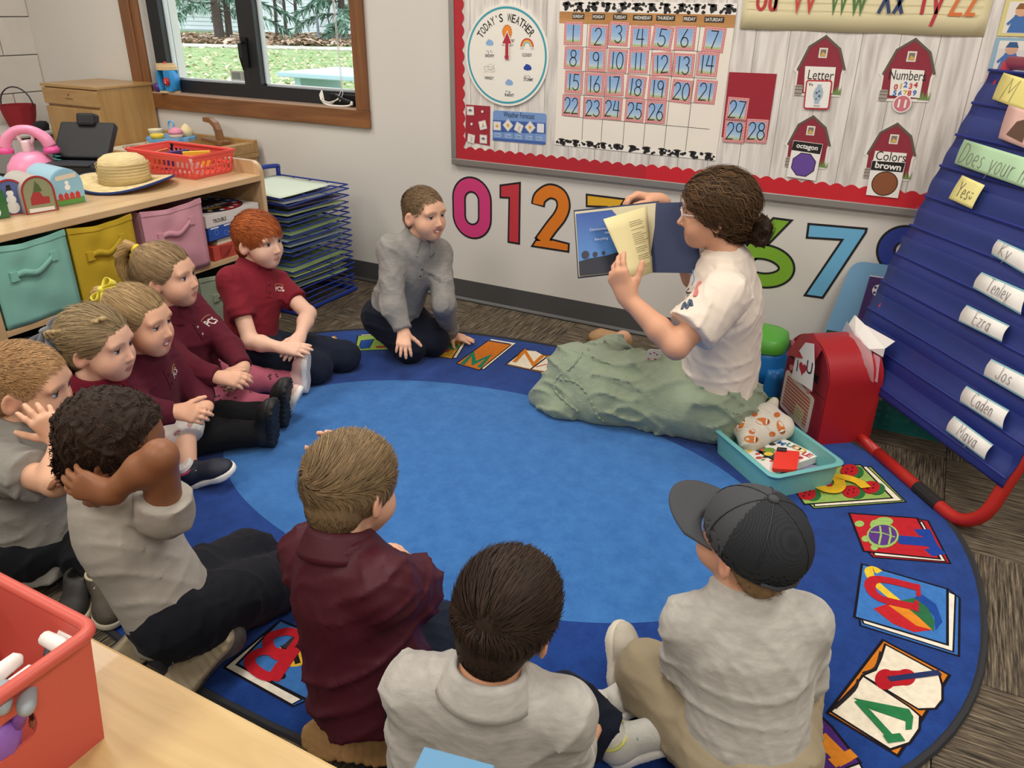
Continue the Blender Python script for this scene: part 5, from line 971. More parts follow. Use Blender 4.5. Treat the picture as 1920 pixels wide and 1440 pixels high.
bk0, P0 = slab('picture_book', ((1130, 1000), (1440, 1060), (1330, 1150), (880, 1160)), .016, .03, (paint('#8f86a8'), paint('#e5e2da')), 'lilac picture book lying lowest in the turquoise bin', 'book')
bk1, P1 = slab('board_book', ((440, 840), (520, 820), (960, 1060), (820, 1165)), .03, .05, (paint('#e9e6df'), paint('#dcd9d0')), 'thick white board book with coloured pictures at the front of the bin', 'book')
bk2, P2b = slab('board_book', ((960, 700), (1415, 920), (1100, 1030), (700, 800)), .031, .055, (paint('#edeae3'), paint('#e0ddd4')), 'white board book with multicoloured title letters in the bin', 'book')
for ch_, u, v, cc in (('M', 925, 762, '#3f7fb5'), ('U', 1040, 790, '#3a7d74'), ('D', 1130, 825, '#d98a3c'), ('D', 1195, 855, '#e0bb3f'), ('L', 1235, 900, '#c83a44'), ('E', 1285, 920, '#c23a4a')):
    b = MB(); p = tpt(*Z1(u, v), .055); d = Vector(tpt(*Z1(1285, 920), .055))-Vector(tpt(*Z1(925, 762), .055)); b.text(FT, ch_, .026, p[0], p[1], .0553-RZ, bold=.03, rot=math.atan2(d.y, d.x)); b.build('title_letter', paint(cc), bk2)
for (u, v, r, cc) in ((770, 850, .02, '#6f9c3f'), (700, 850, .012, '#d9603c'), (760, 900, .016, '#e5c93c'), (810, 775, .012, '#2f3a33'), (1170, 950, .01, '#c23a4a')): b = MB(); p = tpt(*Z1(u, v), .055); b.disc(FT, *p, r, r*.7, c=.0551-RZ+random.random()*.0002, n=14); b.build('cover_picture', paint(cc), bk2)
for (u, v, r, cc) in ((510, 865, .011, '#e5c23c'), (620, 900, .009, '#c8443a'), (640, 950, .012, '#b5482e'), (720, 940, .01, '#3a3030'), (800, 990, .008, '#c8443a'), (690, 975, .007, '#6f8c3f')): b = MB(); p = tpt(*Z1(u, v), .05); b.disc(FT, *p, r, r*.6, c=.0501-RZ+random.random()*.0002, n=10); b.build('cover_picture', paint(cc), bk1)
ph = thing('phone', 'phone in a bright red-orange case lying on the board books', 'phone', fp(FT, *tpt(*Z1(985, 970), .066), .0555-RZ))
P = [tpt(*Z1(*q), .066) for q in ((855, 840), (1165, 865), (1125, 1105), (805, 1085))]
b = MB(); b.poly(FT, rrect(*P, .16), .0556-RZ, .0655-RZ); b.build('case', mat('red_orange_case', '#ea3a2c', .4), ph)
P = [tpt(*Z1(*q), .067) for q in ((870, 815), (1000, 825), (990, 872), (862, 862))]; b = MB(); b.poly(FT, rrect(*P, .25), .0655-RZ, .068-RZ); b.use(1)
for q in ((905, 840), (960, 850)): b.disc(FT, *tpt(*Z1(*q), .068), .0045, c=.0684-RZ, n=14)
b.build('camera_bump', [paint('#241a20', .3), mat('lens', '#55505c', .1)], ph)
# ================================================================ shelf unit on the left
SX = -2.49; SY0, SY1 = 1.275, 2.48; SZ = .646; SD = .40; ST = .02
m_maple = wood('maple', '#c2a27a', '#d2b48c', .38, axis=1); m_maplev = wood('maple_upright', '#bd9d75', '#cfb189', .38, axis=2)
m_dark = mat('dark_backing', '#2a2622', .9)
sh = thing('shelf_unit', 'low maple shelf unit with fabric bins facing the rug', 'shelf', (SX-SD/2, (SY0+SY1)/2, 0))
b = MB(); b.span((SX-SD, SY0, SZ-.024), (SX+.004, SY1-.02, SZ), .003); b.build('top', m_maple, sh)
b = MB(); b.span((SX-SD+.01, SY0+.02, .325), (SX, SY1-.02, .345), .002); b.build('shelf', m_maple, sh)
b = MB(); b.span((SX-SD+.01, SY0+.02, .03), (SX, SY1-.02, .05), .002); b.build('shelf', m_maple, sh)
b = MB(); b.span((SX-SD, SY0, 0), (SX, SY0+.02, SZ-.024), .002); b.build('end_panel', m_maplev, sh)
FE = frame((SX, SY1-.02, 0), (-1, 0, 0), (0, 0, 1)); b = MB(); r = .05
P = [(0, 0), (0, SZ+.055-r)]+[(r-r*math.cos(k*PI/12), SZ+.055-r+r*math.sin(k*PI/12)) for k in range(1, 7)]+[(SD-r+r*math.sin(k*PI/12), SZ+.055-r+r*math.cos(k*PI/12)) for k in range(0, 6)]+[(SD, 0)]
b.poly(FE, P, -.022 if FE[3].y < 0 else 0, 0 if FE[3].y < 0 else .022); b.build('end_panel', m_maplev, sh, auto=40)
b = MB(); b.span((SX-SD, SY0+.02, .05), (SX-SD+.01, SY1-.02, SZ-.024)); b.build('back_panel', m_dark, sh)
sh2 = thing('shelf_unit', 'second maple shelf unit standing back to back behind the bin shelf', 'shelf', (SX-SD-.24, (SY0+SY1)/2, 0))
b = MB(); b.span((SX-SD-.45, SY0, SZ-.024), (SX-SD-.004, SY1-.02, SZ-.001), .003); b.build('top', m_maple, sh2)
b = MB(); b.span((SX-SD-.45, SY0, 0), (SX-SD-.004, SY0+.02, SZ-.024)); b.build('end_panel', m_maplev, sh2); b = MB(); b.span((SX-SD-.45, SY1-.02, 0), (SX-SD-.004, SY1, SZ+.0)); b.build('end_panel', m_maplev, sh2)
b = MB(); b.span((SX-SD-.45, SY0+.02, .3), (SX-SD-.014, SY1-.02, .32)); b.build('shelf', m_maple, sh2)
def fabric_bin(y0, y1, z0, z1, col, label, xf, skew=0.0, deep=.3, dk=None):
    t_ = thing('fabric_bin', label, 'bin', (xf-deep/2, (y0+y1)/2, z0), 'fabric bins in the maple shelf'); m = mat('bin_'+col.lstrip('#'), col, .85, var=.05, vscale=7, bump=.25, bscale=14)
    F = frame((xf, y0, z0), (0, 1, 0), (0, 0, 1)); w_ = y1-y0; h = z1-z0
    def f(u, v): 
        sag = -.012*math.sin(u*PI)*v**4; wr = .005*math.sin(u*7+v*9)*math.sin(v*5+1)+.004*math.sin(u*15-v*11)*v
        return fp(F, w_*u+.006*(v-.5)*skew, h*v+sag, .004+wr*math.sin(u*PI)*1.0+.006*math.sin(u*PI)*math.sin(v*PI))
    b = MB(); b.grid(f, 15, 15); o = b.build('front', m, t_, smooth=True); s2 = o.modifiers.new('t', 'SOLIDIFY'); s2.thickness = .004; s2.offset = -1
    b = MB(); b.span((xf-deep, y0+.003, z0), (xf-.004, y0+.007, z1-.006)); b.build('side', m, t_); b = MB(); b.span((xf-deep, y1-.007, z0), (xf-.004, y1-.003, z1-.006)); b.build('side', m, t_)
    b = MB(); b.span((xf-deep, y0+.003, z0), (xf-deep+.004, y1-.003, z1-.006)); b.build('back', m, t_); b = MB(); b.span((xf-deep, y0+.003, z0), (xf-.004, y1-.003, z0+.004)); b.build('bottom', m, t_)
    # top hem and bottom trim
    b = MB(); b.grid(lambda u, v: f(u, .93+.07*v)+Vector((.003, 0, 0)), 15, 3); b.build('hem', m, t_, smooth=True)
    mh = mat('strap_'+col.lstrip('#'), col, .8, var=.08, vscale=20, bump=.3, bscale=120); c_ = w_/2; hw = w_*.27; zc = h*.62
    pts = [(c_-hw, zc-.004), (c_-hw*.55, zc+.004), (c_, zc-.006), (c_+hw*.55, zc+.012), (c_+hw, zc+.028)]; outs = [.012, .02, .023, .02, .012]; b = MB(); sw = .011
    vs = []
    sp_ = smoothpath([Vector((p[0], p[1], o_)) for p, o_ in zip(pts, outs)], 5)
    for q in sp_: vs += [fp(F, q.x, q.y+sw, q.z), fp(F, q.x, q.y-sw, q.z*1.02)]
    nn = len(sp_); b.add(vs, [(2*i, 2*i+1, 2*i+3, 2*i+2) for i in range(nn-1)]); o = b.build('handle_strap', mh, t_, smooth=True); s2 = o.modifiers.new('t', 'SOLIDIFY'); s2.thickness = .002
    for k, (p, q) in enumerate(((pts[0], .012), (pts[-1], .012))): b = MB(); b.poly(F, [(p[0]-.013, p[1]-.015), (p[0]+.013, p[1]-.015), (p[0]+.013, p[1]+.015), (p[0]-.013, p[1]+.015)], .006, q+.003); b.build('strap_tab', mh, t_)
    return t_
fabric_bin(1.302, 1.562, .347, .617, '#82bcb0', 'aqua fabric bin at the left of the maple shelf', SX-.004)
fabric_bin(1.568, 1.815, .347, .617, '#bfa11f', 'mustard yellow fabric bin between the aqua and pink bins', SX+.002)
fabric_bin(1.85, 2.125, .347, .615, '#cf97a6', 'pink fabric bin beside the board games', SX+.006)
fabric_bin(2.07, 2.34, .052, .30, '#93a08a', 'sage green fabric bin on the lower shelf behind the red-haired child', SX-.01)
fabric_bin(1.34, 1.6, .052, .30, '#3f4448', 'dark grey fabric bin on the lower left shelf', SX-.03)
fabric_bin(1.68, 1.95, .052, .30, '#454a44', 'charcoal fabric bin in the middle of the lower shelf', SX-.03)
# games on the shelf
def gbox(name, y0, y1, z0, z1, col, label, cat, x0=SX-.31, x1=SX-.015): 
    t_ = thing(name, label, cat, ((x0+x1)/2, (y0+y1)/2, z0)); b = MB(); b.span((x0, y0, z0), (x1, y1, z1), .002); b.build('box', paint(col), t_); return t_
t_ = gbox('game_box', 2.165, 2.43, .346, .404, '#bf4a3c', 'worn red card box at the bottom of the games pile', 'box', SX-.3, SX-.01)
b = MB(); b.add([(SX-.009, 2.2, .35), (SX-.008, 2.235, .352), (SX+.012, 2.25, .40), (SX-.004, 2.2, .404)], [(0, 1, 2, 3)]); o = b.build('torn_flap', paint('#a83c30'), t_); s2 = o.modifiers.new('t', 'SOLIDIFY'); s2.thickness = .001
for k in range(4): b = MB(); b.span((SX-.28+.004*k, 2.20+.006*k, .4045+k*.006), (SX-.02-.005*k, 2.42, .4095+k*.006)); tag(b.build('booklet', paint(('#d9d0bb', '#cfc7b4', '#e3dccb', '#d5ceba')[k])), ('cream booklet lying directly on the red card box', 'second booklet of the pile on the red card box', 'third booklet of the pile on the red card box', 'top booklet of the pile under the blue game box')[k], 'booklet')
t_ = gbox('game_box', 2.16, 2.44, .4285, .482, '#2450a8', 'blue game box under the white one', 'box')
FG = frame((SX-.0145, 2.16, .4285), (0, 1, 0), (0, 0, 1)); b = MB()
for k in range(4): b.poly(FG, [(.012+k*.07, .046), (.055+k*.07, .046), (.052+k*.07, .052), (.012+k*.07, .052)], .0004)
b.poly(FG, [(.1, .022), (.125, .018), (.13, .03), (.15, .026), (.165, .035), (.14, .038), (.12, .008)], .0005); b.build('white_print', paint('#e6e6ea'), t_); b = MB(); b.text(FG, 'sorry', .016, .2, .03, .0006, bold=.02); b.build('lettering', paint('#e6e6ea'), t_)
b = MB()
for k in range(5): b.disc(FG, .04+.05*k, .03-.01*(k % 2), .012, c=.0003, n=16, hole=.6)
b.build('ring_print', paint('#4a72c4'), t_)
t_ = gbox('game_box', 2.155, 2.445, .4825, .532, '#d9d4d2', 'white game box with a round red and blue board print on its lid', 'box')
FG = frame((SX-.0145, 2.155, .4825), (0, 1, 0), (0, 0, 1)); b = MB(); b.text(FG, 'TROUBLE', .016, .07, .022, .0006, w_=.07, bold=.02); b.build('front_lettering', paint('#55504e'), t_)
FG = frame((SX-.155, 2.30, .532), (0, 1, 0), (-1, 0, 0)); b = MB(); b.use(0).disc(FG, 0, 0, .14, c=.0004, n=48)
for k, (a0, a1) in enumerate(((-100, -20), (-20, 60), (60, 160), (160, 260))):
    b.use((1, 2, 1, 0)[k]).poly(FG, [(.135*math.cos(math.radians(a0+(a1-a0)*j/10)), .135*math.sin(math.radians(a0+(a1-a0)*j/10))) for j in range(11)]+[(.085*math.cos(math.radians(a1-(a1-a0)*j/10)), .085*math.sin(math.radians(a1-(a1-a0)*j/10))) for j in range(11)], .0006)
b.use(3)
for k in range(14): a = k*2*PI/14; b.disc(FG, .11*math.cos(a), .11*math.sin(a), .011, c=.0008, n=12)
b.use(4).disc(FG, 0, 0, .082, c=.0007, n=32); b.use(3).text(FG, 'TROUBLE', .03, .0, -.03, .001, w_=.15, bold=.03, rot=.1); b.use(5).poly(FG, [(-.06, -.07), (.01, -.075), (.012, -.055), (-.058, -.05)], .001)
b.build('round_board_print', [paint('#1a1c24'), paint('#9c2230'), paint('#24509c'), paint('#e8e5e2'), paint('#3a3a42'), paint('#d0a030')], t_)
# ---------------------------------------------------------------- things on top of the shelf
def at_top(px, py, z=SZ): return FZ(px, py, z)
# straw hat
p = at_top(247, 338); hx_, hy_ = -2.77, 2.03
hat = thing('straw_hat', 'straw hat with a navy rim on the shelf top', 'hat', (hx_, hy_, SZ)); m_straw = mat('straw', '#d8c391', .8, var=.18, vscale=30, stretch=(1, 1, 14), bump=.4, bscale=40)
b = MB(); prof = [(.094, .012), (.092, .05), (.089, .08), (.082, .1), (.062, .113), (.03, .118), (.001, .118)]; b.lathe(prof, (hx_, hy_, SZ+.006), n=36, sx=1.0, sy=1.02); b.build('crown', m_straw, hat, smooth=True)
def brim(u, r): a = 2*PI*u; return Vector((hx_+r*math.cos(a), hy_+r*math.sin(a), SZ+.014+.012*math.sin(2*a+.8)*((r-.08)/.08)+.006*((r-.08)/.08)))
b = MB(); b.grid(lambda u, v: brim(u, .09+.085*v), 48, 6, closeu=True); o = b.build('brim', m_straw, hat, smooth=True); s2 = o.modifiers.new('t', 'SOLIDIFY'); s2.thickness = .004
b = MB(); b.tube([brim(k/48, .176) for k in range(48)], .005, 6, closed=True); b.build('rim_binding', mat('navy_binding', '#22346f', .8), hat, smooth=True)
b = MB()
for k in range(6): b.tube([(hx_+.0935*math.cos(a*PI/18), hy_+.0955*math.sin(a*PI/18), SZ+.03+.012*k) for a in range(36)], .0016, 4, closed=True)
b.build('weave_ridge', mat('straw_dark', '#b39b66', .8), hat)
# coral basket
m_coral = mat('coral_plastic', '#e0544c', .4)
cb = thing('coral_basket', 'coral plastic slotted basket at the right end of the shelf top', 'basket', (-2.82, 2.36, SZ))
bx0_, bx1_, by0_, by1_, bt = -3.0, -2.62, 2.235, 2.455, .092
Ct = [Vector((bx1_, by0_)), Vector((bx1_, by1_)), Vector((bx0_, by1_)), Vector((bx0_, by0_))]; cc_ = sum(Ct, Vector((0, 0)))/4
b = MB(); b.span((bx0_+.02, by0_+.02, SZ), (bx1_-.02, by1_-.02, SZ+.003)); b.build('bottom', m_coral, cb)
for k in range(4):
    a, c_ = Ct[k], Ct[(k+1) % 4]; a0, c0 = cc_+(a-cc_)*.9, cc_+(c_-cc_)*.9; L = (c0-a0).length; mid = (a+c_)/2; outw = (mid-cc_).normalized()
    F = frame((a0.x, a0.y, SZ+.003), (c0-a0).to_3d(), Vector((outw.x*.22, outw.y*.22, 1))); h = bt
    b = MB(); n = int(L/.026)
    for j in range(n+1): x = L*j/n; b.ribbon(F, [(x-.006, .01), (x+.004, .036)], .008, 0, thick=.003); b.ribbon(F, [(x-.004, .044), (x+.006, .07)], .008, 0, thick=.003)
    b.ribbon(F, [(0, .006), (L, .006)], .012, 0, thick=.003); b.ribbon(F, [(-.003, .04), (L+.003, .04)], .009, .0002, thick=.003); b.ribbon(F, [(-.008, .079), (L+.008, .079)], .02, 0, thick=.003); b.build('side', m_coral, cb)
b = MB(); b.tube([(q.x+(q.x-cc_.x)*.02, q.y+(q.y-cc_.y)*.02, SZ+bt+.001) for q in Ct], .006, 8, closed=True); b.build('rim', m_coral, cb)
for k, (px_, py_, cc2, lb) in enumerate(((-2.72, 2.30, '#efe9e6', 'folded white paper standing in the coral basket'), (-2.78, 2.40, '#e6c33c', 'yellow card in the coral basket'), (-2.86, 2.36, '#4a3a78', 'purple card in the coral basket'), (-2.93, 2.33, '#c86a34', 'orange card in the coral basket'))):
    b = MB(); b.box((px_, py_, SZ+.045), (.11, .008, .075), R=Matrix.Rotation(.35+k*.5, 3, 'Z') @ Matrix.Rotation(.25, 3, 'X')); tag(b.build('paper_card', paint(cc2)), lb, 'card')
# toy cash register / black tablet till
rg = thing('toy_cash_register', 'black toy cash register with a tilted screen on the rear shelf', 'cash register', (-3.12, 2.13, SZ)); m_bk = mat('black_plastic', '#16181d', .65)
Rz = Matrix.Rotation(math.radians(25), 3, 'Z')
def rp(x, y, z): return Vector((-3.10, 2.10, SZ))+Rz @ Vector((x, y, z))
b = MB(); b.box(rp(0, -.02, .03), (.24, .22, .058), R=Rz, bev=.01); b.build('base', m_bk, rg)
b = MB(); b.box(rp(0, .04, .125), (.23, .035, .17), R=Rz @ Matrix.Rotation(-.75, 3, 'X'), bev=.008); b.build('screen_housing', m_bk, rg)
b = MB(); b.box(rp(-.0, .09, .205), (.075, .05, .05), R=Rz @ Matrix.Rotation(-.3, 3, 'X'), bev=.01); b.build('printer_hood', m_bk, rg)
b = MB(); b.box(rp(-.0, -.09, .061), (.19, .1, .006), R=Rz, bev=.002); b.build('key_panel', mat('dark_keys', '#2c3038', .5), rg)
b = MB(); b.box(at_top(163, 327, SZ+.005)+Vector((0, 0, 0)), (.06, .045, .002), R=Matrix.Rotation(.5, 3, 'Z')); tag(b.build('valentine_card', paint('#e3a7a0')), 'small pink valentine card lying behind the light blue mailbox', 'card')
# pink phone
pp_ = at_top(66, 331); ph_ = thing('toy_phone', 'pink toy telephone with its handset on the rear shelf', 'toy phone', (pp_.x, pp_.y, SZ)); m_pink = mat('pink_plastic', '#e58fb5', .35); m_hot = mat('hot_pink_plastic', '#e0559c', .35)
b = MB(); b.lathe([(.09, 0), (.092, .02), (.085, .05), (.06, .085), (.03, .1), (.001, .102)], pp_, n=28, sx=1.05, sy=.9); b.build('base', m_pink, ph_, smooth=True)
vd = Vector((.78, .62, 0)); b = MB(); b.box(pp_+Vector((0, 0, .12)), (.03, .05, .05), R=Matrix.Rotation(.6, 3, 'Z'), bev=.008)
for s in (-1, 1): b.tube([pp_+Vector((0, 0, .125))+vd*s*.012, pp_+Vector((0, 0, .15))+vd*s*.026, pp_+Vector((0, 0, .168))+vd*s*.028], .007, 8)
b.build('cradle', mat('pale_pink', '#e3c6d0', .4), ph_, smooth=True)
hs = [pp_+vd*s+Vector((0, 0, z)) for s, z in ((-.085, .115), (-.07, .15), (-.035, .178), (0, .185), (.035, .178), (.07, .15), (.085, .118))]; b = MB(); b.tube(smoothpath(hs, 4), [.024, .024, .023, .022, .021, .02, .019, .018, .018, .018, .018, .018, .018, .018, .018, .018, .019, .02, .021, .022, .023, .024, .024, .024, .024], 14); b.build('handset', m_pink, ph_, smooth=True)
for s in (-1, 1): b = MB(); b.lathe([(.012, 0), (.03, .002), (.031, .016), (.02, .03), (.001, .032)], pp_+vd*s*.086+Vector((0, 0, .092)), n=18); b.build('ear_cap' if s < 0 else 'mouth_cap', m_hot, ph_, smooth=True)
b = MB(); hel = [pp_+vd*.1+Vector((.012*math.cos(k*.9), .012*math.sin(k*.9), .11-.0021*k)) for k in range(48)]; b.tube(hel, .003, 5); b.build('coiled_cord', mat('teal_cord', '#4fa8a4', .5), ph_, smooth=True)
# little tin mailboxes
def tin(px, py, ang, w_, h, L, shell, face, label, extra=None, frame_c=None):
    p = at_top(px, py); t_ = thing('tin_mailbox', label, 'toy mailbox', p, 'tin mailboxes on the shelf'); d = Vector((math.cos(ang), math.sin(ang), 0)); rt_ = Vector((-d.y, d.x, 0))
    F = frame(p-rt_*w_/2, rt_, (0, 0, 1)); hs = h-w_/2
    prof = [(0, 0), (w_, 0), (w_, hs)]+[(w_/2+w_/2*math.cos(k*PI/12), hs+w_/2*math.sin(k*PI/12)) for k in range(1, 12)]+[(0, hs)]
    b = MB(); b.poly(F, prof, -L, -.0005); b.build('shell', mat('tin_'+shell.lstrip('#'), shell, .3, spec=.6), t_, auto=35)
    pf = [(w_/2+(q[0]-w_/2)*.95, .002+q[1]*.96) for q in prof]; b = MB(); b.poly(F, pf, -.0004, .003); b.build('door', mat('tin_'+face.lstrip('#'), face, .3, spec=.6), t_)
    if frame_c: b = MB(); b.ribbon(F, [(w_/2+(q[0]-w_/2)*.99, q[1]) for q in prof], .006, .003, closed=True, thick=.002); b.build('door_rim', paint(frame_c), t_)
    if extra: extra(F, t_, w_, h)
    return t_
def snow(F, t_, w_, h):
    b = MB()
    for q, (z, r) in enumerate(((.024, .02), (.05, .015), (.071, .011))): b.disc(F, w_/2, z, r, c=.0035+q*.0003, n=18)
    b.build('snowman', paint('#eef0ee'), t_); b = MB(); b.poly(F, [(w_/2-.011, .08), (w_/2+.011, .08), (w_/2+.007, .084), (w_/2+.006, .098), (w_/2-.006, .098), (w_/2-.007, .084)], .0045); b.build('top_hat', paint('#1c1c20'), t_)
def truck(F, t_, w_, h):
    b = MB(); b.poly(F, [(.02, .028), (w_-.02, .028), (w_-.018, .05), (w_*.62, .052), (w_*.56, .068), (.034, .07), (.022, .05)], .0035); b.build('truck', paint('#a03034'), t_); b = MB(); b.poly(F, [(w_*.35, .07), (w_*.6, .07), (w_*.48, h*.9)], .0038); b.poly(F, [(w_*.4, .08), (w_*.64, .07), (w_*.55, h*.82)], .0036); b.build('fir_tree', paint('#4f6238'), t_); b = MB(); b.poly(F, [(.01, .004), (w_-.01, .004), (w_-.01, .016), (.01, .018)], .0037); b.build('snow_bank', paint('#e9e4dc'), t_)
def fencey(F, t_, w_, h):
    b = MB(); b.poly(F, [(.006, .002), (w_-.006, .002), (w_-.006, .022), (.006, .024)], .0035); b.build('grass', paint('#5f9a45'), t_); b = MB()
    for k in range(4): b.poly(F, [(.02+k*.02, .018), (.036+k*.02, .018), (.036+k*.02, .036), (.028+k*.02, .044), (.02+k*.02, .036)], .0038)
    b.build('picket', paint('#c23a34'), t_); b = MB(); b.poly(F, [(.022, h-.04), (w_-.02, h-.034), (w_-.02, h-.018), (.022, h-.024)], .0038); b.build('banner', paint('#d9cdb8'), t_); b = MB(); b.disc(F, w_/2, .06, .01, c=.0037, n=14); b.disc(F, w_/2, .076, .007, c=.0038, n=14); b.build('snowman', paint('#eef0ee'), t_)
tin(133, 383, -.12, .115, .125, .17, '#9cc4d8', '#8fc0d6', 'light blue tin mailbox with a picket fence, rightmost of the row', fencey)
tin(80, 398, -.2, .10, .12, .16, '#b9b4ac', '#8c9070', 'grey tin mailbox with a red truck on its door', truck, '#9c2c2c')
tin(28, 402, -.22, .095, .115, .15, '#7fb0c6', '#5a6aa0', 'blue tin mailbox with a snowman on its red-rimmed door', snow, '#b02a2c')
tin(-8, 412, -.22, .09, .115, .15, '#3a6a3a', '#2f6a3c', 'green tin mailbox cut by the left picture edge', snow)

# ================================================================ toy kitchen by the window, cart, drying rack
m_birch = wood('birch_ply', '#a8824e', '#b9935e', .4, axis=2); m_birchl = wood('birch_ply_flat', '#a8824e', '#bb9662', .4, axis=0)
fr = thing('toy_fridge', 'wooden toy refrigerator standing in the corner', 'toy fridge', (-4.06, 2.92, 0))
b = MB(); b.span((-4.27, 2.76, 0), (-3.85, 3.095, .885), .004); b.build('cabinet', m_birch, fr)
b = MB(); b.span((-4.285, 2.745, .885), (-3.845, 3.1, .9), .003); b.build('top', m_birchl, fr)
b = MB(); b.span((-4.272, 2.742, .80), (-3.848, 2.762, .88), .004); b.build('upper_door', m_birchl, fr); b = MB(); b.span((-4.268, 2.742, .03), (-3.852, 2.762, .788), .004); b.build('lower_door', m_birch, fr)
F = frame((-4.06, 2.7418, .84), (1, 0, 0), (0, 0, 1)); b = MB(); b.text(F, 'children', .012, 0, -.006, .0004, w_=.06); b.disc(F, 0, .012, .008, .005, c=.0004, n=10); b.build('maker_mark', paint('#5f4526'), fr)
sv = thing('toy_stove', 'wooden toy stove and sink counter under the window', 'toy stove', (-3.48, 2.92, 0))
b = MB(); b.span((-3.84, 2.74, 0), (-3.12, 3.08, .575), .003); b.build('cabinet', m_birch, sv)
b = MB(); b.span((-3.845, 2.72, .575), (-3.11, 3.085, .6), .004); b.build('counter_top', m_birchl, sv)
b = MB(); b.span((-3.83, 2.73, .6), (-3.50, 3.06, .606), .002); b.build('hob', mat('hob_white', '#d9d0bb', .4), sv)
for (x, y) in ((-3.74, 2.83), (-3.6, 2.83), (-3.74, 2.97), (-3.6, 2.97)):
    b = MB(); Fh = frame((x, y, .6065), (1, 0, 0), (0, 1, 0))
    for r in (.055, .04, .022): b.disc(Fh, 0, 0, r, c=.0002, n=32, hole=(r-.005)/r)
    b.build('burner_ring', paint('#5c5650'), sv)
b = MB(); b.span((-3.82, 3.06, .6), (-3.11, 3.085, .66), .004); b.build('backsplash', m_birchl, sv)
b = MB(); b.span((-3.16, 2.78, .6), (-3.11, 3.06, .65), .004); b.build('side_rail', m_birchl, sv)
b = MB(); FA = frame((-3.33, 3.0, .66), (1, -.25, 0), (0, 0, 1)); P = [(.05, 0), (.085, 0), (.075, .05), (.05, .085), (.01, .1), (-.06, .1), (-.06, .08), (-.0, .078), (.03, .062), (.045, .035)]; b.poly(FA, P, -.014, .014); b.box((-3.3, 2.985, .652), (.2, .06, .018), R=Matrix.Rotation(-.25, 3, 'Z'), bev=.004); b.build('faucet', wood('walnut', '#7a5330', '#8f643c', .4, axis=0), sv)
# cake stand and toy cakes
cp = Vector((-3.5, 2.88, .606)); ck = thing('toy_cake_stand', 'light blue scalloped toy cake stand on the toy stove', 'cake stand', cp)
m_lb = mat('light_blue_toy', '#6fa8d8', .4); b = MB(); b.lathe([(.06, 0), (.055, .006), (.016, .012), (.014, .045), (.03, .05)], cp, n=24); b.build('foot', mat('navy_toy', '#2a4a80', .4), ck, smooth=True)
n = 60; P = [((.118+.005*math.cos(k*2*PI/n*14))*math.cos(2*PI*k/n), (.118+.005*math.cos(k*2*PI/n*14))*math.sin(2*PI*k/n)) for k in range(n)]; b = MB(); b.poly(frame(cp+Vector((0, 0, .05)), (1, 0, 0), (0, 1, 0)), P, 0, .016); b.build('plate', m_lb, ck)
b = MB(); b.tube([cp+Vector((-.012+.0, .02, .066)), cp+Vector((-.012, .02, .1))], .006, 8); b.tube([cp+Vector((-.012+.02*math.cos(k*PI/8), .02, .118+.02*math.sin(k*PI/8))) for k in range(16)], .005, 8, closed=True); b.build('ring_handle', m_lb, ck, smooth=True)
zt = cp.z+.0665
def toy(name, x, y, prof, col, label, cat='toy cake', top=None):
    p = Vector((cp.x+x, cp.y+y, zt)); t_ = thing(name, label, cat, p); b = MB(); b.lathe(prof, p, n=20); b.build('base', paint(col), t_, smooth=True)
    if top: b = MB(); b.lathe(top[0], p, n=20); b.build('icing', paint(top[1]), t_, smooth=True)
toy('toy_cupcake', -.075, -.03, [(.026, 0), (.036, .03), (.036, .034), (.001, .036)], '#e3d6b4', 'cream toy cup at the left of the blue cake stand'); toy('toy_tart', -.0, -.085, [(.03, 0), (.034, .018), (.028, .022), (.001, .02)], '#e3c63e', 'yellow toy tart at the front of the blue cake stand')
toy('toy_cupcake', .06, -.02, [(.03, 0), (.036, .02), (.001, .022)], '#e8c9b0', 'pink iced toy cupcake at the right of the blue cake stand', top=([(.037, .02), (.034, .034), (.02, .046), (.001, .052)], '#df8fa8')); toy('toy_pie_slice', .05, .055, [(.036, 0), (.034, .03), (.01, .055), (.001, .06)], '#e3d3a4', 'cream toy cone cake at the back of the blue cake stand'); toy('toy_tart', .01, .06, [(.028, 0), (.032, .02), (.001, .024)], '#e0cf4a', 'small yellow toy tart behind the ring handle')
b = MB(); p = Vector((-3.66, 2.86, .6075)); b.lathe([(.03, 0), (.03, .006), (.012, .018), (.001, .02)], p, n=18); tag(b.build('toy_pot_lid', paint('#d9ccb0'), smooth=True), 'cream wooden lid on the toy hob beside the fridge', 'toy lid')
# toys on the window sill
cf = thing('toy_blender', 'blue toy coffee maker with a red knob on the window sill', 'toy', (-3.73, WYB-.0, OP[2]+.008))
sxx, syy, szz = WY(312, 165, WYB-.0).x+.02, WYB+.008, OP[2]+.008
b = MB(); b.lathe([(.055, 0), (.055, .008), (.001, .008)], (sxx, syy, szz), n=20, sy=.6); b.build('base', mat('beech', '#d6b98c', .45), cf)
b = MB(); 
for s in (-1, 1): b.grid(lambda u, v: Vector((sxx+s*(.042+.008*math.sin(v*PI))*1.0, syy-.03+.06*u, szz+.008+.105*v)), 3, 8)
o = b.build('side_wall', mat('toy_blue', '#2f8fd0', .4), cf, smooth=True); s2 = o.modifiers.new('t', 'SOLIDIFY'); s2.thickness = .008
b = MB(); b.span((sxx+.0, syy-.032, szz+.008), (sxx+.046, syy-.022, szz+.113), .002); b.build('front_panel', mat('toy_blue', '#2f8fd0', .4), cf); b = MB(); b.span((sxx-.046, syy+.022, szz+.008), (sxx+.046, syy+.03, szz+.113)); b.build('back_panel', mat('toy_blue_dark', '#1f6a9c', .5), cf)
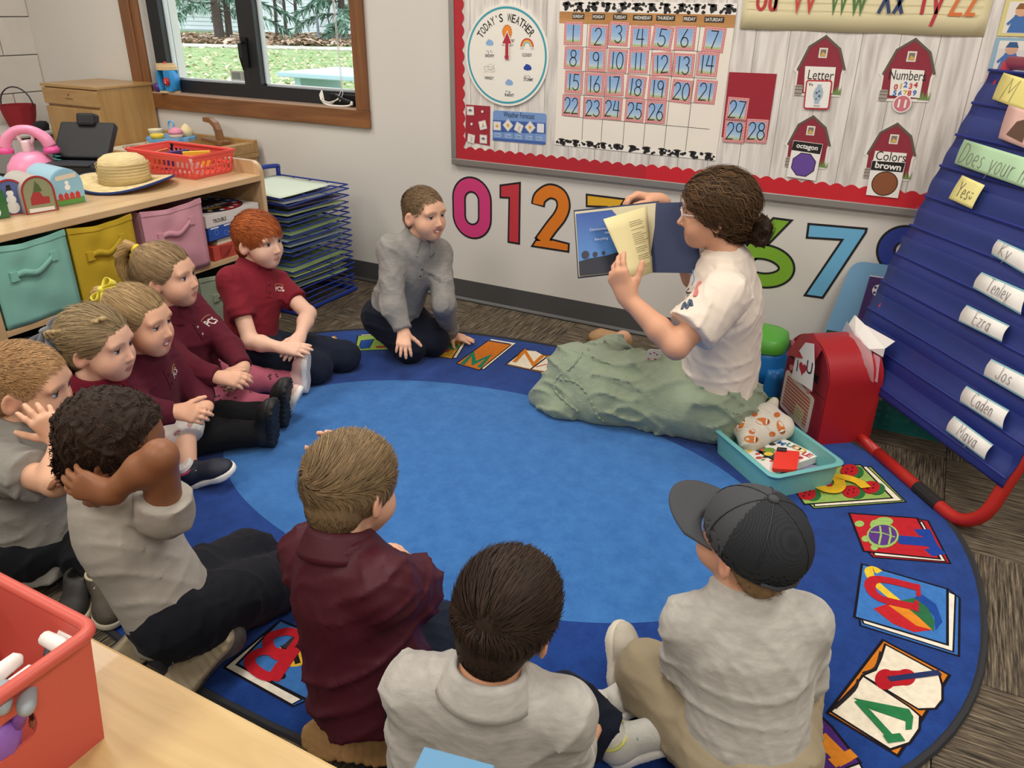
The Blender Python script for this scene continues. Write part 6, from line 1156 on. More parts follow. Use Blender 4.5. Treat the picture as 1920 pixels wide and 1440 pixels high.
b = MB(); b.lathe([(.054, 0), (.054, .018), (.05, .02), (.001, .02)], (sxx, syy, szz+.114), n=24, sy=.62); b.lathe([(.05, 0), (.05, .012), (.001, .012)], (sxx-.006, syy, szz+.134), n=24, sy=.6); b.build('lid', mat('beech', '#d6b98c', .45), cf); b = MB(); b.lathe([(.008, 0), (.009, .006), (.001, .01)], (sxx-.01, syy, szz+.146), n=10); b.build('lid_knob', paint('#c2302c'), cf)
b = MB(); b.lathe([(.02, 0), (.021, .008), (.017, .012), (.001, .012)], (sxx+.024, syy-.032, szz+.058), (0, -1, 0), 20); b.build('knob', mat('toy_red', '#c2262c', .35), cf, smooth=True); b = MB(); Fk = frame((sxx+.024, syy-.0445, szz+.058), (1, 0, 0), (0, 0, 1)); b.disc(Fk, 0, -.004, .004, c=.0004, n=10); b.disc(Fk, 0, .007, .003, c=.0004, n=10); b.build('knob_mark', paint('#eeeeea'), cf)
cu2 = thing('toy_cup', 'purple toy cup on the window sill', 'toy cup', (sxx-.085, syy, szz)); b = MB(); b.lathe([(.022, 0), (.03, .04), (.027, .04), (.02, .004), (.001, .004)], (sxx-.082, syy-.002, szz), n=18); b.build('cup', mat('purple_plastic', '#5a2f88', .4), cu2, smooth=True)
# white drawer cart with a red bucket
ct = thing('drawer_cart', 'white plastic drawer cart against the block wall', 'cart', (-4.58, 2.8, 0)); m_wp = mat('white_plastic', '#cfcdca', .4); m_tp = mat('frosted_drawer', '#b9b8b8', .3, alpha=.75)
b = MB(); b.span((-4.79, 2.58, .62), (-4.36, 2.98, .645), .012); b.build('top', m_wp, ct)
for (x, y) in ((-4.77, 2.6), (-4.38, 2.6), (-4.77, 2.96), (-4.38, 2.96)): b = MB(); b.box((x, y, .31), (.03, .03, .62)); b.build('post', m_wp, ct)
for k in range(3): b = MB(); b.span((-4.75, 2.59, .02+.2*k), (-4.4, 2.95, .2+.2*k), .008); b.build('drawer', m_tp, ct)
b = MB(); b.box((-4.62, 2.586, .54), (.09, .002, .06)); b.build('label_card', paint('#dcdcd8'), ct)
bk_ = FZ(42, 236, .645); bu = thing('red_bucket', 'dark red fabric bucket with a thin handle on the white cart', 'bucket', bk_)
b = MB(); b.lathe([(.068, 0), (.085, .06), (.095, .115), (.09, .115), (.08, .06), (.06, .006), (.001, .006)], bk_, n=10); b.build('bucket', mat('red_fabric', '#8d1c26', .85, bump=.2, bscale=200), bu); b = MB(); vh = Vector((.9, .43, 0)); b.tube([bk_+vh*.093*math.cos(k*PI/12)+Vector((0, 0, .11+.1*math.sin(k*PI/12))) for k in range(13)], .004, 6); b.build('handle', mat('dark_wire', '#3a3438', .5), bu, smooth=True)
b = MB(); p = Vector((-4.41, 2.78, .645)); b.lathe([(.035, 0), (.04, .03), (.03, .045), (.001, .05)], p, n=14); tag(b.build('black_pouch', mat('black_cloth', '#1e1f22', .9), smooth=True), 'small black pouch beside the red bucket', 'pouch')
# drying rack
dr = thing('drying_rack', 'blue wire paper drying rack between the shelf and the wall', 'drying rack', (-2.64, 2.74, 0)); m_bw = mat('blue_wire', '#1f3a92', .35)
X0, X1, Y0, Y1 = -2.85, -2.43, 2.535, 2.95
for s in (Y0+.06, Y1-.06): pass
b = MB(); b.tube(smoothpath([(X0+.02, Y0+.03, .0), (X0+.02, Y0+.03, .35), (X0+.02, Y0+.03, .54), (X0+.02, Y0+.06, .585), (X0+.02, Y1-.06, .585), (X0+.02, Y1-.03, .54), (X0+.02, Y1-.03, .3), (X0+.02, Y1-.03, 0)], 5), .011, 10); b.build('upright_frame', m_bw, dr, smooth=True)
NS = 19; tr = None
sh_m = MB(); sh_m.tube([(0, 0, 0), (X1-X0, 0, 0), (X1-X0, Y1-Y0, 0), (0, Y1-Y0, 0)], .0035, 6, closed=True)
for k in range(3): sh_m.tube([((k+1)*(X1-X0)/4, 0, 0), ((k+1)*(X1-X0)/4, Y1-Y0, 0)], .002, 5)
for k in range(2): sh_m.tube([(0, (k+1)*(Y1-Y0)/3, 0), (X1-X0, (k+1)*(Y1-Y0)/3, 0)], .002, 5)
b = MB(); b.tube([(X0, Y0, .012), (X1, Y0, .012), (X1, Y1, .012), (X0, Y1, .012)], .011, 8, closed=True); b.build('base_frame', m_bw, dr)
zs = [.035+.5*k/(NS-1)*(1.0) for k in range(NS)]
random.seed(21)
for k, z in enumerate(zs):
    if tr is None: tr = sh_m.build('wire_shelf', m_bw, dr, origin=(0, 0, 0)); o = tr
    else: o = tr.copy(); COL.objects.link(o)
    place(o, Vector((X0+random.uniform(-.004, .004), Y0+random.uniform(-.004, .004), z)), dr); o.rotation_euler = (random.uniform(-.008, .008), random.uniform(-.012, .012), 0)
    if k in (1, 2, 7, 8, 13, 4, 16): 
        if k not in (4, 16): continue
    if k in (3, 5, 6, 9, 10, 11, 12, 14, 15, 17, 18, 4, 16):
        col = {18: '#cfdccd', 17: '#8a8f96', 16: '#4a4566', 15: '#a6b98a', 14: '#6f8288', 12: '#8fa877', 11: '#7d929a', 9: '#6f8aa0', 10: '#8a9aa0', 6: '#97b07a', 5: '#a2b580', 4: '#7c8a80', 3: '#9ab07c'}[k]
        wob = random.uniform(-.01, .01); b = MB(); x0, x1, y0, y1 = X0+.02, X1-.012+wob, Y0+.004+random.uniform(-.01, .02), Y1-.02
        if k == 18: x1, y1 = X1-.03, Y1-.06; y0 = Y0-.005
        b.grid(lambda u, v: Vector((x0+(x1-x0)*u, y0+(y1-y0)*v, z+.006+.0035*math.sin(u*5+v*3+k)*u-.004*u*v)), 8, 8); o2 = b.build('paper_sheet', mat('paper_'+col.lstrip('#'), col, .7), smooth=True); s2 = o2.modifiers.new('t', 'SOLIDIFY'); s2.thickness = .0006
        nth = {18: 'topmost', 17: 'second from the top', 16: 'third from the top', 15: 'fourth from the top', 14: 'fifth from the top', 12: 'sixth from the top', 11: 'seventh from the top', 10: 'eighth from the top', 9: 'ninth from the top', 6: 'fourth from the bottom', 5: 'third from the bottom', 4: 'second from the bottom', 3: 'lowest'}[k]
        tag(o2, '%s sheet of paper on the drying rack, %s' % ({18: 'mint', 15: 'pale green', 12: 'green', 6: 'green', 5: 'light green', 3: 'green'}.get(k, 'grey-blue'), nth), 'paper', 'sheets on the drying rack')

# ================================================================ front table and bins
TBZ = .5; ty = .462
ft_ = thing('front_table', 'pale maple table edge in the near left corner', 'table', (-1.0, .05, 0)); m_tab = wood('table_maple', '#bd9c68', '#ceb17c', .35, axis=0, scale=1.4)
b = MB(); b.span((-1.9, -.3, TBZ-.03), (-.12, ty, TBZ), .004); b.build('table_top', m_tab, ft_)
for (x, y) in ((-1.85, -.25), (-.17, -.25), (-1.85, .4), (-.17, .4)): b = MB(); b.tube([(x, y, 0), (x, y, TBZ-.03)], .02, 10); b.build('leg', mat('chrome_leg', '#9a9a9c', .3, metal=.8), ft_)
# red-orange bin standing on it
m_rb = mat('coral_bin_plastic', '#c9574a', .42)
from mathutils.geometry import tessellate_polygon
BX1, BY1, BH = -.722, .372, .165; BX0, BY0 = -1.06, .11; dr_ = .012
rbn = thing('coral_bin', 'open coral red bin full of little dolls on the front table', 'bin', ((BX0+BX1)/2, (BY0+BY1)/2, TBZ))
def bin_side(F, w_, h, fl, slot):
    outer = [(fl, 0), (w_-fl, 0), (w_, h), (0, h)]; hole = rrect((w_*.5-.055, h-.085), (w_*.5+.055, h-.085), (w_*.5+.055, h-.04), (w_*.5-.055, h-.04), .45, 6) if slot else None
    L = [[Vector((*p, 0)) for p in outer]]+([[Vector((*p, 0)) for p in hole]] if slot else []); flat = sum(L, []); tris = tessellate_polygon(L)
    b = MB(); th_ = .004
    b.add([fp(F, p.x, p.y, 0) for p in flat], [tuple(t) for t in tris]); b.add([fp(F, p.x, p.y, -th_) for p in flat], [tuple(t)[::-1] for t in tris])
    if slot: n = len(hole); b.add([fp(F, *p, 0) for p in hole]+[fp(F, *p, -th_) for p in hole], [(i, (i+1) % n, n+(i+1) % n, n+i) for i in range(n)])
    return b
cornT = [(BX1, BY0), (BX1, BY1), (BX0, BY1), (BX0, BY0)]
for k in range(4):
    a, c_ = Vector(cornT[k]), Vector(cornT[(k+1) % 4]); mid = (a+c_)/2; cen = Vector(((BX0+BX1)/2, (BY0+BY1)/2)); n_ = ((mid-cen)); n_ = Vector((round(n_.x*10)/abs(round(n_.x*10)) if abs(n_.x) > .05 and k in (0, 2) else 0, (1 if n_.y > 0 else -1) if k in (1, 3) else 0))
    o = Vector((a.x-n_.x*dr_, a.y-n_.y*dr_, TBZ)); F = frame(o, (c_-a).to_3d(), Vector((n_.x*dr_, n_.y*dr_, BH)))
    bin_side(F, (c_-a).length, BH, dr_, k in (0, 2)).build('side', m_rb, rbn)
b = MB(); b.span((BX0+dr_, BY0+dr_, TBZ+.0005), (BX1-dr_, BY1-dr_, TBZ+.004)); b.build('bottom', m_rb, rbn)
b = MB(); P = [(x*1.0+(.004 if x > -.9 else -.004), y+(.004 if y > .2 else -.004), TBZ+BH) for x, y in cornT]
rl = []
for k in range(4):
    a, p, c_ = Vector(P[k-1]), Vector(P[k]), Vector(P[(k+1) % 4]); s0, e0 = p+(a-p).normalized()*.02, p+(c_-p).normalized()*.02
    for j in range(6): t = j/5; rl.append(s0*(1-t)**2+p*2*t*(1-t)+e0*t*t)
b.tube(rl, .008, 10, closed=True); b.build('rim', m_rb, rbn, smooth=True)
random.seed(5)
dolls = ((-.80, .30, 'white', '#b8443c', 'white-shoed doll with a red body upside down at the back of the coral bin', 0.1), (-.755, .255, 'grey', '#8a5ab0', 'grey-shoed doll in purple at the right of the coral bin', .9), (-.79, .17, 'white', '#c98a86', 'white-shoed doll in pink near the handle slot of the coral bin', 1.2), (-.88, .22, 'white', '#7a4a34', 'brown doll with white shoes in the middle of the coral bin', .4), (-.93, .31, 'grey', '#3f5a8a', 'blue doll with grey shoes at the far left of the coral bin', 2.0), (-.84, .14, 'white', '#5f7a3c', 'green doll with white shoes at the front of the coral bin', .2), (-.76, .32, 'white', '#2f2a30', 'dark doll lying in the corner of the coral bin', 1.6))
for (x, y, sc_, bc, lb, an) in dolls:
    z0 = TBZ+.045; t_ = thing('toy_doll', lb, 'doll', (x, y, z0), 'little dolls in the coral bin'); ax = Vector((math.cos(an)*.5, math.sin(an)*.5, 1)).normalized(); sd = ax.cross(Vector((math.sin(an), -math.cos(an), 0))).normalized(); p = Vector((x, y, z0+.018))
    b = MB(); b.tube([p, p+ax*.02, p+ax*.045, p+ax*.055], [.018, .022, .018, .008], 10); b.build('body', paint(bc), t_, smooth=True)
    b = MB(); b.lathe([(.001, -.018), (.014, -.01), (.018, 0), (.014, .012), (.001, .018)], p-ax*.002, n=12); b.build('head', paint('#a8704c'), t_, smooth=True)
    for s in (-1, 1):
        q = p+ax*.05+sd*.011*s; b = MB(); b.tube([q, q+ax*.034], .007, 8); b.build('leg', paint(bc), t_, smooth=True)
        b = MB(); fw_ = sd.cross(ax); q2 = q+ax*.04; b.tube([q2-fw_*.018, q2-fw_*.013, q2+fw_*.012, q2+fw_*.022, q2+fw_*.027], [.003, .0085, .0098, .008, .003], 10); b.build('shoe', paint('#e6e3df' if sc_ == 'white' else '#9aa2a8'), t_, smooth=True)
cbk = thing('toy_camera_block', 'small tan block with a grey screen lying in the coral bin', 'toy', (-.835, .232, TBZ+.06)); Rb = Matrix.Rotation(.5, 3, 'Z') @ Matrix.Rotation(-.35, 3, 'X')
pB = Vector((-.835, .235, TBZ+.105)); b = MB(); b.box(pB, (.055, .045, .04), R=Rb, bev=.004); b.build('block', paint('#a98a5c'), cbk); b = MB(); b.box(pB+Rb @ Vector((0, 0, .021)), (.048, .04, .003), R=Rb, bev=.001); b.build('screen_frame', paint('#ddd6c4'), cbk); b = MB(); b.box(pB+Rb @ Vector((0, 0, .0228)), (.034, .026, .002), R=Rb); b.build('screen', paint('#5a5c66'), cbk)
# pale blue folded card box at the near table edge
bb = thing('blue_box', 'pale blue folded card box at the bottom edge of the picture', 'box', (-.33, .36, TBZ)); m_pb = mat('pale_blue_card', '#5b8fb5', .6)
pT = FZ(868, 1425, TBZ+.13); b = MB(); b.box((pT.x, pT.y-.03, TBZ+.064), (.075, .07, .128), R=Matrix.Rotation(.2, 3, 'Z'), bev=.002); b.build('carton', m_pb, bb)
b = MB(); b.box((pT.x+.052, pT.y-.035, TBZ+.058), (.03, .06, .115), R=Matrix.Rotation(-.1, 3, 'Z'), bev=.002); b.build('side_flap', m_pb, bb)
# ================================================================ smooth-surface modelling (distance fields meshed in numpy)
V3 = lambda *a: np.array(a, dtype=np.float64)
def nrm(v): v = np.asarray(v, float); return v/max(1e-9, np.linalg.norm(v))
class SDF:
    def __init__(s, h): s.h = h; s.P = []; s.disp = []; s.floor = None
    def cap(s, a, b, ra, rb, k=.02, op=1, ax=None, fl=1.0, cut=None):
        a, b = V3(*a), V3(*b); R = max(ra, rb); s.P.append(('c', np.minimum(a, b)-R, np.maximum(a, b)+R, k, op, (a, b, ra, rb, None if ax is None else nrm(ax), fl, cut))); return s
    def ell(s, c, r, R=None, k=.02, op=1, cut=None):
        c = V3(*c); r = V3(*r); m = r if R is None else (np.abs(R) @ r); s.P.append(('e', c-m, c+m, k, op, (c, r, R, cut))); return s
    def chain(s, pts, rs, k=.015, **kw):
        for i in range(len(pts)-1): s.cap(pts[i], pts[i+1], rs[i], rs[i+1], k, **kw)
        return s
    def mesh(s):
        h = s.h; pos = [p for p in s.P if p[4] == 1]
        lo = np.min([p[1] for p in pos], 0)-4*h; hi = np.max([p[2] for p in pos], 0)+4*h
        n = np.ceil((hi-lo)/h).astype(int)+1; F = np.full(n, .5, np.float32)
        ax = [lo[i]+h*np.arange(n[i]) for i in range(3)]
        for kind, l, u, k, op, q in s.P:
            m = k+3*h; i0 = np.maximum(0, np.floor((l-m-lo)/h).astype(int)); i1 = np.minimum(n, np.ceil((u+m-lo)/h).astype(int)+1)
            if np.any(i1 <= i0): continue
            sl = tuple(slice(a, b) for a, b in zip(i0, i1))
            X = ax[0][sl[0]][:, None, None].astype(np.float32); Y = ax[1][sl[1]][None, :, None].astype(np.float32); Z = ax[2][sl[2]][None, None, :].astype(np.float32)
            if kind == 'c':
                a, b, ra, rb, fx, fl, cut = q; d = b-a; L2 = max(1e-12, d @ d)
                dx, dy, dz = X-a[0], Y-a[1], Z-a[2]; t = np.clip((dx*d[0]+dy*d[1]+dz*d[2])/L2, 0, 1)
                px, py, pz = dx-t*d[0], dy-t*d[1], dz-t*d[2]
                if fx is not None:
                    w_ = (px*fx[0]+py*fx[1]+pz*fx[2])*(1/fl-1); px, py, pz = px+w_*fx[0], py+w_*fx[1], pz+w_*fx[2]
                D = np.sqrt(px*px+py*py+pz*pz)-(ra+(rb-ra)*t)
            else:
                c, r, R, cut = q; dx, dy, dz = X-c[0], Y-c[1], Z-c[2]
                if R is not None: dx, dy, dz = [dx*R[0, i]+dy*R[1, i]+dz*R[2, i] for i in range(3)]
                k0 = np.sqrt((dx/r[0])**2+(dy/r[1])**2+(dz/r[2])**2); k1 = np.sqrt((dx/r[0]**2)**2+(dy/r[1]**2)**2+(dz/r[2]**2)**2)+1e-9; D = k0*(k0-1)/k1
            if cut is not None:
                for c0, cn_ in (cut if isinstance(cut[0], tuple) else (cut,)): D = np.maximum(D, (X-c0[0])*cn_[0]+(Y-c0[1])*cn_[1]+(Z-c0[2])*cn_[2])
            A = F[sl]
            if op == 1:
                if k > 0: hh = np.maximum(k-np.abs(A-D), 0)/k; F[sl] = np.minimum(A, D)-hh*hh*k*.25
                else: F[sl] = np.minimum(A, D)
            else:
                D = -D
                if k > 0: hh = np.maximum(k-np.abs(A-D), 0)/k; F[sl] = np.maximum(A, D)+hh*hh*k*.25
                else: F[sl] = np.maximum(A, D)
        if s.disp:
            I = np.nonzero(np.abs(F) < .03); P = np.stack([ax[i][I[i]] for i in range(3)], 1)
            for fn in s.disp: F[I] += fn(P).astype(np.float32)
        if s.floor is not None: F = np.maximum(F, (s.floor-ax[2])[None, None, :].astype(np.float32))
        return nets(F, lo, h)
def nets(F, lo, h):
    S = F < 0; n = np.array(F.shape)
    c = np.zeros(n-1, np.uint8)
    for i in (0, 1):
        for j in (0, 1):
            for k in (0, 1): c += S[i:n[0]-1+i, j:n[1]-1+j, k:n[2]-1+k]
    I = np.argwhere((c > 0) & (c < 8)); idx = np.full(n-1, -1, np.int32); idx[tuple(I.T)] = np.arange(len(I))
    acc = np.zeros((len(I), 3)); cnt = np.zeros(len(I)); vals = {}
    for o in [(i, j, k) for i in (0, 1) for j in (0, 1) for k in (0, 1)]: vals[o] = F[I[:, 0]+o[0], I[:, 1]+o[1], I[:, 2]+o[2]]
    for a in vals:
        for d in range(3):
            if a[d]: continue
            b = tuple(1 if q == d else a[q] for q in range(3)); fa, fb = vals[a], vals[b]; m = (fa < 0) != (fb < 0)
            t = fa[m]/(fa[m]-fb[m]); p = np.tile(np.array(a, float), (m.sum(), 1)); p[:, d] += t; acc[m] += p; cnt[m] += 1
    V = lo+h*(I+acc/np.maximum(cnt, 1)[:, None]); Q = []
    for d in range(3):
        e1, e2 = (d+1) % 3, (d+2) % 3; sa = [slice(None)]*3; sb = [slice(None)]*3; sa[d] = slice(0, -1); sb[d] = slice(1, None)
        A, B = S[tuple(sa)], S[tuple(sb)]; m = A != B; J = np.argwhere(m); ok = (J[:, e1] > 0) & (J[:, e2] > 0) & (J[:, e1] < n[e1]-1) & (J[:, e2] < n[e2]-1); J = J[ok]; inside = A[tuple(J.T)]
        def cell(o1, o2): K = J.copy(); K[:, e1] -= o1; K[:, e2] -= o2; return idx[tuple(K.T)]
        q = np.stack([cell(1, 1), cell(0, 1), cell(0, 0), cell(1, 0)], 1); q[~inside] = q[~inside][:, ::-1]; Q.append(q)
    return V, np.concatenate(Q)
def np_mesh(name, V, Q, mats, parent=None, tint=None, origin=None, smooth=True, mi=None):
    V = np.asarray(V, np.float64); Q = np.asarray(Q, np.int32)
    o = Vector(((V[:, 0].min()+V[:, 0].max())/2, (V[:, 1].min()+V[:, 1].max())/2, V[:, 2].min())) if origin is None else Vector(origin)
    me = bpy.data.meshes.new(name); nv, nf, ns = len(V), len(Q), Q.shape[1]
    me.vertices.add(nv); me.vertices.foreach_set('co', (V-np.array(o)).astype(np.float32).ravel()); me.loops.add(nf*ns); me.loops.foreach_set('vertex_index', Q.ravel()); me.polygons.add(nf)
    me.polygons.foreach_set('loop_start', np.arange(0, nf*ns, ns, dtype=np.int32))
    if smooth: me.polygons.foreach_set('use_smooth', np.ones(nf, bool))
    for m_ in (mats if isinstance(mats, (list, tuple)) else [mats]): me.materials.append(m_)
    if mi is not None: me.polygons.foreach_set('material_index', np.asarray(mi, np.int32))
    if tint is not None:
        a = me.color_attributes.new('tint', 'FLOAT_COLOR', 'POINT'); T = np.ones((nv, 4), np.float32); T[:, :3] = tint; a.data.foreach_set('color', T.ravel())
    me.update(calc_edges=True); me.validate()
    ob = bpy.data.objects.new(name, me); COL.objects.link(ob); place(ob, o, parent); return ob
def relax(V, Q, it=1):
    E = np.concatenate([Q[:, [0, 1]], Q[:, [1, 2]], Q[:, [2, 3]], Q[:, [3, 0]]]); n = len(V)
    for _ in range(it):
        A = np.zeros_like(V); c = np.zeros(n)
        for d in range(3): A[:, d] = np.bincount(E[:, 0], V[E[:, 1], d], n)+np.bincount(E[:, 1], V[E[:, 0], d], n)
        c = np.bincount(E[:, 0], minlength=n)+np.bincount(E[:, 1], minlength=n); V = V*.5+.5*A/np.maximum(c, 1)[:, None]
    return V
def wrinkle(seed, amp=.004, f=55, warp=1.2, dirs=None, n=3):
    r = np.random.default_rng(seed); D = []
    for i in range(n):
        d = nrm(r.normal(size=3)) if dirs is None else nrm(V3(*dirs)+.5*r.normal(size=3)); D.append((d*f*r.uniform(.6, 1.4), r.uniform(0, 6.28), nrm(r.normal(size=3))*f*.3, r.uniform(0, 6.28), nrm(r.normal(size=3))*f*.35, r.uniform(0, 6.28)))
    def fn(P):
        s = 0
        for k, ph, k2, p2, k3, p3 in D: s = s+(1-np.abs(np.sin(.5*(P @ k+ph+warp*np.sin(P @ k2+p2)))))**3*np.clip(.5+np.sin(P @ k3+p3), 0, 1.5)
        return -amp*s
    return fn
def rotm(x, y, z): return np.stack([x, y, z], 1)
def basis(fwd, up=(0, 0, 1)):
    y = nrm(fwd); x = nrm(np.cross(y, up)); z = np.cross(x, y); return rotm(x, y, z)      # columns: right, forward, up
def rot_axis(M, ax, a):
    ax = nrm(ax); K = np.array([[0, -ax[2], ax[1]], [ax[2], 0, -ax[0]], [-ax[1], ax[0], 0]]); return (np.eye(3)+math.sin(a)*K+(1-math.cos(a))*K @ K) @ M
class Head:
    """head frame: origin between the ears, columns of R are right, forward, up; s scales a child's head to size"""
    def __init__(s, c, fwd, up=(0, 0, 1), roll=0.0, sc=1.0): s.c = V3(*c); s.R = basis(fwd, up); s.R = rot_axis(s.R, s.R[:, 1], roll); s.s = sc
    def w(s, x, y, z): return s.c+s.R @ (V3(x, y, z)*s.s)
    def loc(s, P): return ((np.asarray(P)-s.c) @ s.R)/s.s
    def build(s, S, smile=0.0, openm=0.0, adult=False, cheek=1.0):
        k = s.s; e = lambda c, r, kk=.02, op=1, R=None: S.ell(s.w(*c), V3(*r)*k, s.R if R is None else R, kk*k, op)
        e((0, -.012, .028), (.0685, .085, .075)); e((0, .020, -.022), (.0565, .054, .066), .03)
        e((0, .045, -.070), (.027, .024, .022), .03); 
        for q in (-1, 1): e((q*.034, .041, -.034), (.025*cheek, .025*cheek, .026*cheek), .025); e((q*.028, .064, .019), (.022, .010, .008), .014)
        e((0, .050, .036), (.040, .016, .022), .03)
        S.cap(s.w(0, .0705, .004), s.w(0, .084 if not adult else .088, -.026), .0058*k, .0084*k, .012*k)
        for q in (-1, 1): e((q*.008, .077, -.0300), (.0056, .0068, .0055), .005)
        for q in (-1, 1): e((q*.0285, .086, .0045), (.0165, .017, .0115), .012, 0)
        # mouth
        zc = -.055; wd = .0165+.009*smile; up = .011*smile; yb = .0715; q_ = lambda t, zz, yy: s.w(wd*t, yy-.014*t*t*(1+.4*smile), zz+up*t*t)
        for zz, rr, yy, sg in ((zc+.0034+.0045*openm, .0040-.0006*openm, yb, 1), (zc-.0044-.0075*openm, .0046-.0006*openm, yb-.0015, -1)):
            pts = [q_(t, zz-sg*abs(t)**2*(.0034+.006*openm), yy) for t in (-1, -.6, -.25, 0, .25, .6, 1)]; S.chain(pts, [.0015*k]+[rr*.9*k, rr*k, rr*k*(.85 if sg > 0 else 1), rr*k, rr*.9*k]+[.0015*k], .004*k)
        if openm > 0: e((0, yb+.006, zc-.001+.001*smile), (wd*.72, .015, .0035+.0055*openm), .003, 0)
        # ears
        for q in (-1, 1):
            Re = rot_axis(s.R, s.R[:, 2], q*.45); Re = rot_axis(Re, s.R[:, 0], -.15)
            e((q*.0715, -.010, -.010), (.0075, .0175, .0275), .008, 1, Re); e((q*.0785, -.007, -.006), (.0055, .0095, .0165), .004, 0, Re)
    def skin_tint(s, V, skin, lip, brow, browc=.55, smile=0, openm=0, flush=.25):
        L = s.loc(V); base = np.tile(np.array(skin[:3]), (len(V), 1)); inh = (np.linalg.norm(L-np.array((0, 0, 0)), axis=1) < .14)
        def mix(w_, c): w_ = np.clip(w_, 0, 1)[:, None]; return base*(1-w_)+np.array(c[:3])*w_
        fl = np.array(skin[:3])*np.array((1.02, .72, .68))
        for q in (-1, 1):
            d = np.linalg.norm((L-np.array((q*.038, .058, -.03)))/np.array((.022, .03, .018)), axis=1); base = mix(inh*flush*np.exp(-d*d), fl)
            d = np.linalg.norm((L-np.array((q*.075, -.008, -.01)))/np.array((.012, .02, .028)), axis=1); base = mix(inh*.45*np.exp(-d**4), fl)
        d = np.linalg.norm((L-np.array((0, .09, -.027)))/np.array((.012, .012, .01)), axis=1); base = mix(inh*flush*np.exp(-d*d), fl)
        zc = -.055; wd = .0165+.009*smile; t = np.clip(L[:, 0]/wd, -1, 1); zl = zc-.0008+.011*smile*t*t; dz = np.abs(L[:, 2]-zl)/(.0085*(1-.7*t*t)+.0012+.0075*openm*(1-t*t)); m = (np.abs(L[:, 0]) < wd*1.03) & (L[:, 1] > .05); base = mix(m*np.clip(2.2-1.8*dz, 0, 1)*.9, lip)
        if openm > 0: base = mix(m*(np.abs(L[:, 2]-zl) < .009)*(np.abs(L[:, 0]) < wd*.75)*np.clip((.0665-L[:, 1])/.003, 0, 1), (.06, .015, .012))
        else: dz = np.abs(L[:, 2]-zl)/.0018; base = mix(m*np.exp(-dz*dz)*.75, np.array(lip[:3])*.35)
        for q in (-1, 1):
            x = (L[:, 0]*q-.028)/.019; zb = .0235-.004*x*x+.001*x; d = np.abs(L[:, 2]-zb)/.0035; base = mix((np.abs(x) < 1.05)*(L[:, 1] > .035)*np.exp(-d*d)*browc, brow)
        return base
    def eyes(s, parent, iris='#4a5a6a', gaze=(0, 1, 0), skin=None, lid=.35, lash='#3a2a22'):
        k = s.s
        for q in (-1, 1):
            c = s.w(q*.0285, .0580, .0045); r = .0132*k; g = nrm(s.R @ nrm(gaze)); u = nrm(np.cross(g, s.R[:, 2])); w_ = np.cross(u, g); n, m = 20, 14; V = []; T = []
            for i in range(m+1):
                a = PI*i/m
                for j in range(n):
                    b_ = 2*PI*j/n; V.append(c+r*(g*math.cos(a)+(u*math.cos(b_)+w_*math.sin(b_))*math.sin(a))); dg = math.degrees(a); T.append((.01, .01, .012) if dg < 16 else C(iris)[:3] if dg < 36 else (.7, .68, .66))
            Q = [(i*n+j, i*n+(j+1) % n, (i+1)*n+(j+1) % n, (i+1)*n+j) for i in range(m) for j in range(n)]
            o = np_mesh('eye', np.array(V), np.array(Q), attr_mat('eyeball', .08, spec=.6), parent, np.array(T))
            b = MB()   # lids: two shells of skin over the eyeball, dark lash line on the upper one
            rl = r*1.07; X, Y, Z = s.R[:, 0], s.R[:, 1], s.R[:, 2]
            def shell(u_, v_, a0, a1): az = (u_-.5)*2.7; el = a0+(a1-a0)*v_; el2 = el*math.cos(az*.62)**.6 if abs(az) < 2.4 else 0; return Vector(c+rl*(X*math.sin(az)*math.cos(el2)+Y*math.cos(az)*math.cos(el2)+Z*math.sin(el2)))
            b.grid(lambda u_, v_: shell(u_, v_, lid, 1.5), 15, 7); b.grid(lambda u_, v_: shell(u_, v_, -1.4, -.42), 15, 6)
            b.use(1).tube([shell(t/12, 0, lid, 1.5)+Vector(Y*.0006) for t in range(13)], [.0003]+[.0013*k]*11+[.0003], 5)
            b.build('eyelid', [skin, paint(lash)], o, smooth=True)
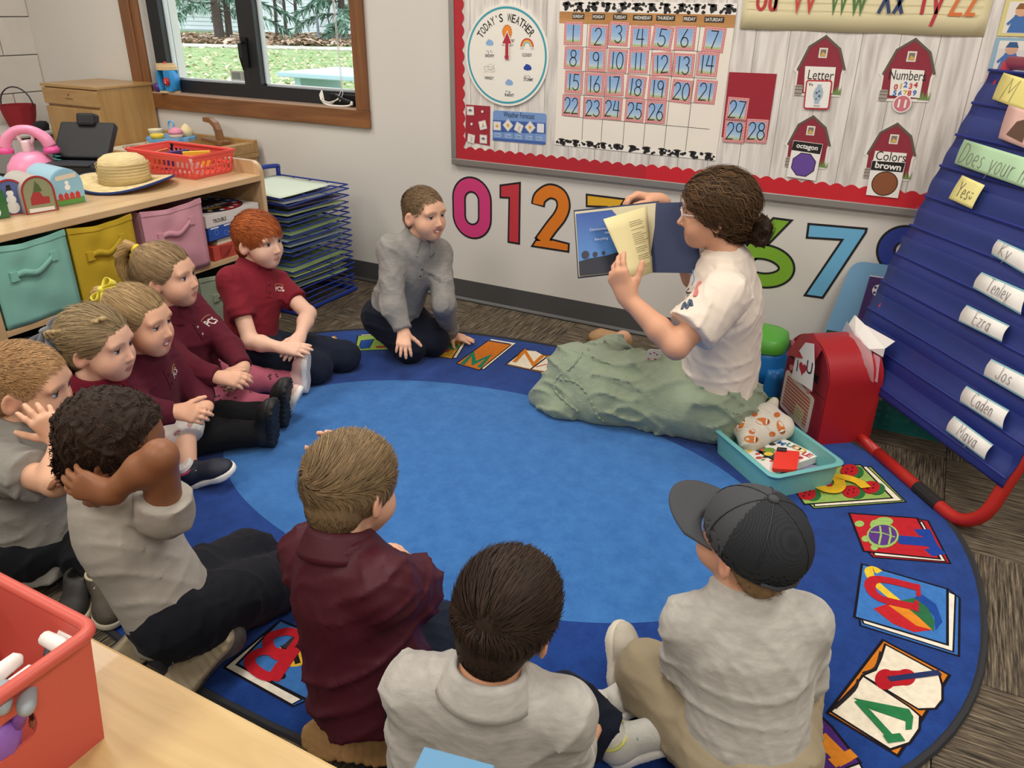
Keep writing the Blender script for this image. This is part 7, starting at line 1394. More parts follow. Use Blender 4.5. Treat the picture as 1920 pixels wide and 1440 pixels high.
def hand(S, wr, d, back, side, curl=(.3, .35, .4, .45), thumb=(.5, .4), sc=1.0, spread=.06, bend=(1., 1., .8)):
    """hand rooted at the wrist: d towards the fingers, back = back of the hand, side +1 right / -1 left hand"""
    y = nrm(d); z = nrm(np.asarray(back)-y*np.dot(back, y)); x = np.cross(y, z); M = rotm(x, y, z); t = -side; p = lambda a, b, c: V3(*wr)+M @ (V3(a, b, c)*sc)
    kn = [(t*.0195, .052, .001), (t*.0065, .055, .003), (-t*.0065, .052, .002), (-t*.0185, .046, -.001)]
    for i, q in enumerate(kn): S.cap(p(q[0]*.55, .004, -.001), p(*q), .0105*sc, .0088*sc, .010*sc)
    S.cap(p(0, -.01, 0), p(0, .012, 0), .0165*sc, .017*sc, .012*sc, ax=z, fl=.75)
    Ls = (.040, .045, .041, .032); rs = (.0066, .0069, .0065, .0058)
    for i, q in enumerate(kn):
        a = 0; dr = spread*(1.5-i)*t; pos = p(*q); L = Ls[i]*sc; r = rs[i]*sc
        for j, (fr, b_) in enumerate(zip((.46, .31, .25), bend)):
            a += curl[i]*b_; dd = M @ V3(math.sin(dr)*math.cos(a), math.cos(dr)*math.cos(a), -math.sin(a)); nx = pos+dd*L*fr; S.cap(pos, nx, r*(1-.08*j), r*(.92-.08*j), .003*sc); pos = nx
    b0 = p(t*.013, .010, -.005); a0, a1 = thumb; d0 = M @ nrm((t*math.sin(.75+a0*.4), math.cos(.75+a0*.4), -.35)); p1 = b0+d0*.026*sc; d1 = M @ nrm((t*math.sin(.75+a0*.4-a1), math.cos(.75+a0*.4-a1), -.4)); p2 = p1+d1*.020*sc; p3 = p2+nrm(d1+M @ V3(0, .25, -.1))*.016*sc
    S.cap(b0, p1, .0105*sc, .0082*sc, .010*sc); S.cap(p1, p2, .0078*sc, .0072*sc, .003*sc); S.cap(p2, p3, .0072*sc, .0058*sc, .003*sc)
# ---------------------------------------------------------------- hair
def strands(name, parent, H, roots, normals, flow, length, seg, rad, col, var=.25, lift=.3, wave=0., wfreq=60, gravity=0., stick=True, off=.004, seed=3, jitter=.06, taper=True):
    """thin tapered locks grown from roots (head space), following flow(p)->direction, hugging the skull"""
    r = np.random.default_rng(seed); P = np.array(roots); N = len(P); Nn = np.array(normals); st = (length*r.uniform(.75, 1.2, N))[:, None]/seg; path = [P.copy()]; cen = np.array((0, -.012, .028)); rad3 = np.array((.0685, .085, .075)); wph = 3*np.sin(P @ np.array((55., 70, 40)))+3*np.sin(P @ np.array((-40., 60, 75)))+r.uniform(0, .8, N); jit = jitter*r.normal(size=(N, 3))
    for i in range(seg):
        f = flow(P); q = P-cen; n = q/rad3**2; n /= np.linalg.norm(n, axis=1)[:, None]; f = f-(f*n).sum(1)[:, None]*n*(1 if stick else .0); f /= np.maximum(1e-6, np.linalg.norm(f, axis=1))[:, None]
        d = f+n*lift*(1-i/seg if stick else .6); d[:, 2] -= gravity*i/seg
        if wave: sdir = np.cross(f, n); d = d+sdir*(wave*np.sin(wph+i*wfreq/seg))[:, None]
        d = d+jit; d /= np.linalg.norm(d, axis=1)[:, None]; P = P+d*st
        if stick:
            q = P-cen; k0 = np.linalg.norm(q/(rad3+off), axis=1); P = np.where((k0 < 1)[:, None], cen+q/np.maximum(k0, .2)[:, None], P)
        path.append(P.copy())
    path = np.stack(path, 1); M = seg+1; V, Q = ribbons(path, (path-cen)/rad3**2, rad*r.uniform(.7, 1.3, N)[:, None]*(np.linspace(1, .25, M)[None, :]**.6 if taper else 1))
    V = H.c+(V*H.s) @ H.R.T; c = np.array(C(col)[:3]); lf = 1+.35*var*np.sin(np.array(roots) @ np.array((170., 95., 130.))+2*np.sin(np.array(roots) @ np.array((60., 80., 45.)))); tv = lf*(1+var*.8*r.normal(size=N)); tint = np.clip(c[None]*np.clip(tv, .4, 1.8)[:, None], 0, 1); tint = np.repeat(tint, M*2, 0)
    return V, Q, tint
def ribbons(path, up, w_):
    """flat tapered locks: path (N,M,3), up = outward direction, w_ half width (N,M)"""
    N, M, _ = path.shape; T = np.gradient(path, axis=1); sd = np.cross(T, up); sd /= np.maximum(1e-9, np.linalg.norm(sd, axis=2))[:, :, None]; w_ = np.broadcast_to(w_, (N, M))
    V = np.stack([path-sd*w_[:, :, None], path+sd*w_[:, :, None]], 2).reshape(-1, 3); b = (np.arange(N)*M*2)[:, None]; i = (np.arange(M-1)*2)[None]; Q = np.stack([b+i, b+i+1, b+i+3, b+i+2], -1).reshape(-1, 4); return V, Q
def hair_roots(H, n, keep, seed=1):
    r = np.random.default_rng(seed); d = r.normal(size=(n*4, 3)); d /= np.linalg.norm(d, axis=1)[:, None]; P = np.array((0, -.012, .028))+d*np.array((.0685, .085, .075))*1.01; low = (r.uniform(size=n*4) < .3); P2 = np.array((0, -.05, -.02))+d*np.array((.0575, .0475, .0605)); q2 = np.linalg.norm((P2-np.array((0, -.012, .028)))/np.array((.0685, .085, .075)), axis=1) > 1; P = np.where((low & q2 & (P2[:, 1] < -.03))[:, None], P2, P); m = keep(P); P = P[m][:n]; q = (P-np.array((0, -.012, .028)))/np.array((.0685, .085, .075))**2; return P, q/np.linalg.norm(q, axis=1)[:, None]
def hairline(front=.0105, nape=-.066, alpha=35, side=.0, w=.0):
    ca, sa = math.cos(math.radians(alpha)), math.sin(math.radians(alpha))
    return lambda P: (P[:, 1]*ca-P[:, 2]*sa < front+w*np.sin(P[:, 0]*140)) & (P[:, 2] > nape+.795*(P[:, 1]+.03)) & ~((np.abs(P[:, 0]) > .058) & (np.abs(P[:, 1]+.008) < .018) & (P[:, 2] < .012))
m_hair = attr_mat('hair', .6, spec=.22)
def hair_cap(S, H, t=.006, front=.0105, alpha=35, nape=-.066, bumps=None, grow=(0, 0, 0)):
    ca, sa = math.cos(math.radians(alpha)), math.sin(math.radians(alpha)); k = H.s
    nf = H.R @ V3(0, ca, -sa); p0 = H.w(0, front*ca, -front*sa); nd = H.R @ nrm((0, .62, -.78)); p1 = H.w(0, -.03, nape)
    S.ell(H.w(0, -.012+grow[1], .028+grow[2]), (V3(.0685+grow[0], .085, .075)+t)*k, H.R, .0, 1, cut=((p0, nf), (p1, nd)))
    S.ell(H.w(0, -.05, -.02), V3(.052, .042, .055)*k+t*.6, H.R, .02, 1, cut=((p0, nf), (p1, nd)))
# ================================================================ people
m_skin = attr_mat('skin', .48, bump=.04, bscale=350, sss=.12, spec=.4)
def cloth(name, col, heather=0., rough=.85, bump=.18, bscale=260, fold=.0):
    m = mat('cloth_'+name, col, rough, var=heather, vscale=38, stretch=(1, 1, 3.2), bump=bump, bscale=bscale, sheen=.03, spec=.2); return m
def A3(v): return np.array(v, float)
def lerp(a, b, t): return A3(a)*(1-t)+A3(b)*t
class Person:
    def __init__(s, label, pelvis, neck, facing, head, g=1.0, h=.0035, name='person', skin='#e3b294', lip='#c07a70', brow='#7a5a3c', smile=0., openm=0., browc=.5, adult=False, flush=.25, shw=.105, cheek=1.0, group=None):
        s.pel, s.H, s.g, s.h = A3(pelvis), head, g, h; s.neck = A3(neck) if adult else lerp(neck, head.w(0, -.038, -.100), .92); s.up = nrm(s.neck-s.pel); f = A3(facing); s.fw = nrm(f-s.up*(f @ s.up)); s.rt = np.cross(s.fw, s.up)
        s.root = thing(name, label, 'person', (s.pel[0], s.pel[1], .0), group); s.opt = dict(skin=C(skin), lip=C(lip), brow=C(brow), smile=smile, openm=openm, browc=browc, flush=flush)
        s.chest = lerp(s.pel, s.neck, .66); s.sh = {q: s.neck-s.up*.052*g+s.rt*(shw*g*(1 if q == 'R' else -1)) for q in 'RL'}; s.hip = {q: s.pel+s.rt*.058*g*(1 if q == 'R' else -1) for q in 'RL'}
        s.arm = {}; s.leg = {}; s.adult = adult; s.cheek = cheek
    def arms(s, **k):
        for q, a in k.items(): s.arm[q] = a     # (elbow, wrist, handdir, back, curl, thumb, [shoulder])
        for q in s.arm:
            if 'sh' in s.arm[q]: s.sh[q] = A3(s.arm[q]['sh'])
        return s
    def legs(s, **k): s.leg.update(k); return s  # knee, ankle
    def body(s, legs=False):
        S = SDF(s.h); g = s.g; s.H.build(S, s.opt['smile'], s.opt['openm'], s.adult, s.cheek)
        S.cap(s.H.w(0, -.022, -.045), s.neck, .0335*g**.5*s.H.s**.5, .036*g, .02); S.cap(s.neck, s.chest, .05*g, .085*g, .03, ax=s.fw, fl=.75); S.cap(s.chest, s.pel, .085*g, .082*g, .03, ax=s.fw, fl=.75); S.cap(s.sh['L'], s.sh['R'], .034*g, .034*g, .03)
        for q, a in s.arm.items():
            el, wr = A3(a['el']), A3(a['wr']); S.cap(s.sh[q], el, .035*g, .0285*g, .02); m = lerp(el, wr, .35); S.cap(el, m, .0285*g, .0285*g, .015); S.cap(m, wr, .0285*g, .0185*g, .015)
            if 'hd' in a: hand(S, wr, a['hd'], a.get('bk', (0, 0, 1)), 1 if q == 'R' else -1, a.get('curl', (.35, .4, .45, .5)), a.get('th', (.4, .4)), a.get('hs', 1.06*g**1.1), a.get('sp', .06))
        for q, (kn, an) in (s.leg.items() if legs else ()): S.cap(s.hip[q], kn, .055*g, .042*g, .02); S.cap(kn, an, .04*g, .026*g, .02); S.cap(an, A3(an)+A3((0, 0, -.01)), .027*g, .027*g, .01)
        V, Q = S.mesh(); V = relax(V, Q, 1); o = s.opt; tint = s.H.skin_tint(V, o['skin'], o['lip'], o['brow'], o['browc'], o['smile'], o['openm'], o['flush'])
        s.bodyo = np_mesh('body', V, Q, m_skin, s.root, tint); return s
    def eyes(s, **k): s.H.eyes(s.root, skin=mat('lid_%s' % ('%.2f' % s.opt['skin'][0]).replace('.', ''), tuple(A3(s.opt['skin'][:3])*A3((.97, .9, .88)))+(1,), .5), **k); return s
    def teeth(s):
        b = MB(); H = s.H; wd = .0165
        b.grid(lambda u, v: Vector(H.w(wd*(2*u-1), .0715-.011*(2*u-1)**2, -.0505+.009*(2*u-1)**2-.0075*v)), 9, 3); b.build('teeth', paint('#e9e4da', .3), s.root, smooth=True); return s
    def shirt(s, col, sleeve='long', heather=0., w_=(.100, .104), fl=.80, hem=.06, seed=1, amp=.0045, collar='polo', h=.0055, name='shirt', cuff=.9, loose=1.0, m=None, arm_r=(.043, .041, .040, .033), hemr=1.06, belly=None, neckr=.052):
        S = SDF(h); g = s.g; dn = s.pel-s.up*hem*g
        S.cap(dn, s.chest, w_[0]*hemr*g, w_[1]*g, .03, ax=s.fw, fl=fl, cut=(dn, -s.up)); 
        if belly is not None: S.ell(s.pel+s.up*belly[0]+s.fw*belly[1], V3(*belly[2]), rotm(s.rt, s.fw, s.up), .05)
        S.cap(s.chest, s.neck-s.up*.035*g, w_[1]*g, .075*g, .04, ax=s.fw, fl=fl*.95); S.cap(s.neck-s.up*.03*g, s.neck-s.up*.0*g, .072*g, neckr*g, .03, ax=s.fw, fl=.9, cut=(s.neck+s.up*.004*g, s.up)); S.cap(s.sh['L'], s.sh['R'], .041*g*loose, .041*g*loose, .035, ax=None)
        s.cuffs = {}
        for q, a in s.arm.items():
            el, wr = A3(a['el']), A3(a['wr'])
            if sleeve == 'long':
                S.cap(s.sh[q], el, arm_r[0]*g*loose, arm_r[1]*g*loose, .03); e = lerp(el, wr, cuff); S.cap(el, e, arm_r[2]*g*loose, arm_r[3]*g, .025, cut=(e, nrm(wr-el)))
            else:
                e = lerp(s.sh[q], el, sleeve); dd = nrm(el-s.sh[q]); S.cap(s.sh[q], e+dd*.02, arm_r[0]*g*loose*1.02, arm_r[0]*g*loose*1.1, .03, cut=(e, dd))
        S.disp.append(wrinkle(seed, amp*.75, 80, 2.6, dirs=s.up)); S.disp.append(wrinkle(seed+50, amp*.35, 150, 2.)); S.floor = .0095
        V, Q = S.mesh(); V = relax(V, Q, 1); mm = m or cloth(col.lstrip('#')+('h' if heather else ''), col, heather); s.sV, s.sQ = V, Q; s.shirto = np_mesh(name, V, Q, mm, s.root); s.bvh = BVHTree.FromPolygons(V.tolist(), Q.tolist()); s.shirtm = mm
        if collar == 'polo': s.collar(mm)
        elif collar == 'crew': s.crew(mm, neckr)
        return s
    def crew(s, mm, nr=.052):
        g = s.g; ax = s.up; b = MB(); n = 30; pts = [s.neck+s.up*.003*g+(s.fw*math.cos(t)*.93+s.rt*math.sin(t))*(nr-.003)*g for t in [2*PI*k/n for k in range(n)]]; b.tube(pts, .0055*g, 8, closed=True); b.build('neckband', mm, s.shirto, smooth=True)
    def collar(s, mm, r0=.045, r1=.072, gap=.36, tall=.034):
        g = s.g; ax = nrm(s.H.w(0, -.02, -.05)-s.neck)*.4+s.up*.6; ax = nrm(ax); f = nrm(s.fw-ax*(s.fw @ ax)); r = np.cross(f, ax); b = MB(); c = s.neck+s.up*.002
        def fn(u, v):
            t = gap+(2*PI-2*gap)*u; front = max(0, math.cos(t)); e = .5+.5*math.cos(t)
            if v < .3: q = v/.3; rad = r0+.004*q; z = tall*.2+tall*.8*q
            else: q = (v-.3)/.7; rad = r0+.005+(r1-r0)*q**.85+.004*front; z = tall*(1-q*1.55)-.020*front**2*q
            z += .016*(.5-.5*math.cos(t)); return Vector(c+(f*math.cos(t)*.95+r*math.sin(t))*rad*g+ax*(z-.004)*g)
        b.grid(fn, 40, 9); o = b.build('collar', mm, s.shirto, smooth=True); md = o.modifiers.new('t', 'SOLIDIFY'); md.thickness = .003*g
    def on_shirt(s, x, z, lift=.0012, dirv=None, base=None):
        """point of the shirt front at x to the wearer's right and z above the chest centre"""
        p = (s.chest if base is None else base)+s.rt*x+s.up*z; d = s.fw if dirv is None else nrm(dirv); h_, n_, i_, dd = s.bvh.ray_cast(Vector(p+d*.35), Vector(-d))
        return (A3(h_)+d*lift) if h_ is not None else p+d*.08
    def logo(s, txt, x, z, hgt, col='#d9cfc4', arc_=True, par=None):
        V, P, x0, x1, y0, y1 = text_geo(txt, .02); k = hgt/(y1-y0); b = MB(); vs = [Vector(s.on_shirt(x-(a-(x0+x1)/2)*k, z+(b_-(y0+y1)/2)*k)) for a, b_ in V]; b.add(vs, P); o = b.build('logo', paint(col), s.shirto)
        if arc_: b = MB(); b.tube([Vector(s.on_shirt(x-hgt*1.25*math.cos(t), z+hgt*(.72+.3*math.sin(t)))) for t in [PI*k/8 for k in range(9)]], .0011, 4); b.build('logo_arc', paint('#b98a5a'), s.shirto)
        return s
    def placket(s, mm=None, n=2, top=.062, bot=-.0, wd=.011, bc='#5a2030'):
        b = MB(); b.grid(lambda u, v: Vector(s.on_shirt(wd*(2*u-1), bot+(top-bot)*v, .0022)), 4, 9); b.build('placket', mm or s.shirtm, s.shirto, smooth=True)
        for k in range(n): p = s.on_shirt(0, bot+(top-bot)*(.25+.45*k), .004); b = MB(); b.lathe([(.004, 0), (.0045, .001), (.001, .0018)], Vector(p), s.fw, 10); b.build('button', paint(bc), s.shirto)
        return s
    def pants(s, col, name='trousers', r=(.074, .060, .058, .046), seat=(.112, .095, .088), seed=9, amp=.005, heather=0., cut=.92, h=.006, m=None, seatoff=(0, -.01, -.01), bare=None, waist=.03):
        S = SDF(h); g = s.g; S.ell(s.pel+s.rt*seatoff[0]+s.fw*seatoff[1]+s.up*seatoff[2], V3(*seat)*g, rotm(s.rt, s.fw, s.up), .03, cut=(s.pel+s.up*waist*g, s.up))
        for q, (kn, an) in s.leg.items():
            kn, an = A3(kn), A3(an); S.cap(s.hip[q]-s.up*.005, kn, r[0]*g, r[1]*g, .03); e = lerp(kn, an, cut); S.cap(kn, e, r[2]*g, r[3]*g, .02, cut=(e, nrm(an-kn)))
        S.disp.append(wrinkle(seed, amp*.7, 95, 2.4)); S.disp.append(wrinkle(seed+7, amp*.3, 170, 1.5)); S.floor = .0095
        V, Q = S.mesh(); V = relax(V, Q, 1); s.pantso = np_mesh(name, V, Q, m or cloth(col.lstrip('#'), col, heather), s.root); return s
    def shoe(s, q, toe, up=(0, 0, 1), L=.175, col='#22252c', sole='#e8e6e0', trim=None, name='shoe', tall=.05, wid=1.0, sock=None, at=None, laces=None, tread=None):
        g = 1.0; an = A3(at) if at is not None else A3(s.leg[q][1]); u = nrm(up); d = A3(toe); d = nrm(d-u*(d @ u)); x = np.cross(d, u); hb = an-u*.05-d*.034; R = rotm(x, d, u); P = lambda a, b, c: hb+x*a*wid+d*b+u*c
        fl = .0095
        S = SDF(.004); c0 = (P(0, 0, .013), -u); S.cap(P(0, .034, .034), P(0, L-.06, .028), .0315*wid, .029*wid, .02, cut=c0); S.ell(P(0, L-.043, .020), V3(.034*wid, .043, .026), R, .02, cut=c0); S.ell(P(0, .03, .03), V3(.031*wid, .034, .036), R, .02, cut=c0); S.cap(P(0, .036, .04), P(0, .036, .04+tall*.72), .031*wid, .030*wid, .02, cut=(P(0, 0, .045+tall*.5), u)); S.floor = fl
        S.cap(P(0, .036, .05), P(0, .036, .09), .024, .024, .002, 0); V, Q = S.mesh(); mu = mat('shoe_'+col.lstrip('#'), col, .6, var=.06, vscale=40, bump=.2, bscale=200); o = np_mesh(name, V, Q, mu, s.root)
        S = SDF(.004); cc = ((P(0, 0, .018), u), (P(0, 0, 0), -u)); S.cap(P(0, .034, .008), P(0, L-.046, .008), .0335*wid, .0365*wid, .0, ax=None, cut=cc); S.ell(P(0, L-.043, .01), V3(.0365*wid, .046, .03), R, .01, cut=cc); S.ell(P(0, .034, .01), V3(.0335*wid, .037, .03), R, .01, cut=cc); S.floor = fl
        if tread:
            def tr(Pp): l = (Pp-hb); return np.where((l @ u) < .006, .0012*np.sign(np.sin((l @ d)*330)), 0)
            S.disp.append(tr)
        V, Q = S.mesh(); so = np_mesh('sole', V, Q, mat('sole_'+sole.lstrip('#'), sole, .6), o)
        if tread and tread != True: b = MB(); b.tube([Vector(P(.012*math.cos(t), .05+.016*math.sin(t), -.0008)) for t in [k*PI/8 for k in range(16)]], .0008, 4, closed=True); b.build('sole_mark', paint(tread), o)
        if laces:
            b = MB()
            for k in range(4): y = L*.42+k*.014; z = .061-k*.006; b.tube([Vector(P(-.02, y-.004, z-.008)), Vector(P(0, y, z)), Vector(P(.02, y+.004, z-.008))], .0022, 5)
            b.build('laces', mat('lace_'+laces.lstrip('#'), laces, .8), o)
        if trim:
            b = MB(); b.tube([Vector(P(.0315*wid*math.cos(t), .036+.031*math.sin(t), .046+tall*.5)) for t in [k*PI/10 for k in range(20)]], .0035, 6, closed=True); b.build('collar_trim', mat('trim_'+trim.lstrip('#'), trim, .7), o, smooth=True)
        if sock:
            S = SDF(.004); S.cap(P(0, .036, .045), P(0, .036, .055+tall*.9), .0285, .0275, .005, cut=(P(0, 0, .055+tall*.85), u)); V, Q = S.mesh(); np_mesh('sock', V, Q, mat('sock_'+sock.lstrip('#'), sock, .9, bump=.3, bscale=150), s.root)
        return o
    def hair(s, col, parts, cap=None, n_cap_col=None, name='hair'):
        VV, QQ, TT = [], [], []; off = 0
        for V, Q, T in parts: VV.append(V); QQ.append(Q+off); TT.append(T); off += len(V)
        s.hairo = np_mesh(name, np.concatenate(VV), np.concatenate(QQ), m_hair, s.root, np.concatenate(TT)); return s.hairo
def cap_part(H, col, t=.006, h=.004, disp=None, extra=None, **k):
    S = SDF(h); hair_cap(S, H, t, **k)
    if extra: extra(S)
    if disp: S.disp.append(disp)
    V, Q = S.mesh(); V = relax(V, Q, 1); r = np.random.default_rng(4); L = H.loc(V); a = .9+.1*np.sin(L @ np.array((310., 90, 120))+3*np.sin(L @ np.array((40., 70, 55)))); return V, Q, np.array(C(col)[:3])[None]*a[:, None]
def bundle(path, rad, n, col, r0=.0011, var=.22, seed=2, wave=.15, seg=10, tip=.3):
    r = np.random.default_rng(seed); P = np.array([tuple(p) for p in smoothpath([Vector(p) for p in path], max(2, seg//(len(path)-1)))]); M = len(P); T = np.gradient(P, axis=0); T /= np.linalg.norm(T, axis=1)[:, None]; U = np.cross(T, (.2, .3, .9)); U /= np.linalg.norm(U, axis=1)[:, None]; W = np.cross(T, U); R = np.interp(np.linspace(0, 1, M), np.linspace(0, 1, len(rad)), rad)
    an = r.uniform(0, 6.28, n); rd = np.sqrt(r.uniform(0, 1, n)); ph = r.uniform(0, 6.28, n); tt = np.linspace(0, 1, M); a = an[:, None]+wave*np.sin(ph[:, None]+tt[None]*5); q = rd[:, None]*R[None]
    off = U[None]*(np.cos(a)*q)[:, :, None]+W[None]*(np.sin(a)*q)[:, :, None]; V, Q = ribbons(P[None]+off, off+1e-4, r0*(r.uniform(.7, 1.3, n)[:, None])*np.interp(tt, (0, .7, 1), (1, 1, tip))[None])
    c = np.array(C(col)[:3]); tint = np.clip(c[None]*np.clip(1+var*r.normal(size=n), .4, 2)[:, None], 0, 1); return V, Q, np.repeat(tint, M*2, 0)
def whorl(wx=.012, wy=-.065, wz=.072, swirl=.5, fwdz=0):
    w0 = np.array((wx, wy, wz)); ax = nrm(w0-np.array((0, -.012, .028)))
    def f(P): d = P-w0; return d/np.maximum(.01, np.linalg.norm(d, axis=1))[:, None]+swirl*np.cross(ax, d)/np.maximum(.02, np.linalg.norm(d, axis=1))[:, None]
    return f
def to_point(t): t = np.array(t); return lambda P: t-P
# ---------------------------------------------------------------- red-haired child kneeling by the shelf
SKF = '#e6b89e'
def std_boy_hair(p, col, n=3800, length=.035, t=.007, lift=.25, front=.019, rad=.0012, sw=.5, wp=(.012, -.065, .072), seed=3, var=.25, nape=-.066, alpha=35, side_short=True, grow=(0, 0, 0)):
    H = p.H; kp = hairline(front, nape, alpha, w=.0015); R, N = hair_roots(H, n, kp, seed); parts = [cap_part(H, col, t*.55, front=front, nape=nape, alpha=alpha)]
    f0 = whorl(*wp, swirl=sw) if wp else (lambda P: np.tile(np.array((0, 1., .15)), (len(P), 1)))
    sm_ = lambda z, a, b_: np.clip((z-a)/(b_-a), 0, 1)
    f = (lambda P: f0(P)*(.15+.85*sm_(P[:, 2], -.02, .05))[:, None]+np.array((0, -.25, -1.))*(1-sm_(P[:, 2], -.02, .05))[:, None]) if side_short else f0
    ln = length*(.3+.7*sm_(R[:, 2], -.01, .06)) if side_short else length
    parts.append(strands('h', None, H, R, N, f, ln, 4, rad, col, var, lift, off=t, seed=seed))
    return p.hair(col, parts)
H = Head(DD(486, 452, 2.84), (.97, .06, -.02), sc=1.0)
p = Person('person with short red hair in a maroon polo shirt kneeling beside the drying rack', DD(470, 650, 2.94), DD(492, 527, 2.87), (1, -.12, 0), H, skin='#ecc0a8', lip='#cc8a80', brow='#b0683c', browc=.5, cheek=1.02, h=.0035)
p.arms(R=dict(el=DD(470, 640, 2.80), wr=DD(528, 652, 2.76), hd=(.85, .45, -.08), bk=(.0, -.5, .8), curl=(.12, .14, .18, .2), th=(.2, .2)), L=dict(el=DD(578, 588, 2.93), wr=DD(562, 632, 2.81), hd=(.1, -.85, -.5), bk=(.4, .2, .8), curl=(.25, .3, .35, .35), th=(.2, .3)))
p.legs(R=(FZ(592, 690, .062), FZ(470, 706, .05)), L=(FZ(645, 668, .062), FZ(560, 640, .05)))
p.body().eyes(iris='#5a6a74', gaze=(.25, 1, .0)); p.shirt('#7c1f2d', .62, seed=3, hem=.05).placket(bc='#4a121c').logo('PCS', -.052, .03, .017); p.pants('#1b2233', seed=4)
p.shoe('L', Vector((.25, .9, 0)), L=.15, col='#d9d6d0', sole='#cfccc6', tall=.02); p.shoe('R', Vector((-.9, -.2, 0)), L=.15, col='#2a2c30', sole='#d8d5cf', tall=.02)
std_boy_hair(p, '#a8582c', 7500, .042, .009, .18, seed=5, wp=(.0, -.07, .065), sw=.3, front=.020, var=.3)
# ---------------------------------------------------------------- smiling child in a grey sweater kneeling near the wall
H = Head(DD(796, 402, 2.90), (.93, -.22, .0), sc=.97)
p = Person('smiling person with cropped hair in a grey polo sweater kneeling near the wall', DD(738, 592, 3.16), DD(782, 468, 2.96), (.88, -.47, 0), H, skin='#e8b698', lip='#c07468', brow='#8a6844', smile=1., openm=.7, h=.0035)
p.arms(R=dict(el=DD(738, 575, 2.93), wr=DD(757, 622, 2.93), hd=(.45, -.75, -.75), bk=(.5, -.7, .6), curl=(.3, .25, .25, .3), th=(.9, .1), sp=.16), L=dict(el=DD(832, 570, 3.02), wr=FZ(846, 628, .04), hd=(.9, .15, -.12), bk=(0, 0, 1), curl=(.06, .05, .05, .08), th=(.8, .1), sp=.14))
p.legs(R=(FZ(768, 652, .066), FZ(716, 610, .05)), L=(FZ(812, 640, .066), FZ(790, 596, .05)))
p.body().teeth().eyes(iris='#4a5058', gaze=(.2, 1, .05), lid=.2); p.shirt('#8f8c88', 'long', .10, seed=13, amp=.0055, hem=.06, loose=1.08).placket(bc='#55524f').logo('PCS', -.055, .02, .014, '#77736f', False); p.pants('#171b28', seed=14)
p.shoe('R', Vector((-.3, -.1, -.9)), up=(-.75, .5, .25), L=.16, col='#22242a', sole='#2e3036', tall=.03); p.shoe('L', Vector((.3, .6, -.3)), L=.15, col='#22242a', sole='#2e3036', tall=.02)
std_boy_hair(p, '#7d664c', 7500, .013, .0045, .55, seed=7, rad=.0009, front=.016)
# ---------------------------------------------------------------- three children in a row with legs towards the rug
def pulled_hair(p, col, tie, n=6300, front=.0225, seed=1, var=.25, t=.008, alpha=38, rad=.0011):
    H = p.H; kp = hairline(front, -.07, alpha, w=.002); R, N = hair_roots(H, n, kp, seed); parts = [cap_part(H, col, t*.6, front=front, nape=-.07, alpha=alpha), strands('h', None, H, R, N, to_point(tie), .062, 5, rad, col, var, .05, off=t, seed=seed)]
    return parts
def bow(p, c, d, up, col, s=1.0, name='hair_bow', lobes=True):
    c = A3(c); d = nrm(d); u = nrm(A3(up)-d*(A3(up) @ d)); x = np.cross(d, u); b = MB()
    for q in (-1, 1):
        def f(a, v):
            t = a*2*PI; rx = .028*s; return Vector(c+x*q*(.004+rx*(1-math.cos(t))*.5)+u*(.012*s*math.sin(t)*(1-math.cos(t))*.6)+d*((v-.5)*.022*s))
        b.grid(f, 20, 4)
    b.tube([Vector(c-d*.012*s), Vector(c+d*.012*s)], .007*s, 8)
    for q in (-1, 1): b.add([Vector(c+d*.008*s), Vector(c-d*.008*s), Vector(c+x*q*.018*s-u*.035*s-d*.01*s), Vector(c+x*q*.028*s-u*.03*s+d*.01*s)], [(0, 1, 2, 3)])
    o = b.build(name, mat('bow_'+col.lstrip('#'), col, .6, sheen=.3), p.root, smooth=True); m_ = o.modifiers.new('t', 'SOLIDIFY'); m_.thickness = .0015*s; return o
FR = nrm(V3(.86, .5, 0))
# pink leggings
H = Head(DD(316, 520, 2.46), (.92, .38, .06), sc=1.0)
p = Person('person with a yellow-tied ponytail in a maroon long-sleeved polo and pink leggings', FZ(372, 722, .095), DD(355, 598, 2.52), (.9, .3, 0), H, skin='#e4b296', lip='#c07a70', brow='#8a6a48', h=.0035, cheek=1.1)
p.arms(R=dict(el=DD(352, 690, 2.44), wr=DD(412, 708, 2.42), hd=(.9, .42, -.05), bk=(-.1, -.6, .75), curl=(.4, .45, .5, .5), th=(.2, .3)), L=dict(el=DD(432, 655, 2.62), wr=DD(456, 690, 2.56), hd=(.1, -.75, -.5), bk=(.6, .3, .6), curl=(.45, .5, .5, .55), th=(.2, .3)))
p.legs(R=(FZ(455, 760, .075), FZ(520, 762, .05)), L=(FZ(470, 712, .075), FZ(552, 716, .055)))
p.body().eyes(iris='#3a4452', gaze=(.1, 1, .1)); p.shirt('#5c1a2a', 'long', seed=23, hem=.05, arm_r=(.046, .041, .039, .030)).placket(bc='#cfc6c2').logo('PCS', -.05, .03, .016, '#d5ccc6'); p.pants('#b35f74', 'leggings', r=(.064, .050, .048, .036), seed=24, amp=.0025, cut=.95)
mdot = mat('dot_print', '#4f2434', .8); bv = BVHTree.FromPolygons([tuple(v.co+WLOC[p.pantso]) for v in p.pantso.data.vertices], [tuple(f.vertices) for f in p.pantso.data.polygons]); rr_ = random.Random(4)
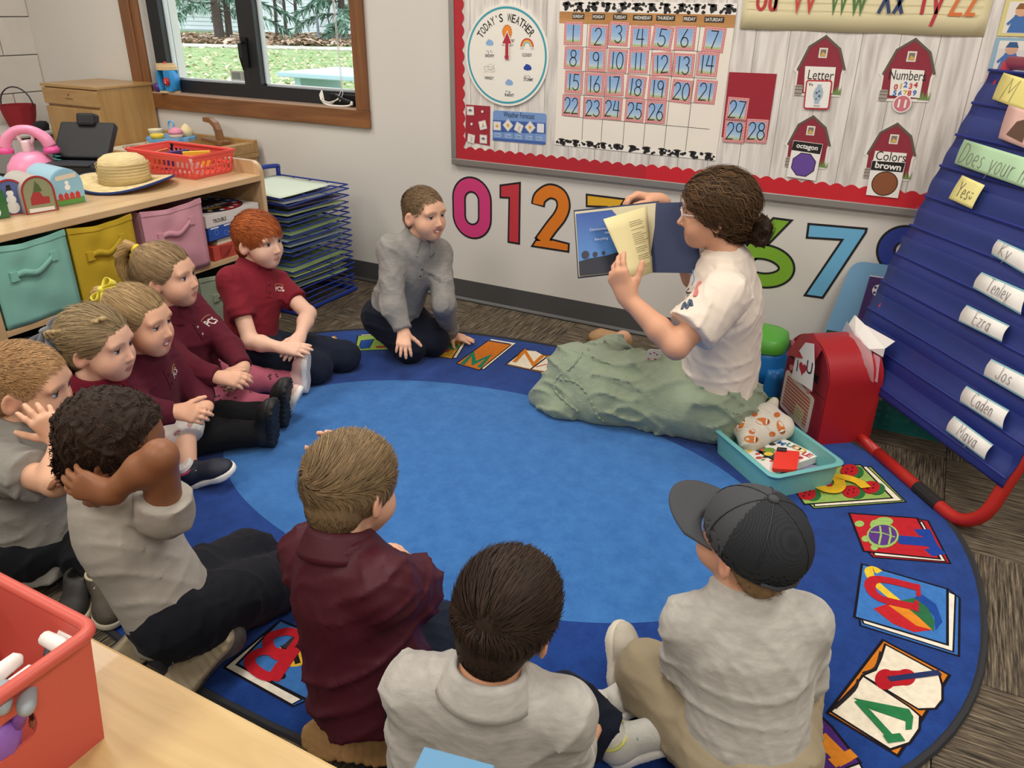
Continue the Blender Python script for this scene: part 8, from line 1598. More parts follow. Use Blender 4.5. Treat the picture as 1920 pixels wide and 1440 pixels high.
for q in 'RL':
    kn, an = A3(p.leg[q][0]), A3(p.leg[q][1]); hp_ = p.hip[q]
    for k in range(26):
        t = k/26; c_ = lerp(hp_, kn, .35+1.3*t) if t < .5 else lerp(kn, an, (t-.5)*1.8); d = nrm(V3(rr_.uniform(-.4, .5), -rr_.uniform(.3, 1), rr_.uniform(0, 1.2))); h_, n_, i_, dd = bv.ray_cast(Vector(c_+d*.2), Vector(-d))
        if h_ is not None: b = MB(); b.disc(frame(h_+n_*.0012, n_.orthogonal(), n_.cross(n_.orthogonal())), 0, 0, .0048, .0038, n=8); b.build('dot', mdot, p.pantso)
p.shoe('L', Vector((.25, .15, .9)), up=(-.85, -.45, .1), L=.16, col='#d9b3ac', sole='#e8e4de', laces='#efece8', tall=.03); p.shoe('R', Vector((.55, .05, .75)), up=(-.7, -.3, .45), L=.16, col='#dcbab2', sole='#e8e4de', laces='#efece8', tall=.03, trim='#1f1c20')
tie = (0, -.076, .086); parts = pulled_hair(p, '#9c8260', tie, seed=31)
T = H.w(0, -.08, .092); dn_ = [T, H.w(0, -.108, .105), H.w(0, -.138, .07), H.w(.0, -.142, .01), H.w(0, -.122, -.045)]; parts.append(bundle(dn_, [.008, .02, .024, .02, .006], 900, '#b0905f', r0=.0014, seed=3)); p.hair('#9c8260', parts)
b = MB(); b.tube([Vector(H.w(.011*math.cos(t), -.086+.007*math.sin(t), .094+.009*math.sin(t))) for t in [k*PI/8 for k in range(16)]], .006, 8, closed=True); b.build('hair_tie', mat('yellow_tie', '#e3cf2e', .6), p.root, smooth=True)
# black leggings and boots
H = Head(DD(264, 606, 2.20), (.93, .3, -.02), sc=1.0)
p = Person('smiling person with a yellow bow in a maroon polo, black leggings and boots', FZ(290, 815, .095), DD(292, 690, 2.27), (.88, .35, 0), H, skin='#e6b294', lip='#bf6e66', brow='#8f7048', smile=.9, openm=.6, h=.0035, cheek=1.08)
p.arms(R=dict(el=DD(268, 775, 2.17), wr=DD(333, 772, 2.19), hd=(.95, .3, .0), bk=(-.1, -.7, .6), curl=(.5, .5, .55, .55), th=(.5, .2)), L=dict(el=DD(372, 735, 2.44), wr=DD(384, 765, 2.36), hd=(-.2, -.85, -.2), bk=(.6, .1, .6), curl=(.5, .55, .55, .55), th=(.4, .3)))
p.legs(R=(FZ(395, 815, .07), FZ(488, 812, .055)), L=(FZ(420, 782, .075), FZ(512, 775, .058)))
p.body().teeth().eyes(iris='#3a3a40', gaze=(.1, 1, .05), lid=.2); p.shirt('#561a2b', 'long', seed=33, hem=.05, arm_r=(.046, .042, .040, .031)).placket(bc='#3a0f1a').logo('PCS', -.048, .02, .018, '#d5ccc6'); p.pants('#121316', 'leggings', r=(.064, .052, .05, .04), seed=34, amp=.002, cut=.97)
for q, tz in (('R', (.25, -.05, .95)), ('L', (.3, .1, .95))):
    o = p.shoe(q, Vector(tz), up=(-.88, -.42, .15), L=.175, col='#17181a', sole='#131314', tall=.07, wid=1.12, sock='#e6e2de', tread=True, name='boot')
tie = (-.0, -.08, .08); parts = pulled_hair(p, '#a88c64', tie, seed=41); T = H.w(0, -.085, .086); parts.append(bundle([T, H.w(0, -.112, .085), H.w(0, -.132, .04), H.w(0, -.125, -.04)], [.008, .016, .018, .006], 500, '#b89766', r0=.0014, seed=6)); p.hair('#a88c64', parts)
bow(p, H.w(.012, -.088, .092), H.R @ V3(.5, -.1, .4), H.R @ V3(.1, -.75, .6), '#e2d23a', 1.2)
# braids, white leggings
H = Head(DD(187, 648, 2.06), (.93, .36, -.06), sc=1.0)
p = Person('person with braided hair and a grey bow in a maroon polo and white leggings', FZ(225, 850, .095), DD(185, 752, 2.10), (.87, .45, 0), H, skin='#e6b69c', lip='#bf7a70', brow='#8a7050', h=.0035, cheek=1.12)
p.arms(R=dict(el=DD(165, 850, 2.02), wr=DD(225, 862, 2.05), hd=(.9, .4, 0), bk=(0, -.5, .8)), L=dict(el=DD(275, 800, 2.28), wr=DD(300, 830, 2.25), hd=(.3, -.8, 0), bk=(.4, 0, .8)))
p.legs(R=(FZ(342, 795, .15), FZ(352, 882, .06)), L=(FZ(330, 790, .12), FZ(300, 800, .06)))
p.body(True).eyes(iris='#44505c', gaze=(.1, 1, .05), lid=.32); p.shirt('#7a1e30', .6, seed=43, hem=.05, arm_r=(.048, .044, .04, .032)); p.pants('#e3ddd6', 'leggings', r=(.066, .056, .055, .053), seed=44, amp=.0025, cut=.28)
bv = BVHTree.FromPolygons([tuple(v.co+WLOC[p.pantso]) for v in p.pantso.data.vertices], [tuple(f.vertices) for f in p.pantso.data.polygons])
for (px_, py_) in ((333, 812), (357, 795), (312, 787), (330, 775), (345, 830)):
    o_ = Vector(CAMP); d_ = Vector(ray(px_, py_)).normalized(); h_, n_, i_, dd = bv.ray_cast(o_, d_)
    if h_ is not None:
        b = MB(); F = frame(h_+n_*.001, n_.orthogonal(), n_.cross(n_.orthogonal())); b.disc(F, -.006, .003, .007, .0045, n=10, rot=.6); b.disc(F, .006, .003, .007, .0045, n=10, rot=-.6, c=.0002); b.use(1).disc(F, 0, -.004, .005, .003, c=.0003, n=8); b.build('butterfly_print', [paint('#c98a9a'), paint('#c9a24a')], p.pantso)
p.shoe('R', Vector((.75, .3, .25)), up=(-.25, -.35, .85), L=.17, col='#1c2233', sole='#ebe9e4', tall=.03, trim='#c2386a', sock='#ece9e6', laces='#e6e6ea')
tie = (0, -.1, .01); parts = pulled_hair(p, '#988362', tie, seed=51, n=6300)
S = SDF(.0035)   # braid along the side of the head
for k in range(9):
    t = k/8; x, y, z = .036+.026*math.sin(t*PI*.7), .040-.135*t, .090-.045*t-.004*math.sin(t*PI)
    for q in (-1, 1): S.ell(H.w(x+.002*q, y+.006*q, z+.006*q), V3(.0085, .0125, .0065)*1.0, rot_axis(H.R, H.R[:, 0], -.5+q*.55), .001)
V, Q = S.mesh(); L = H.loc(V); parts.append((V, Q, np.array(C('#b29a6e')[:3])[None]*(.85+.2*np.sin(L @ np.array((300., 500, 400))))[:, None])); p.hair('#988362', parts)
bow(p, H.w(.02, -.125, .02), H.R @ V3(.3, -.2, .9), H.R @ V3(0, -.8, .5), '#5a5c64', 1.9)
# ---------------------------------------------------------------- fair child at the left edge with a hand at the ear
H = Head(DD(58, 726, 1.80), (.85, .5, -.12), sc=1.02)
p = Person('person with cropped fair hair and a grey polo cupping one ear at the left edge', FZ(70, 1010, .10), DD(40, 852, 1.83), (.85, .5, 0), H, skin='#dfae90', lip='#b8766a', brow='#9a7a52', h=.0035)
p.arms(R=dict(el=DD(105, 905, 1.63), wr=DD(112, 822, 1.70), hd=(-.25, -.25, .85), bk=(.75, -.4, .3), curl=(.35, .4, .5, .6), th=(.5, .2), sp=.2), L=dict(el=DD(160, 880, 1.95), wr=DD(150, 830, 1.92), hd=(-.1, 0, 1), bk=(.5, .4, .2), curl=(.4, .4, .4, .4)))
p.legs(R=(FZ(160, 985, .09), FZ(205, 1078, .06)), L=(FZ(190, 950, .09), FZ(150, 1080, .06)))
p.body().eyes(iris='#5a6a78', gaze=(0, 1, 0)); p.shirt('#8a8781', .66, .06, seed=53, hem=.07, arm_r=(.052, .046, .042, .034), w_=(.112, .112), amp=.006); p.pants('#15171c', seed=54)
p.shoe('R', Vector((.75, -.45, 0)), L=.18, col='#4a4238', sole='#d6cdb8', laces='#cfc7b4', trim='#b5a88c', tall=.035, at=FZ(190, 1080, .062)); p.shoe('L', Vector((.5, -.6, 0)), L=.17, col='#262320', sole='#d6cdb8', tall=.03)
std_boy_hair(p, '#b08a60', 8500, .016, .0055, .5, seed=61, rad=.0009, front=.016, var=.2)
# ---------------------------------------------------------------- curly-haired child with raised elbows
H = Head(DD(222, 838, 1.49), (.72, .62, -.2), sc=1.0)
p = Person('person with curly dark hair, grey T-shirt and raised elbows kneeling on the rug', FZ(322, 1140, .165), DD(262, 935, 1.50), (.45, .9, 0), H, skin='#8a5a3c', lip='#7a4038', brow='#22160f', h=.0038, flush=.08, shw=.105)
p.arms(R=dict(sh=DD(308, 960, 1.45), el=DD(300, 856, 1.36), wr=DD(205, 925, 1.38), hd=(-.6, -.2, .15), bk=(.3, -.9, .2), curl=(.3, .3, .3, .3)), L=dict(el=DD(250, 815, 1.70), wr=DD(190, 880, 1.62), hd=(-.5, -.6, .0), bk=(-.3, .3, .8), curl=(.3, .3, .3, .3)))
p.legs(R=(FZ(528, 1088, .068), FZ(395, 1185, .05)), L=(FZ(465, 1045, .068), FZ(290, 1150, .05)))
p.body(); p.shirt('#aaa49b', .32, .03, seed=63, hem=.05, collar='crew', w_=(.104, .100), arm_r=(.044, .05, .04, .03), amp=.0045, fl=.86); p.pants('#14161f', seed=64, r=(.078, .068, .06, .042), amp=.007, cut=.75, seat=(.104, .082, .072))
p.shoe('R', FZ(300, 1262)-FZ(415, 1195), up=(-.05, .75, -.6), L=.19, col='#55524e', sole='#b3a489', tall=.02, tread='#d8d0bc', at=FZ(432, 1196, .085)); p.shoe('L', FZ(262, 1235)-FZ(275, 1165), up=(-.75, .4, -.2), L=.17, col='#8a8274', sole='#b9aa8c', tall=.02, at=FZ(282, 1165, .06))
kp = hairline(.012, -.07, 33, w=.002); R, N = hair_roots(H, 5000, kp, 71)
def curlf(P): return np.stack([np.sin(P[:, 1]*300+P[:, 2]*200), np.sin(P[:, 2]*310+P[:, 0]*240), np.sin(P[:, 0]*290+P[:, 1]*210)], 1)
parts = [cap_part(H, '#2c1f17', .014, front=.012, disp=wrinkle(5, .005, 260, 2.), grow=(.0, 0, .002)), strands('h', None, H, R+N*.011, N, curlf, .022, 6, .0016, '#30221a', .35, .55, wave=.9, wfreq=12, off=.012, seed=72)]
p.hair('#2c1f17', parts)
# ---------------------------------------------------------------- child in maroon seen from behind
H = Head(DD(662, 918, 1.37), (.12, .95, -.22), roll=-.12, sc=.94)
p = Person('person with light brown hair in a maroon polo seen from behind on the rug', FZ(692, 1258, .185), DD(680, 1000, 1.38), (.2, .98, 0), H, skin='#e0ae90', h=.0048, shw=.098)
p.arms(R=dict(el=DD(795, 1105, 1.50), wr=DD(770, 1090, 1.60), hd=(-.5, .5, .3), bk=(.3, .5, .5)), L=dict(el=DD(622, 1085, 1.60), wr=DD(640, 868, 1.53), hd=(.15, -.25, .95), bk=(-.2, .9, .2), curl=(.25, .25, .25, .25), sp=.12))
p.legs(R=(FZ(822, 1185, .085), FZ(745, 1330, .05)), L=(FZ(640, 1150, .085), FZ(640, 1330, .05)))
p.body(); p.shirt('#4d1624', .72, seed=73, hem=.055, amp=.0075, arm_r=(.054, .05, .04, .03), w_=(.108, .104), m=mat('cloth_shiny_maroon', '#471421', .55, bump=.1, bscale=300, spec=.3), hemr=1.2, fl=.88); p.pants('#161e30', seed=74, seat=(.1, .078, .078), seatoff=(0, .02, 0))
p.shoe('L', Vector((-.887, -.46, 0)), up=(-.1, .8, -.45), L=.19, col='#6a4a30', sole='#a07a4c', tall=.02, tread='#6f5230', at=FZ(728, 1384, .062)); p.shoe('R', Vector((.8, .3, 0)), up=(-.1, .75, -.3), L=.17, col='#6a4a30', sole='#96703f', tall=.02, at=FZ(730, 1345, .05))
std_boy_hair(p, '#7f6a4e', 8000, .05, .011, .14, seed=75, wp=(-.018, -.082, .045), sw=.9, front=.019, var=.28, nape=-.07, rad=.0010, side_short=True)
# ---------------------------------------------------------------- dark-haired child in grey at the bottom
H = Head(DD(950, 1158, 1.175), (-.05, .95, -.25), sc=.95, roll=.05)
p = Person('person with dark brown hair in a grey polo sweater seen from behind at the bottom', FZ(930, 1440, .10), DD(930, 1262, 1.19), (-.3, .95, 0), H, skin='#d9a07e', h=.0048, shw=.115)
p.arms(R=dict(el=DD(1048, 1420, 1.26), wr=DD(1090, 1400, 1.36), hd=(-.2, .9, -.1), bk=(0, 0, 1)), L=dict(el=DD(785, 1420, 1.25), wr=DD(830, 1390, 1.38), hd=(.3, .9, 0), bk=(0, 0, 1)))
p.legs(R=(FZ(1060, 1330, .10), FZ(1150, 1385, .062)), L=(FZ(950, 1350, .09), FZ(1080, 1320, .05)))
p.body(True); p.shirt('#b9b6b0', 'long', .13, seed=83, hem=.06, amp=.005, loose=1.08, w_=(.110, .108), h=.005); p.pants('#151c2c', seed=84, r=(.072, .062, .058, .05), cut=.9)
p.shoe('R', Vector((.62, .35, 0)), up=(-.35, -.3, .85), L=.185, col='#c9c9c2', sole='#e9e7e2', tall=.035, trim='#d8d87a', laces='#5f9a98', sock='#e6e4de'); p.shoe('L', Vector((.35, .75, .1)), up=(-.3, .1, .9), L=.17, col='#d3d0ca', sole='#e9e7e2', tall=.03, at=FZ(1108, 1325, .06))
std_boy_hair(p, '#33261e', 8000, .055, .014, .16, seed=85, wp=None, sw=.3, front=.019, var=.35, nape=-.075, rad=.0010, side_short=True)
# ---------------------------------------------------------------- child in a cap
H = Head(DD(1400, 1018, 1.335), (-.9, .38, .2), sc=.96)
p = Person('person in a dark trucker cap and grey sweatshirt sitting cross-legged', FZ(1400, 1405, .10), DD(1395, 1120, 1.36), (-.42, .9, 0), H, skin='#dfa98a', h=.0048, shw=.098)
p.arms(R=dict(el=DD(1502, 1265, 1.47), wr=DD(1450, 1230, 1.58), hd=(-.8, .4, 0), bk=(0, .2, .9)), L=dict(el=DD(1287, 1235, 1.45), wr=DD(1340, 1200, 1.56), hd=(.6, .7, 0), bk=(0, .2, .9)))
p.legs(R=(FZ(1480, 1230, .09), FZ(1330, 1260, .06)), L=(FZ(1215, 1262, .115), FZ(1215, 1340, .05)))
p.body(); p.shirt('#bab7b1', 'long', .12, seed=93, hem=.07, amp=.0055, collar='crew', loose=1.06, w_=(.106, .104), h=.005, fl=.86); p.pants('#a3967c', seed=94, r=(.07, .06, .056, .046), amp=.006)
p.shoe('R', Vector((-.6, .35, 0)), up=(.75, -.2, .45), L=.15, col='#b8b0a0', sole='#cfc7b8', tall=.02, at=FZ(1192, 1275, .05)); p.shoe('L', Vector((-.3, .5, 0)), L=.16, col='#b8b0a0', sole='#cfc7b8', tall=.02, at=FZ(1235, 1330, .06))
std_boy_hair(p, '#9a7a54', 1500, .02, .006, .2, seed=95, nape=-.075)
cp_ = thing('baseball_cap', 'dark grey trucker cap with mesh back on the seated child', 'cap', H.w(0, 0, .02))
S = SDF(.004); cutb = (H.w(0, 0, .004), H.R @ nrm((0, .18, -1))); S.ell(H.w(0, -.012, .03), V3(.084, .100, .086)*H.s, H.R, 0, 1, cut=cutb); S.ell(H.w(0, -.012, .024), V3(.079, .095, .080)*H.s, H.R, 0, 0); V, Q = S.mesh(); L = H.loc(V); front_ = (L[:, 1] > -.005); mi = (L[Q].mean(1)[:, 1] < .0).astype(int)
def mesh_mat():
    m = mat('cap_mesh', '#25272b', .8, spec=.25); t = m.node_tree; bs = t.nodes['Principled BSDF']; tc = t.nodes.new('ShaderNodeTexCoord'); vo = t.nodes.new('ShaderNodeTexChecker'); vo.inputs['Scale'].default_value = 420; vo.inputs['Color1'].default_value = C('#222428'); vo.inputs['Color2'].default_value = C('#303338'); t.links.new(tc.outputs['Object'], vo.inputs['Vector']); t.links.new(vo.outputs[0], bs.inputs['Base Color']); return m
np_mesh('crown', V, Q, [mat('cap_cloth', '#3f4145', .85, bump=.15, bscale=400), mesh_mat()], cp_, mi=mi)
b = MB()
def brimf(u, v):
    a = (u-.5)*2.5; r = 1+v*.78*max(0, math.cos(a*.62))**.7; x, y = .083*math.sin(a)*(1+.06*v), -.012+.099*math.cos(a); y2 = y+(.082*v)*max(0.0, math.cos(a*.63)); return Vector(H.w(x, y2, .008-.010*v+.012*v*math.cos(a*1.2)+.03*(y)*.18))
b.grid(brimf, 25, 8); o = b.build('brim', mat('cap_cloth', '#3f4145', .85, bump=.15, bscale=400), cp_, smooth=True); md = o.modifiers.new('t', 'SOLIDIFY'); md.thickness = .004
b = MB(); b.lathe([(.009, 0), (.0095, .003), (.006, .006), (.001, .007)], Vector(H.w(0, -.012, .115)), H.R[:, 2], 14); b.build('button', mat('cap_cloth', '#3f4145', .85), cp_, smooth=True)
b = MB()
for k in range(6):
    a = k*PI/3+PI/6; b.tube([Vector(H.w(.085*math.sin(t)*math.cos(a), -.012+.101*math.sin(t)*math.sin(a), .03+.0865*math.cos(t))) for t in [.1+.2*j for j in range(8)]], .0012, 4)
b.build('panel_seam', paint('#232529'), cp_)
b = MB(); b.tube([Vector(H.w(.06, -.075, .002)), Vector(H.w(.04, -.095, -.003)), Vector(H.w(0, -.106, -.006)), Vector(H.w(-.04, -.095, -.003)), Vector(H.w(-.06, -.075, .002))], .004, 8); b.build('strap', mat('cap_cloth', '#3f4145', .85), cp_, smooth=True)
# ---------------------------------------------------------------- teacher
TC = 1.13
H = Head(DD(1338, 400, 2.37), (-.97, -.21, -.06), sc=TC)
p = Person('person in a cream T-shirt and sage skirt reading a picture book on the rug', (-.475, 2.43, .135), H.w(0, -.04, -.115), (-.96, -.24, 0), H, g=1.30, h=.0046, skin='#d9a384', lip='#b06a62', brow='#4a3222', browc=.6, adult=True, smile=.3, shw=.125, flush=.2)
p.arms(L=dict(el=DD(1268, 650, 2.29), wr=DD(1176, 558, 2.33), hd=(-.45, .02, .8), bk=(-.1, -.95, -.1), curl=(.3, .5, .62, .7), th=(.1, .15), hs=1.45), R=dict(el=DD(1300, 520, 2.68), wr=DD(1236, 376, 2.59), hd=(-.85, -.35, .12), bk=(-.1, .35, .9), curl=(.55, .6, .6, .55), th=(.2, .5), hs=1.42))
p.legs(L=(FZ(1110, 735, .10), FZ(1225, 700, .06)), R=(FZ(1085, 690, .12), FZ(1168, 636, .055)))
p.body(True).eyes(iris='#4a3a2c', gaze=(0, 1, -.12), lid=.3)
p.shirt('#e6d9cb', .70, seed=103, hem=.035, hemr=1.1, collar='crew', w_=(.108, .112), arm_r=(.056, .05, .04, .03), amp=.006, fl=.82, h=.006, neckr=.056)
def on(bv, px_, py_, up_=.001):
    d_ = Vector(ray(px_, py_)).normalized(); h_, n_, i_, dd = bv.ray_cast(Vector(CAMP), d_); return None if h_ is None else h_-d_*up_
for pts, c_, r_ in ((((1297, 500), (1300, 512), (1293, 520), (1302, 524), (1298, 534)), '#6f94bf', .003), (((1283, 536), (1292, 541), (1287, 548), (1296, 549)), '#2a2a2c', .0026), (((1312, 530), (1306, 545), (1303, 556)), '#cf8078', .007), (((1279, 580), (1284, 568), (1288, 578), (1294, 562), (1297, 574)), '#44566a', .005), (((1274, 592), (1290, 588)), '#d9a08c', .003)):
    q = [x for x in (on(p.bvh, *a) for a in pts) if x is not None]
    if len(q) > 2: b = MB(); b.tube(smoothpath(q, 4), r_, 5); b.build('shirt_print', paint(c_), p.shirto)
S = SDF(.007); pl = p.pel
a1, a2, a3, a4, a5 = [A3(FZ(*q)) for q in ((1085, 705, .115), (1030, 742, .045), (1130, 748, .07), (1055, 765, .035), (1320, 742, .07))]
S.cap(pl+A3((-.03, .01, .01)), a1, .115, .09, .06); S.cap(a1, a2, .10, .045, .05); S.cap(p.hip['L']+A3((-.02, -.01, -.02)), a3, .115, .08, .06); S.cap(a3, a4, .085, .035, .05); S.ell(pl+A3((-.0, .0, -.04)), V3(.155, .155, .12), None, .06, cut=(pl+A3((0, 0, .075)), (0, 0, 1))); S.cap(a5, a3, .07, .07, .06); S.cap(a1, FZ(1150, 655, .06), .085, .06, .05); S.cap(a1, a3, .08, .07, .06)
S.cap(a2, A3(FZ(1008, 745, .03)), .05, .03, .04); S.cap(a2, a4, .05, .04, .04)
dl = nrm(a1-pl); sd = nrm(np.cross(dl, (0, 0, 1)))
S.disp += [wrinkle(111, .011, 85, 2.2, dirs=sd*.8+V3(0, 0, .5)), wrinkle(112, .003, 170, 2., dirs=sd)]; S.floor = .0095
V, Q = S.mesh(); V = relax(V, Q, 1); sk = np_mesh('skirt', V, Q, mat('sage_gauze', '#8d9a84', .9, var=.05, vscale=30, bump=.5, bscale=130, sheen=.2, spec=.15), p.root); bvs = BVHTree.FromPolygons(V.tolist(), Q.tolist())
for L in (((1103, 655), (1085, 672), (1070, 690), (1045, 708), (1040, 730), (1060, 752), (1085, 772)), ((1050, 712), (1075, 715), (1095, 730), (1110, 755), (1120, 780), (1135, 792))):
    q = [on(bvs, *a) for a in L]; q = [x for x in q if x is not None]
    if len(q) > 2: q = smoothpath(q, 8); b = MB(); b.tube([x+Vector((0, 0, .003*math.sin(i*2.1))) for i, x in enumerate(q)], [.004+.0025*math.sin(i*1.9) for i in range(len(q))], 6); b.build('ruffle_seam', mat('sage_gauze', '#8d9a84', .9), sk, smooth=True)
q = on(bvs, 1222, 668, .012)
if q: F = frame(q, (.8, .4, -.1), (.1, -.3, .9)); b = MB(); b.poly(F, rrect((-.022, -.03), (.03, -.025), (.028, .035), (-.018, .03), .15), 0, .0015); b.use(1); [heart(F, x, y, .004, .0016, .002, b) for x, y in ((-.008, -.012), (.014, -.01), (.004, .018), (.015, .012), (-.008, .012))]; tag(b.build('name_badge', [paint('#e6ddd6'), paint('#b5323c')]), 'small white badge with red hearts hanging on the sage skirt', 'badge')
p.shoe('R', Vector((-.75, .25, 0)), L=.21, col='#a8845c', sole='#6a4c30', tall=.01, wid=1.15, name='sandal')
kp = hairline(.020, -.07, 40, w=.003); R, N = hair_roots(H, 6000, kp, 121); tie = (0, -.105, -.035)
parts = [cap_part(H, '#36281d', .013, front=.020, nape=-.07, alpha=40, disp=wrinkle(9, .006, 130, 2.2)), strands('h', None, H, R+N*.008, N, to_point(tie), .085, 8, .0013, '#46331f', .35, .12, wave=.6, wfreq=11, off=.016, seed=122), strands('h', None, H, R[:700]+N[:700]*.012, N[:700], to_point(tie), .07, 9, .0011, '#6a4e34', .3, .2, wave=.7, wfreq=11, off=.02, seed=123)]
S = SDF(.004); S.ell(H.w(0, -.122, -.042), V3(.036, .03, .040)*TC, H.R, .01)
for k in range(9): a = k*.9; S.cap(H.w(.02*math.cos(a), -.125+.012*math.sin(a*1.7), -.042+.026*math.sin(a)), H.w(.026*math.cos(a+.9), -.135, -.045+.03*math.sin(a+.9)), .013, .011, .004)
S.disp.append(wrinkle(19, .005, 240, 2.)); V, Q = S.mesh(); parts.append((V, Q, np.array(C('#35261c')[:3])[None]*np.ones((len(V), 1)))); r_ = np.random.default_rng(8); d = r_.normal(size=(500, 3)); d /= np.linalg.norm(d, axis=1)[:, None]; B0 = np.array((0, -.122, -.042))+d*np.array((.036, .03, .04)); parts.append(strands('h', None, H, B0, d, lambda P: np.cross(P-np.array((0, -.122, -.042)), (.4, .9, .3)), .045, 7, .0013, '#4a3626', .5, .2, wave=.6, wfreq=10, stick=False, seed=12)); p.hair('#3a2a20', parts)
b = MB(); c_ = H.w(-.012, -.105, .0)
for k in range(6): a = k*PI/3; b.lathe([(.001, -.004), (.005, 0), (.001, .004)], Vector(c_+H.R @ V3(-.012+.007*math.cos(a), -.012, .006+.007*math.sin(a))), n=8)
b.build('hair_clip', mat('pearl_clip', '#d9d5d0', .25, metal=.4), p.root, smooth=True)
gl = thing('eyeglasses', 'clear framed eyeglasses on the reading adult', 'glasses', H.w(0, .08, 0)); m_gl = mat('clear_acetate', '#d9c8c2', .2, alpha=.75, spec=.7)
for q in (-1, 1):
    b = MB(); b.tube([Vector(H.w(q*.030+.024*math.cos(t), .083-.004*abs(math.cos(t)), .002+.019*math.sin(t))) for t in [k*PI/12 for k in range(24)]], .0028, 7, closed=True); b.build('rim', m_gl, gl, smooth=True); b = MB(); b.tube([Vector(H.w(q*.054, .078, .006)), Vector(H.w(q*.072, .04, .008)), Vector(H.w(q*.077, -.005, .008)), Vector(H.w(q*.074, -.03, -.01))], .0024, 6); b.build('temple', m_gl, gl, smooth=True)
    b = MB(); b.poly(frame(H.w(q*.030, .0815, .002), H.R[:, 0], H.R[:, 2]), [(.023*math.cos(t), .018*math.sin(t)) for t in [k*PI/10 for k in range(20)]]); b.build('lens', mat('lens_clear', '#ffffff', .03, alpha=.12, spec=.8), gl)
b = MB(); b.tube([Vector(H.w(-.008, .084, .006)), Vector(H.w(0, .087, .009)), Vector(H.w(.008, .084, .006))], .0026, 6); b.build('bridge', m_gl, gl, smooth=True)
# the picture book
bk = thing('picture_book', 'open picture book with a night sky page held up by the teacher', 'book', DD(1200, 515, 2.5))
def quad(n_, Q_, m_, th_=.003, par=bk, sub=1):
    P = [DD(*q) for q in Q_]; b = MB(); nn = (P[1]-P[0]).cross(P[3]-P[0]).normalized(); b.add(P+[x+nn*th_ for x in P], [(0, 1, 2, 3), (7, 6, 5, 4), (0, 4, 5, 1), (1, 5, 6, 2), (2, 6, 7, 3), (3, 7, 4, 0)]); return b.build(n_, m_, par)
def sky_print():
    m = mat('night_sky_print', '#3a62b0', .45); t = m.node_tree; bs = t.nodes['Principled BSDF']; tc = t.nodes.new('ShaderNodeTexCoord'); sp = t.nodes.new('ShaderNodeSeparateXYZ'); r = t.nodes.new('ShaderNodeValToRGB'); mr = t.nodes.new('ShaderNodeMapRange'); mr.inputs[1].default_value = 0; mr.inputs[2].default_value = .2; t.links.new(tc.outputs['Object'], sp.inputs[0]); t.links.new(sp.outputs['Z'], mr.inputs[0]); t.links.new(mr.outputs[0], r.inputs[0]); t.links.new(r.outputs[0], bs.inputs['Base Color'])
    r.color_ramp.elements[0].color = C('#5a8fd0'); r.color_ramp.elements[0].position = .2; r.color_ramp.elements[1].color = C('#27459a'); return m
dL, dM, dR = 2.47, 2.535, 2.50
quad('cover', ((1076, 394, dL+.006), (1236, 377, dM+.006), (1218, 507, dM+.006), (1084, 522, dL+.006)), mat('navy_cover', '#1c2d55', .5)); quad('cover', ((1216, 381, dM+.004), (1310, 378, dR), (1312, 512, dR), (1224, 511, dM+.004)), mat('navy_cover', '#1c2d55', .5))
quad('page_block', ((1078, 397, dL), (1234, 380, dM), (1216, 505, dM), (1086, 519, dL)), paint('#d9cfae'), .005); sky = quad('night_page', ((1080, 401, dL-.003), (1210, 386, dM-.006), (1214, 504, dM-.003), (1087, 517, dL-.003)), sky_print(), .001)
def bkp(u, v, d=0): # page coordinates
    a = DD(1080, 401, dL-.005+d)*(1-u)*(1-v)+DD(1210, 386, dM-.008+d)*u*(1-v)+DD(1214, 504, dM-.005+d)*u*v+DD(1087, 517, dL-.005+d)*(1-u)*v; return a
b = MB(); b.add([bkp(u, v) for u, v in ((0, .77), (.15, .74), (.4, .72), (.7, .66), (1, .62), (1, 1), (0, 1))], [(6, 5, 4, 3, 2, 1, 0)]); b.build('dark_hill', paint('#2c2f3c'), sky)
for u, v, r in ((.1, .7, .055), (.24, .71, .035), (.36, .7, .025), (.6, .65, .03), (.68, .64, .02)):
    b = MB(); c_ = bkp(u, v, -.001); n = 12; b.add([bkp(u+r*math.cos(k*2*PI/n), v-.03+r*1.15*math.sin(k*2*PI/n), -.001) for k in range(n)], [tuple(range(n))]); b.build('tree_print', paint('#3a3c4a'), sky)
FBk = frame(bkp(.18, .3, -.001), bkp(1, .3)-bkp(0, .3), bkp(.18, 0)-bkp(.18, 1)); b = MB(); b.text(FBk, 'Communities of stars', .011, .0, 0, .0, align='L', shear=.2, capref=1.0); b.text(FBk, 'that no one hears', .011, .05, -.014, .0, align='L', shear=.2, capref=1.0); b.text(FBk, 'Everything', .011, .012, -.032, .0, align='L', shear=.2, capref=1.0); o = b.build('printed_text', paint('#dfe6ef'), sky); o['kind'] = 'stuff'
def crm(u, v):
    a = DD(1131, 411, 2.435)*(1-u)*(1-v)+DD(1213, 387, 2.515)*u*(1-v)+DD(1224, 511, 2.515)*u*v+DD(1182, 526, 2.445)*(1-u)*v; return a+Vector(CAMP-np.array(a)).normalized()*(.018*math.sin(u*PI*.8))
b = MB(); b.grid(crm, 12, 6); o = b.build('cream_page', mat('cream_page', '#e3d6a2', .6), bk, smooth=True); md = o.modifiers.new('t', 'SOLIDIFY'); md.thickness = .0006
b = MB(); rr_ = random.Random(3)
for k in range(24):
    v = .16+.031*k; w0 = rr_.uniform(.25, .42)
    if k in (3, 5, 12, 16, 20, 21): continue
    q = [crm(.52+.005*k*.3+w0*j/4, v)+Vector(CAMP-np.array(crm(.5, v))).normalized()*.0012 for j in range(5)]; b.tube(q, .0008, 3)
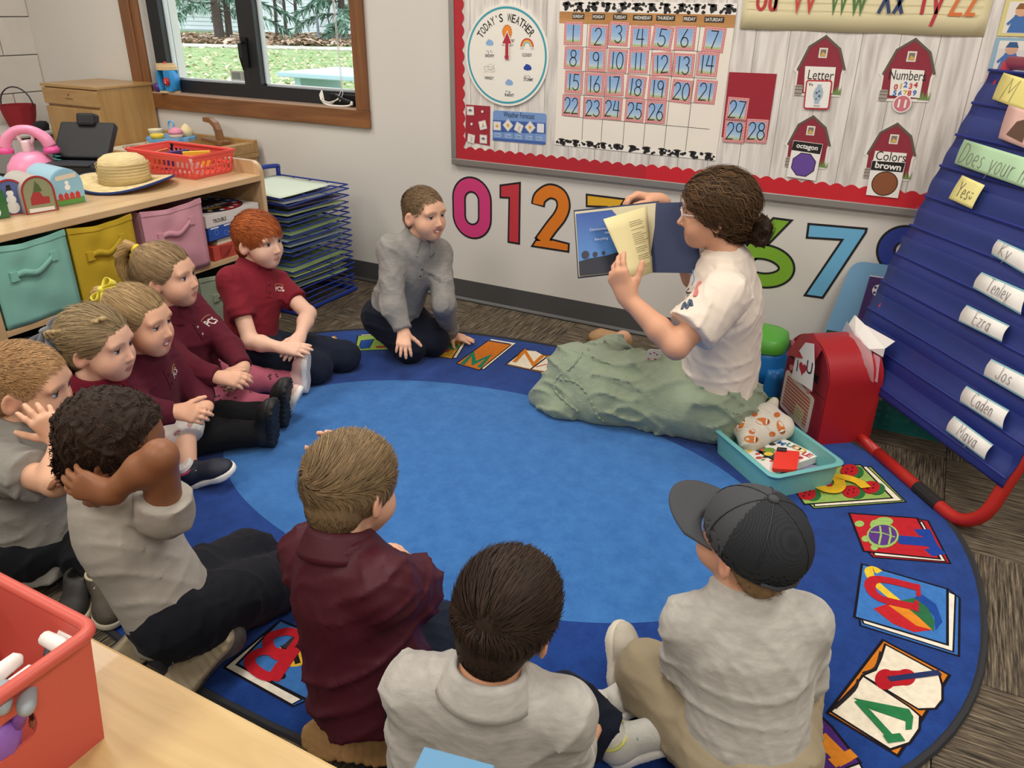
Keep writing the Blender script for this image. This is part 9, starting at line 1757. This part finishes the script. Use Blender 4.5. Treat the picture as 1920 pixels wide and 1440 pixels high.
o = b.build('printed_lines', paint('#6f6650'), bk); o['kind'] = 'stuff'
# ---------------------------------------------------------------- fox print pouch in the turquoise bin
S = SDF(.004); po_ = [A3(fp(FT, *tpt(*Z1(*q), z), z-RZ)) for q, z in (((520, 700), .075), ((700, 480), .085), ((930, 560), .08), ((830, 230), .12), ((560, 740), .06), ((400, 560), .085))]
S.cap(po_[0], po_[1], .035, .045, .03); S.cap(po_[1], po_[2], .045, .035, .03); S.cap(po_[1], po_[3], .042, .016, .03); S.cap(po_[4], po_[0], .03, .03, .02); S.cap(po_[5], po_[1], .03, .04, .03); S.cap(po_[2], po_[4], .03, .028, .03); S.disp.append(wrinkle(131, .005, 90, 2.)); S.floor = .03; V, Q = S.mesh(); V = relax(V, Q, 1)
fx = thing('fox_pouch', 'crumpled cream pouch with orange foxes lying in the turquoise bin', 'pouch', po_[1]-A3((0, 0, .05))); np_mesh('pouch', V, Q, mat('cream_cotton', '#d9d2c4', .85, bump=.2, bscale=150), fx); bvp = BVHTree.FromPolygons(V.tolist(), Q.tolist())
def fox_patch(name, c_, ru, rv, a, col, dz=.0012):
    vs = []
    for k in range(14): t = k*2*PI/14; u_, v_ = ru*math.cos(t), rv*math.sin(t); q = on(bvp, *Z1(c_[0]+u_*math.cos(a)-v_*math.sin(a), c_[1]+u_*math.sin(a)+v_*math.cos(a)), dz); vs.append(q)
    ctr = on(bvp, *Z1(*c_), dz)
    if ctr is None or any(v is None for v in vs): return
    b = MB(); b.add([ctr]+vs, [(0, 1+(k+1) % 14, 1+k) for k in range(14)]); b.build(name, paint(col), fx)
for c_, a in (((395, 520), -1.1), ((690, 480), .1), ((540, 710), .1), ((740, 245), -1.0), ((920, 560), 1.2)): fox_patch('fox', c_, 95, 48, a, '#cf7026'); fox_patch('fox_belly', (c_[0]+45*math.cos(a), c_[1]+45*math.sin(a)), 10, 42, a, '#e9e4da', .0018); fox_patch('fox_stripe', (c_[0]+68*math.cos(a), c_[1]+68*math.sin(a)), 6, 38, a, '#3a2018', .002)
for c_ in ((550, 610), (810, 645), (870, 395), (580, 385)): fox_patch('fox_face', c_, 42, 34, 0, '#c8682a')
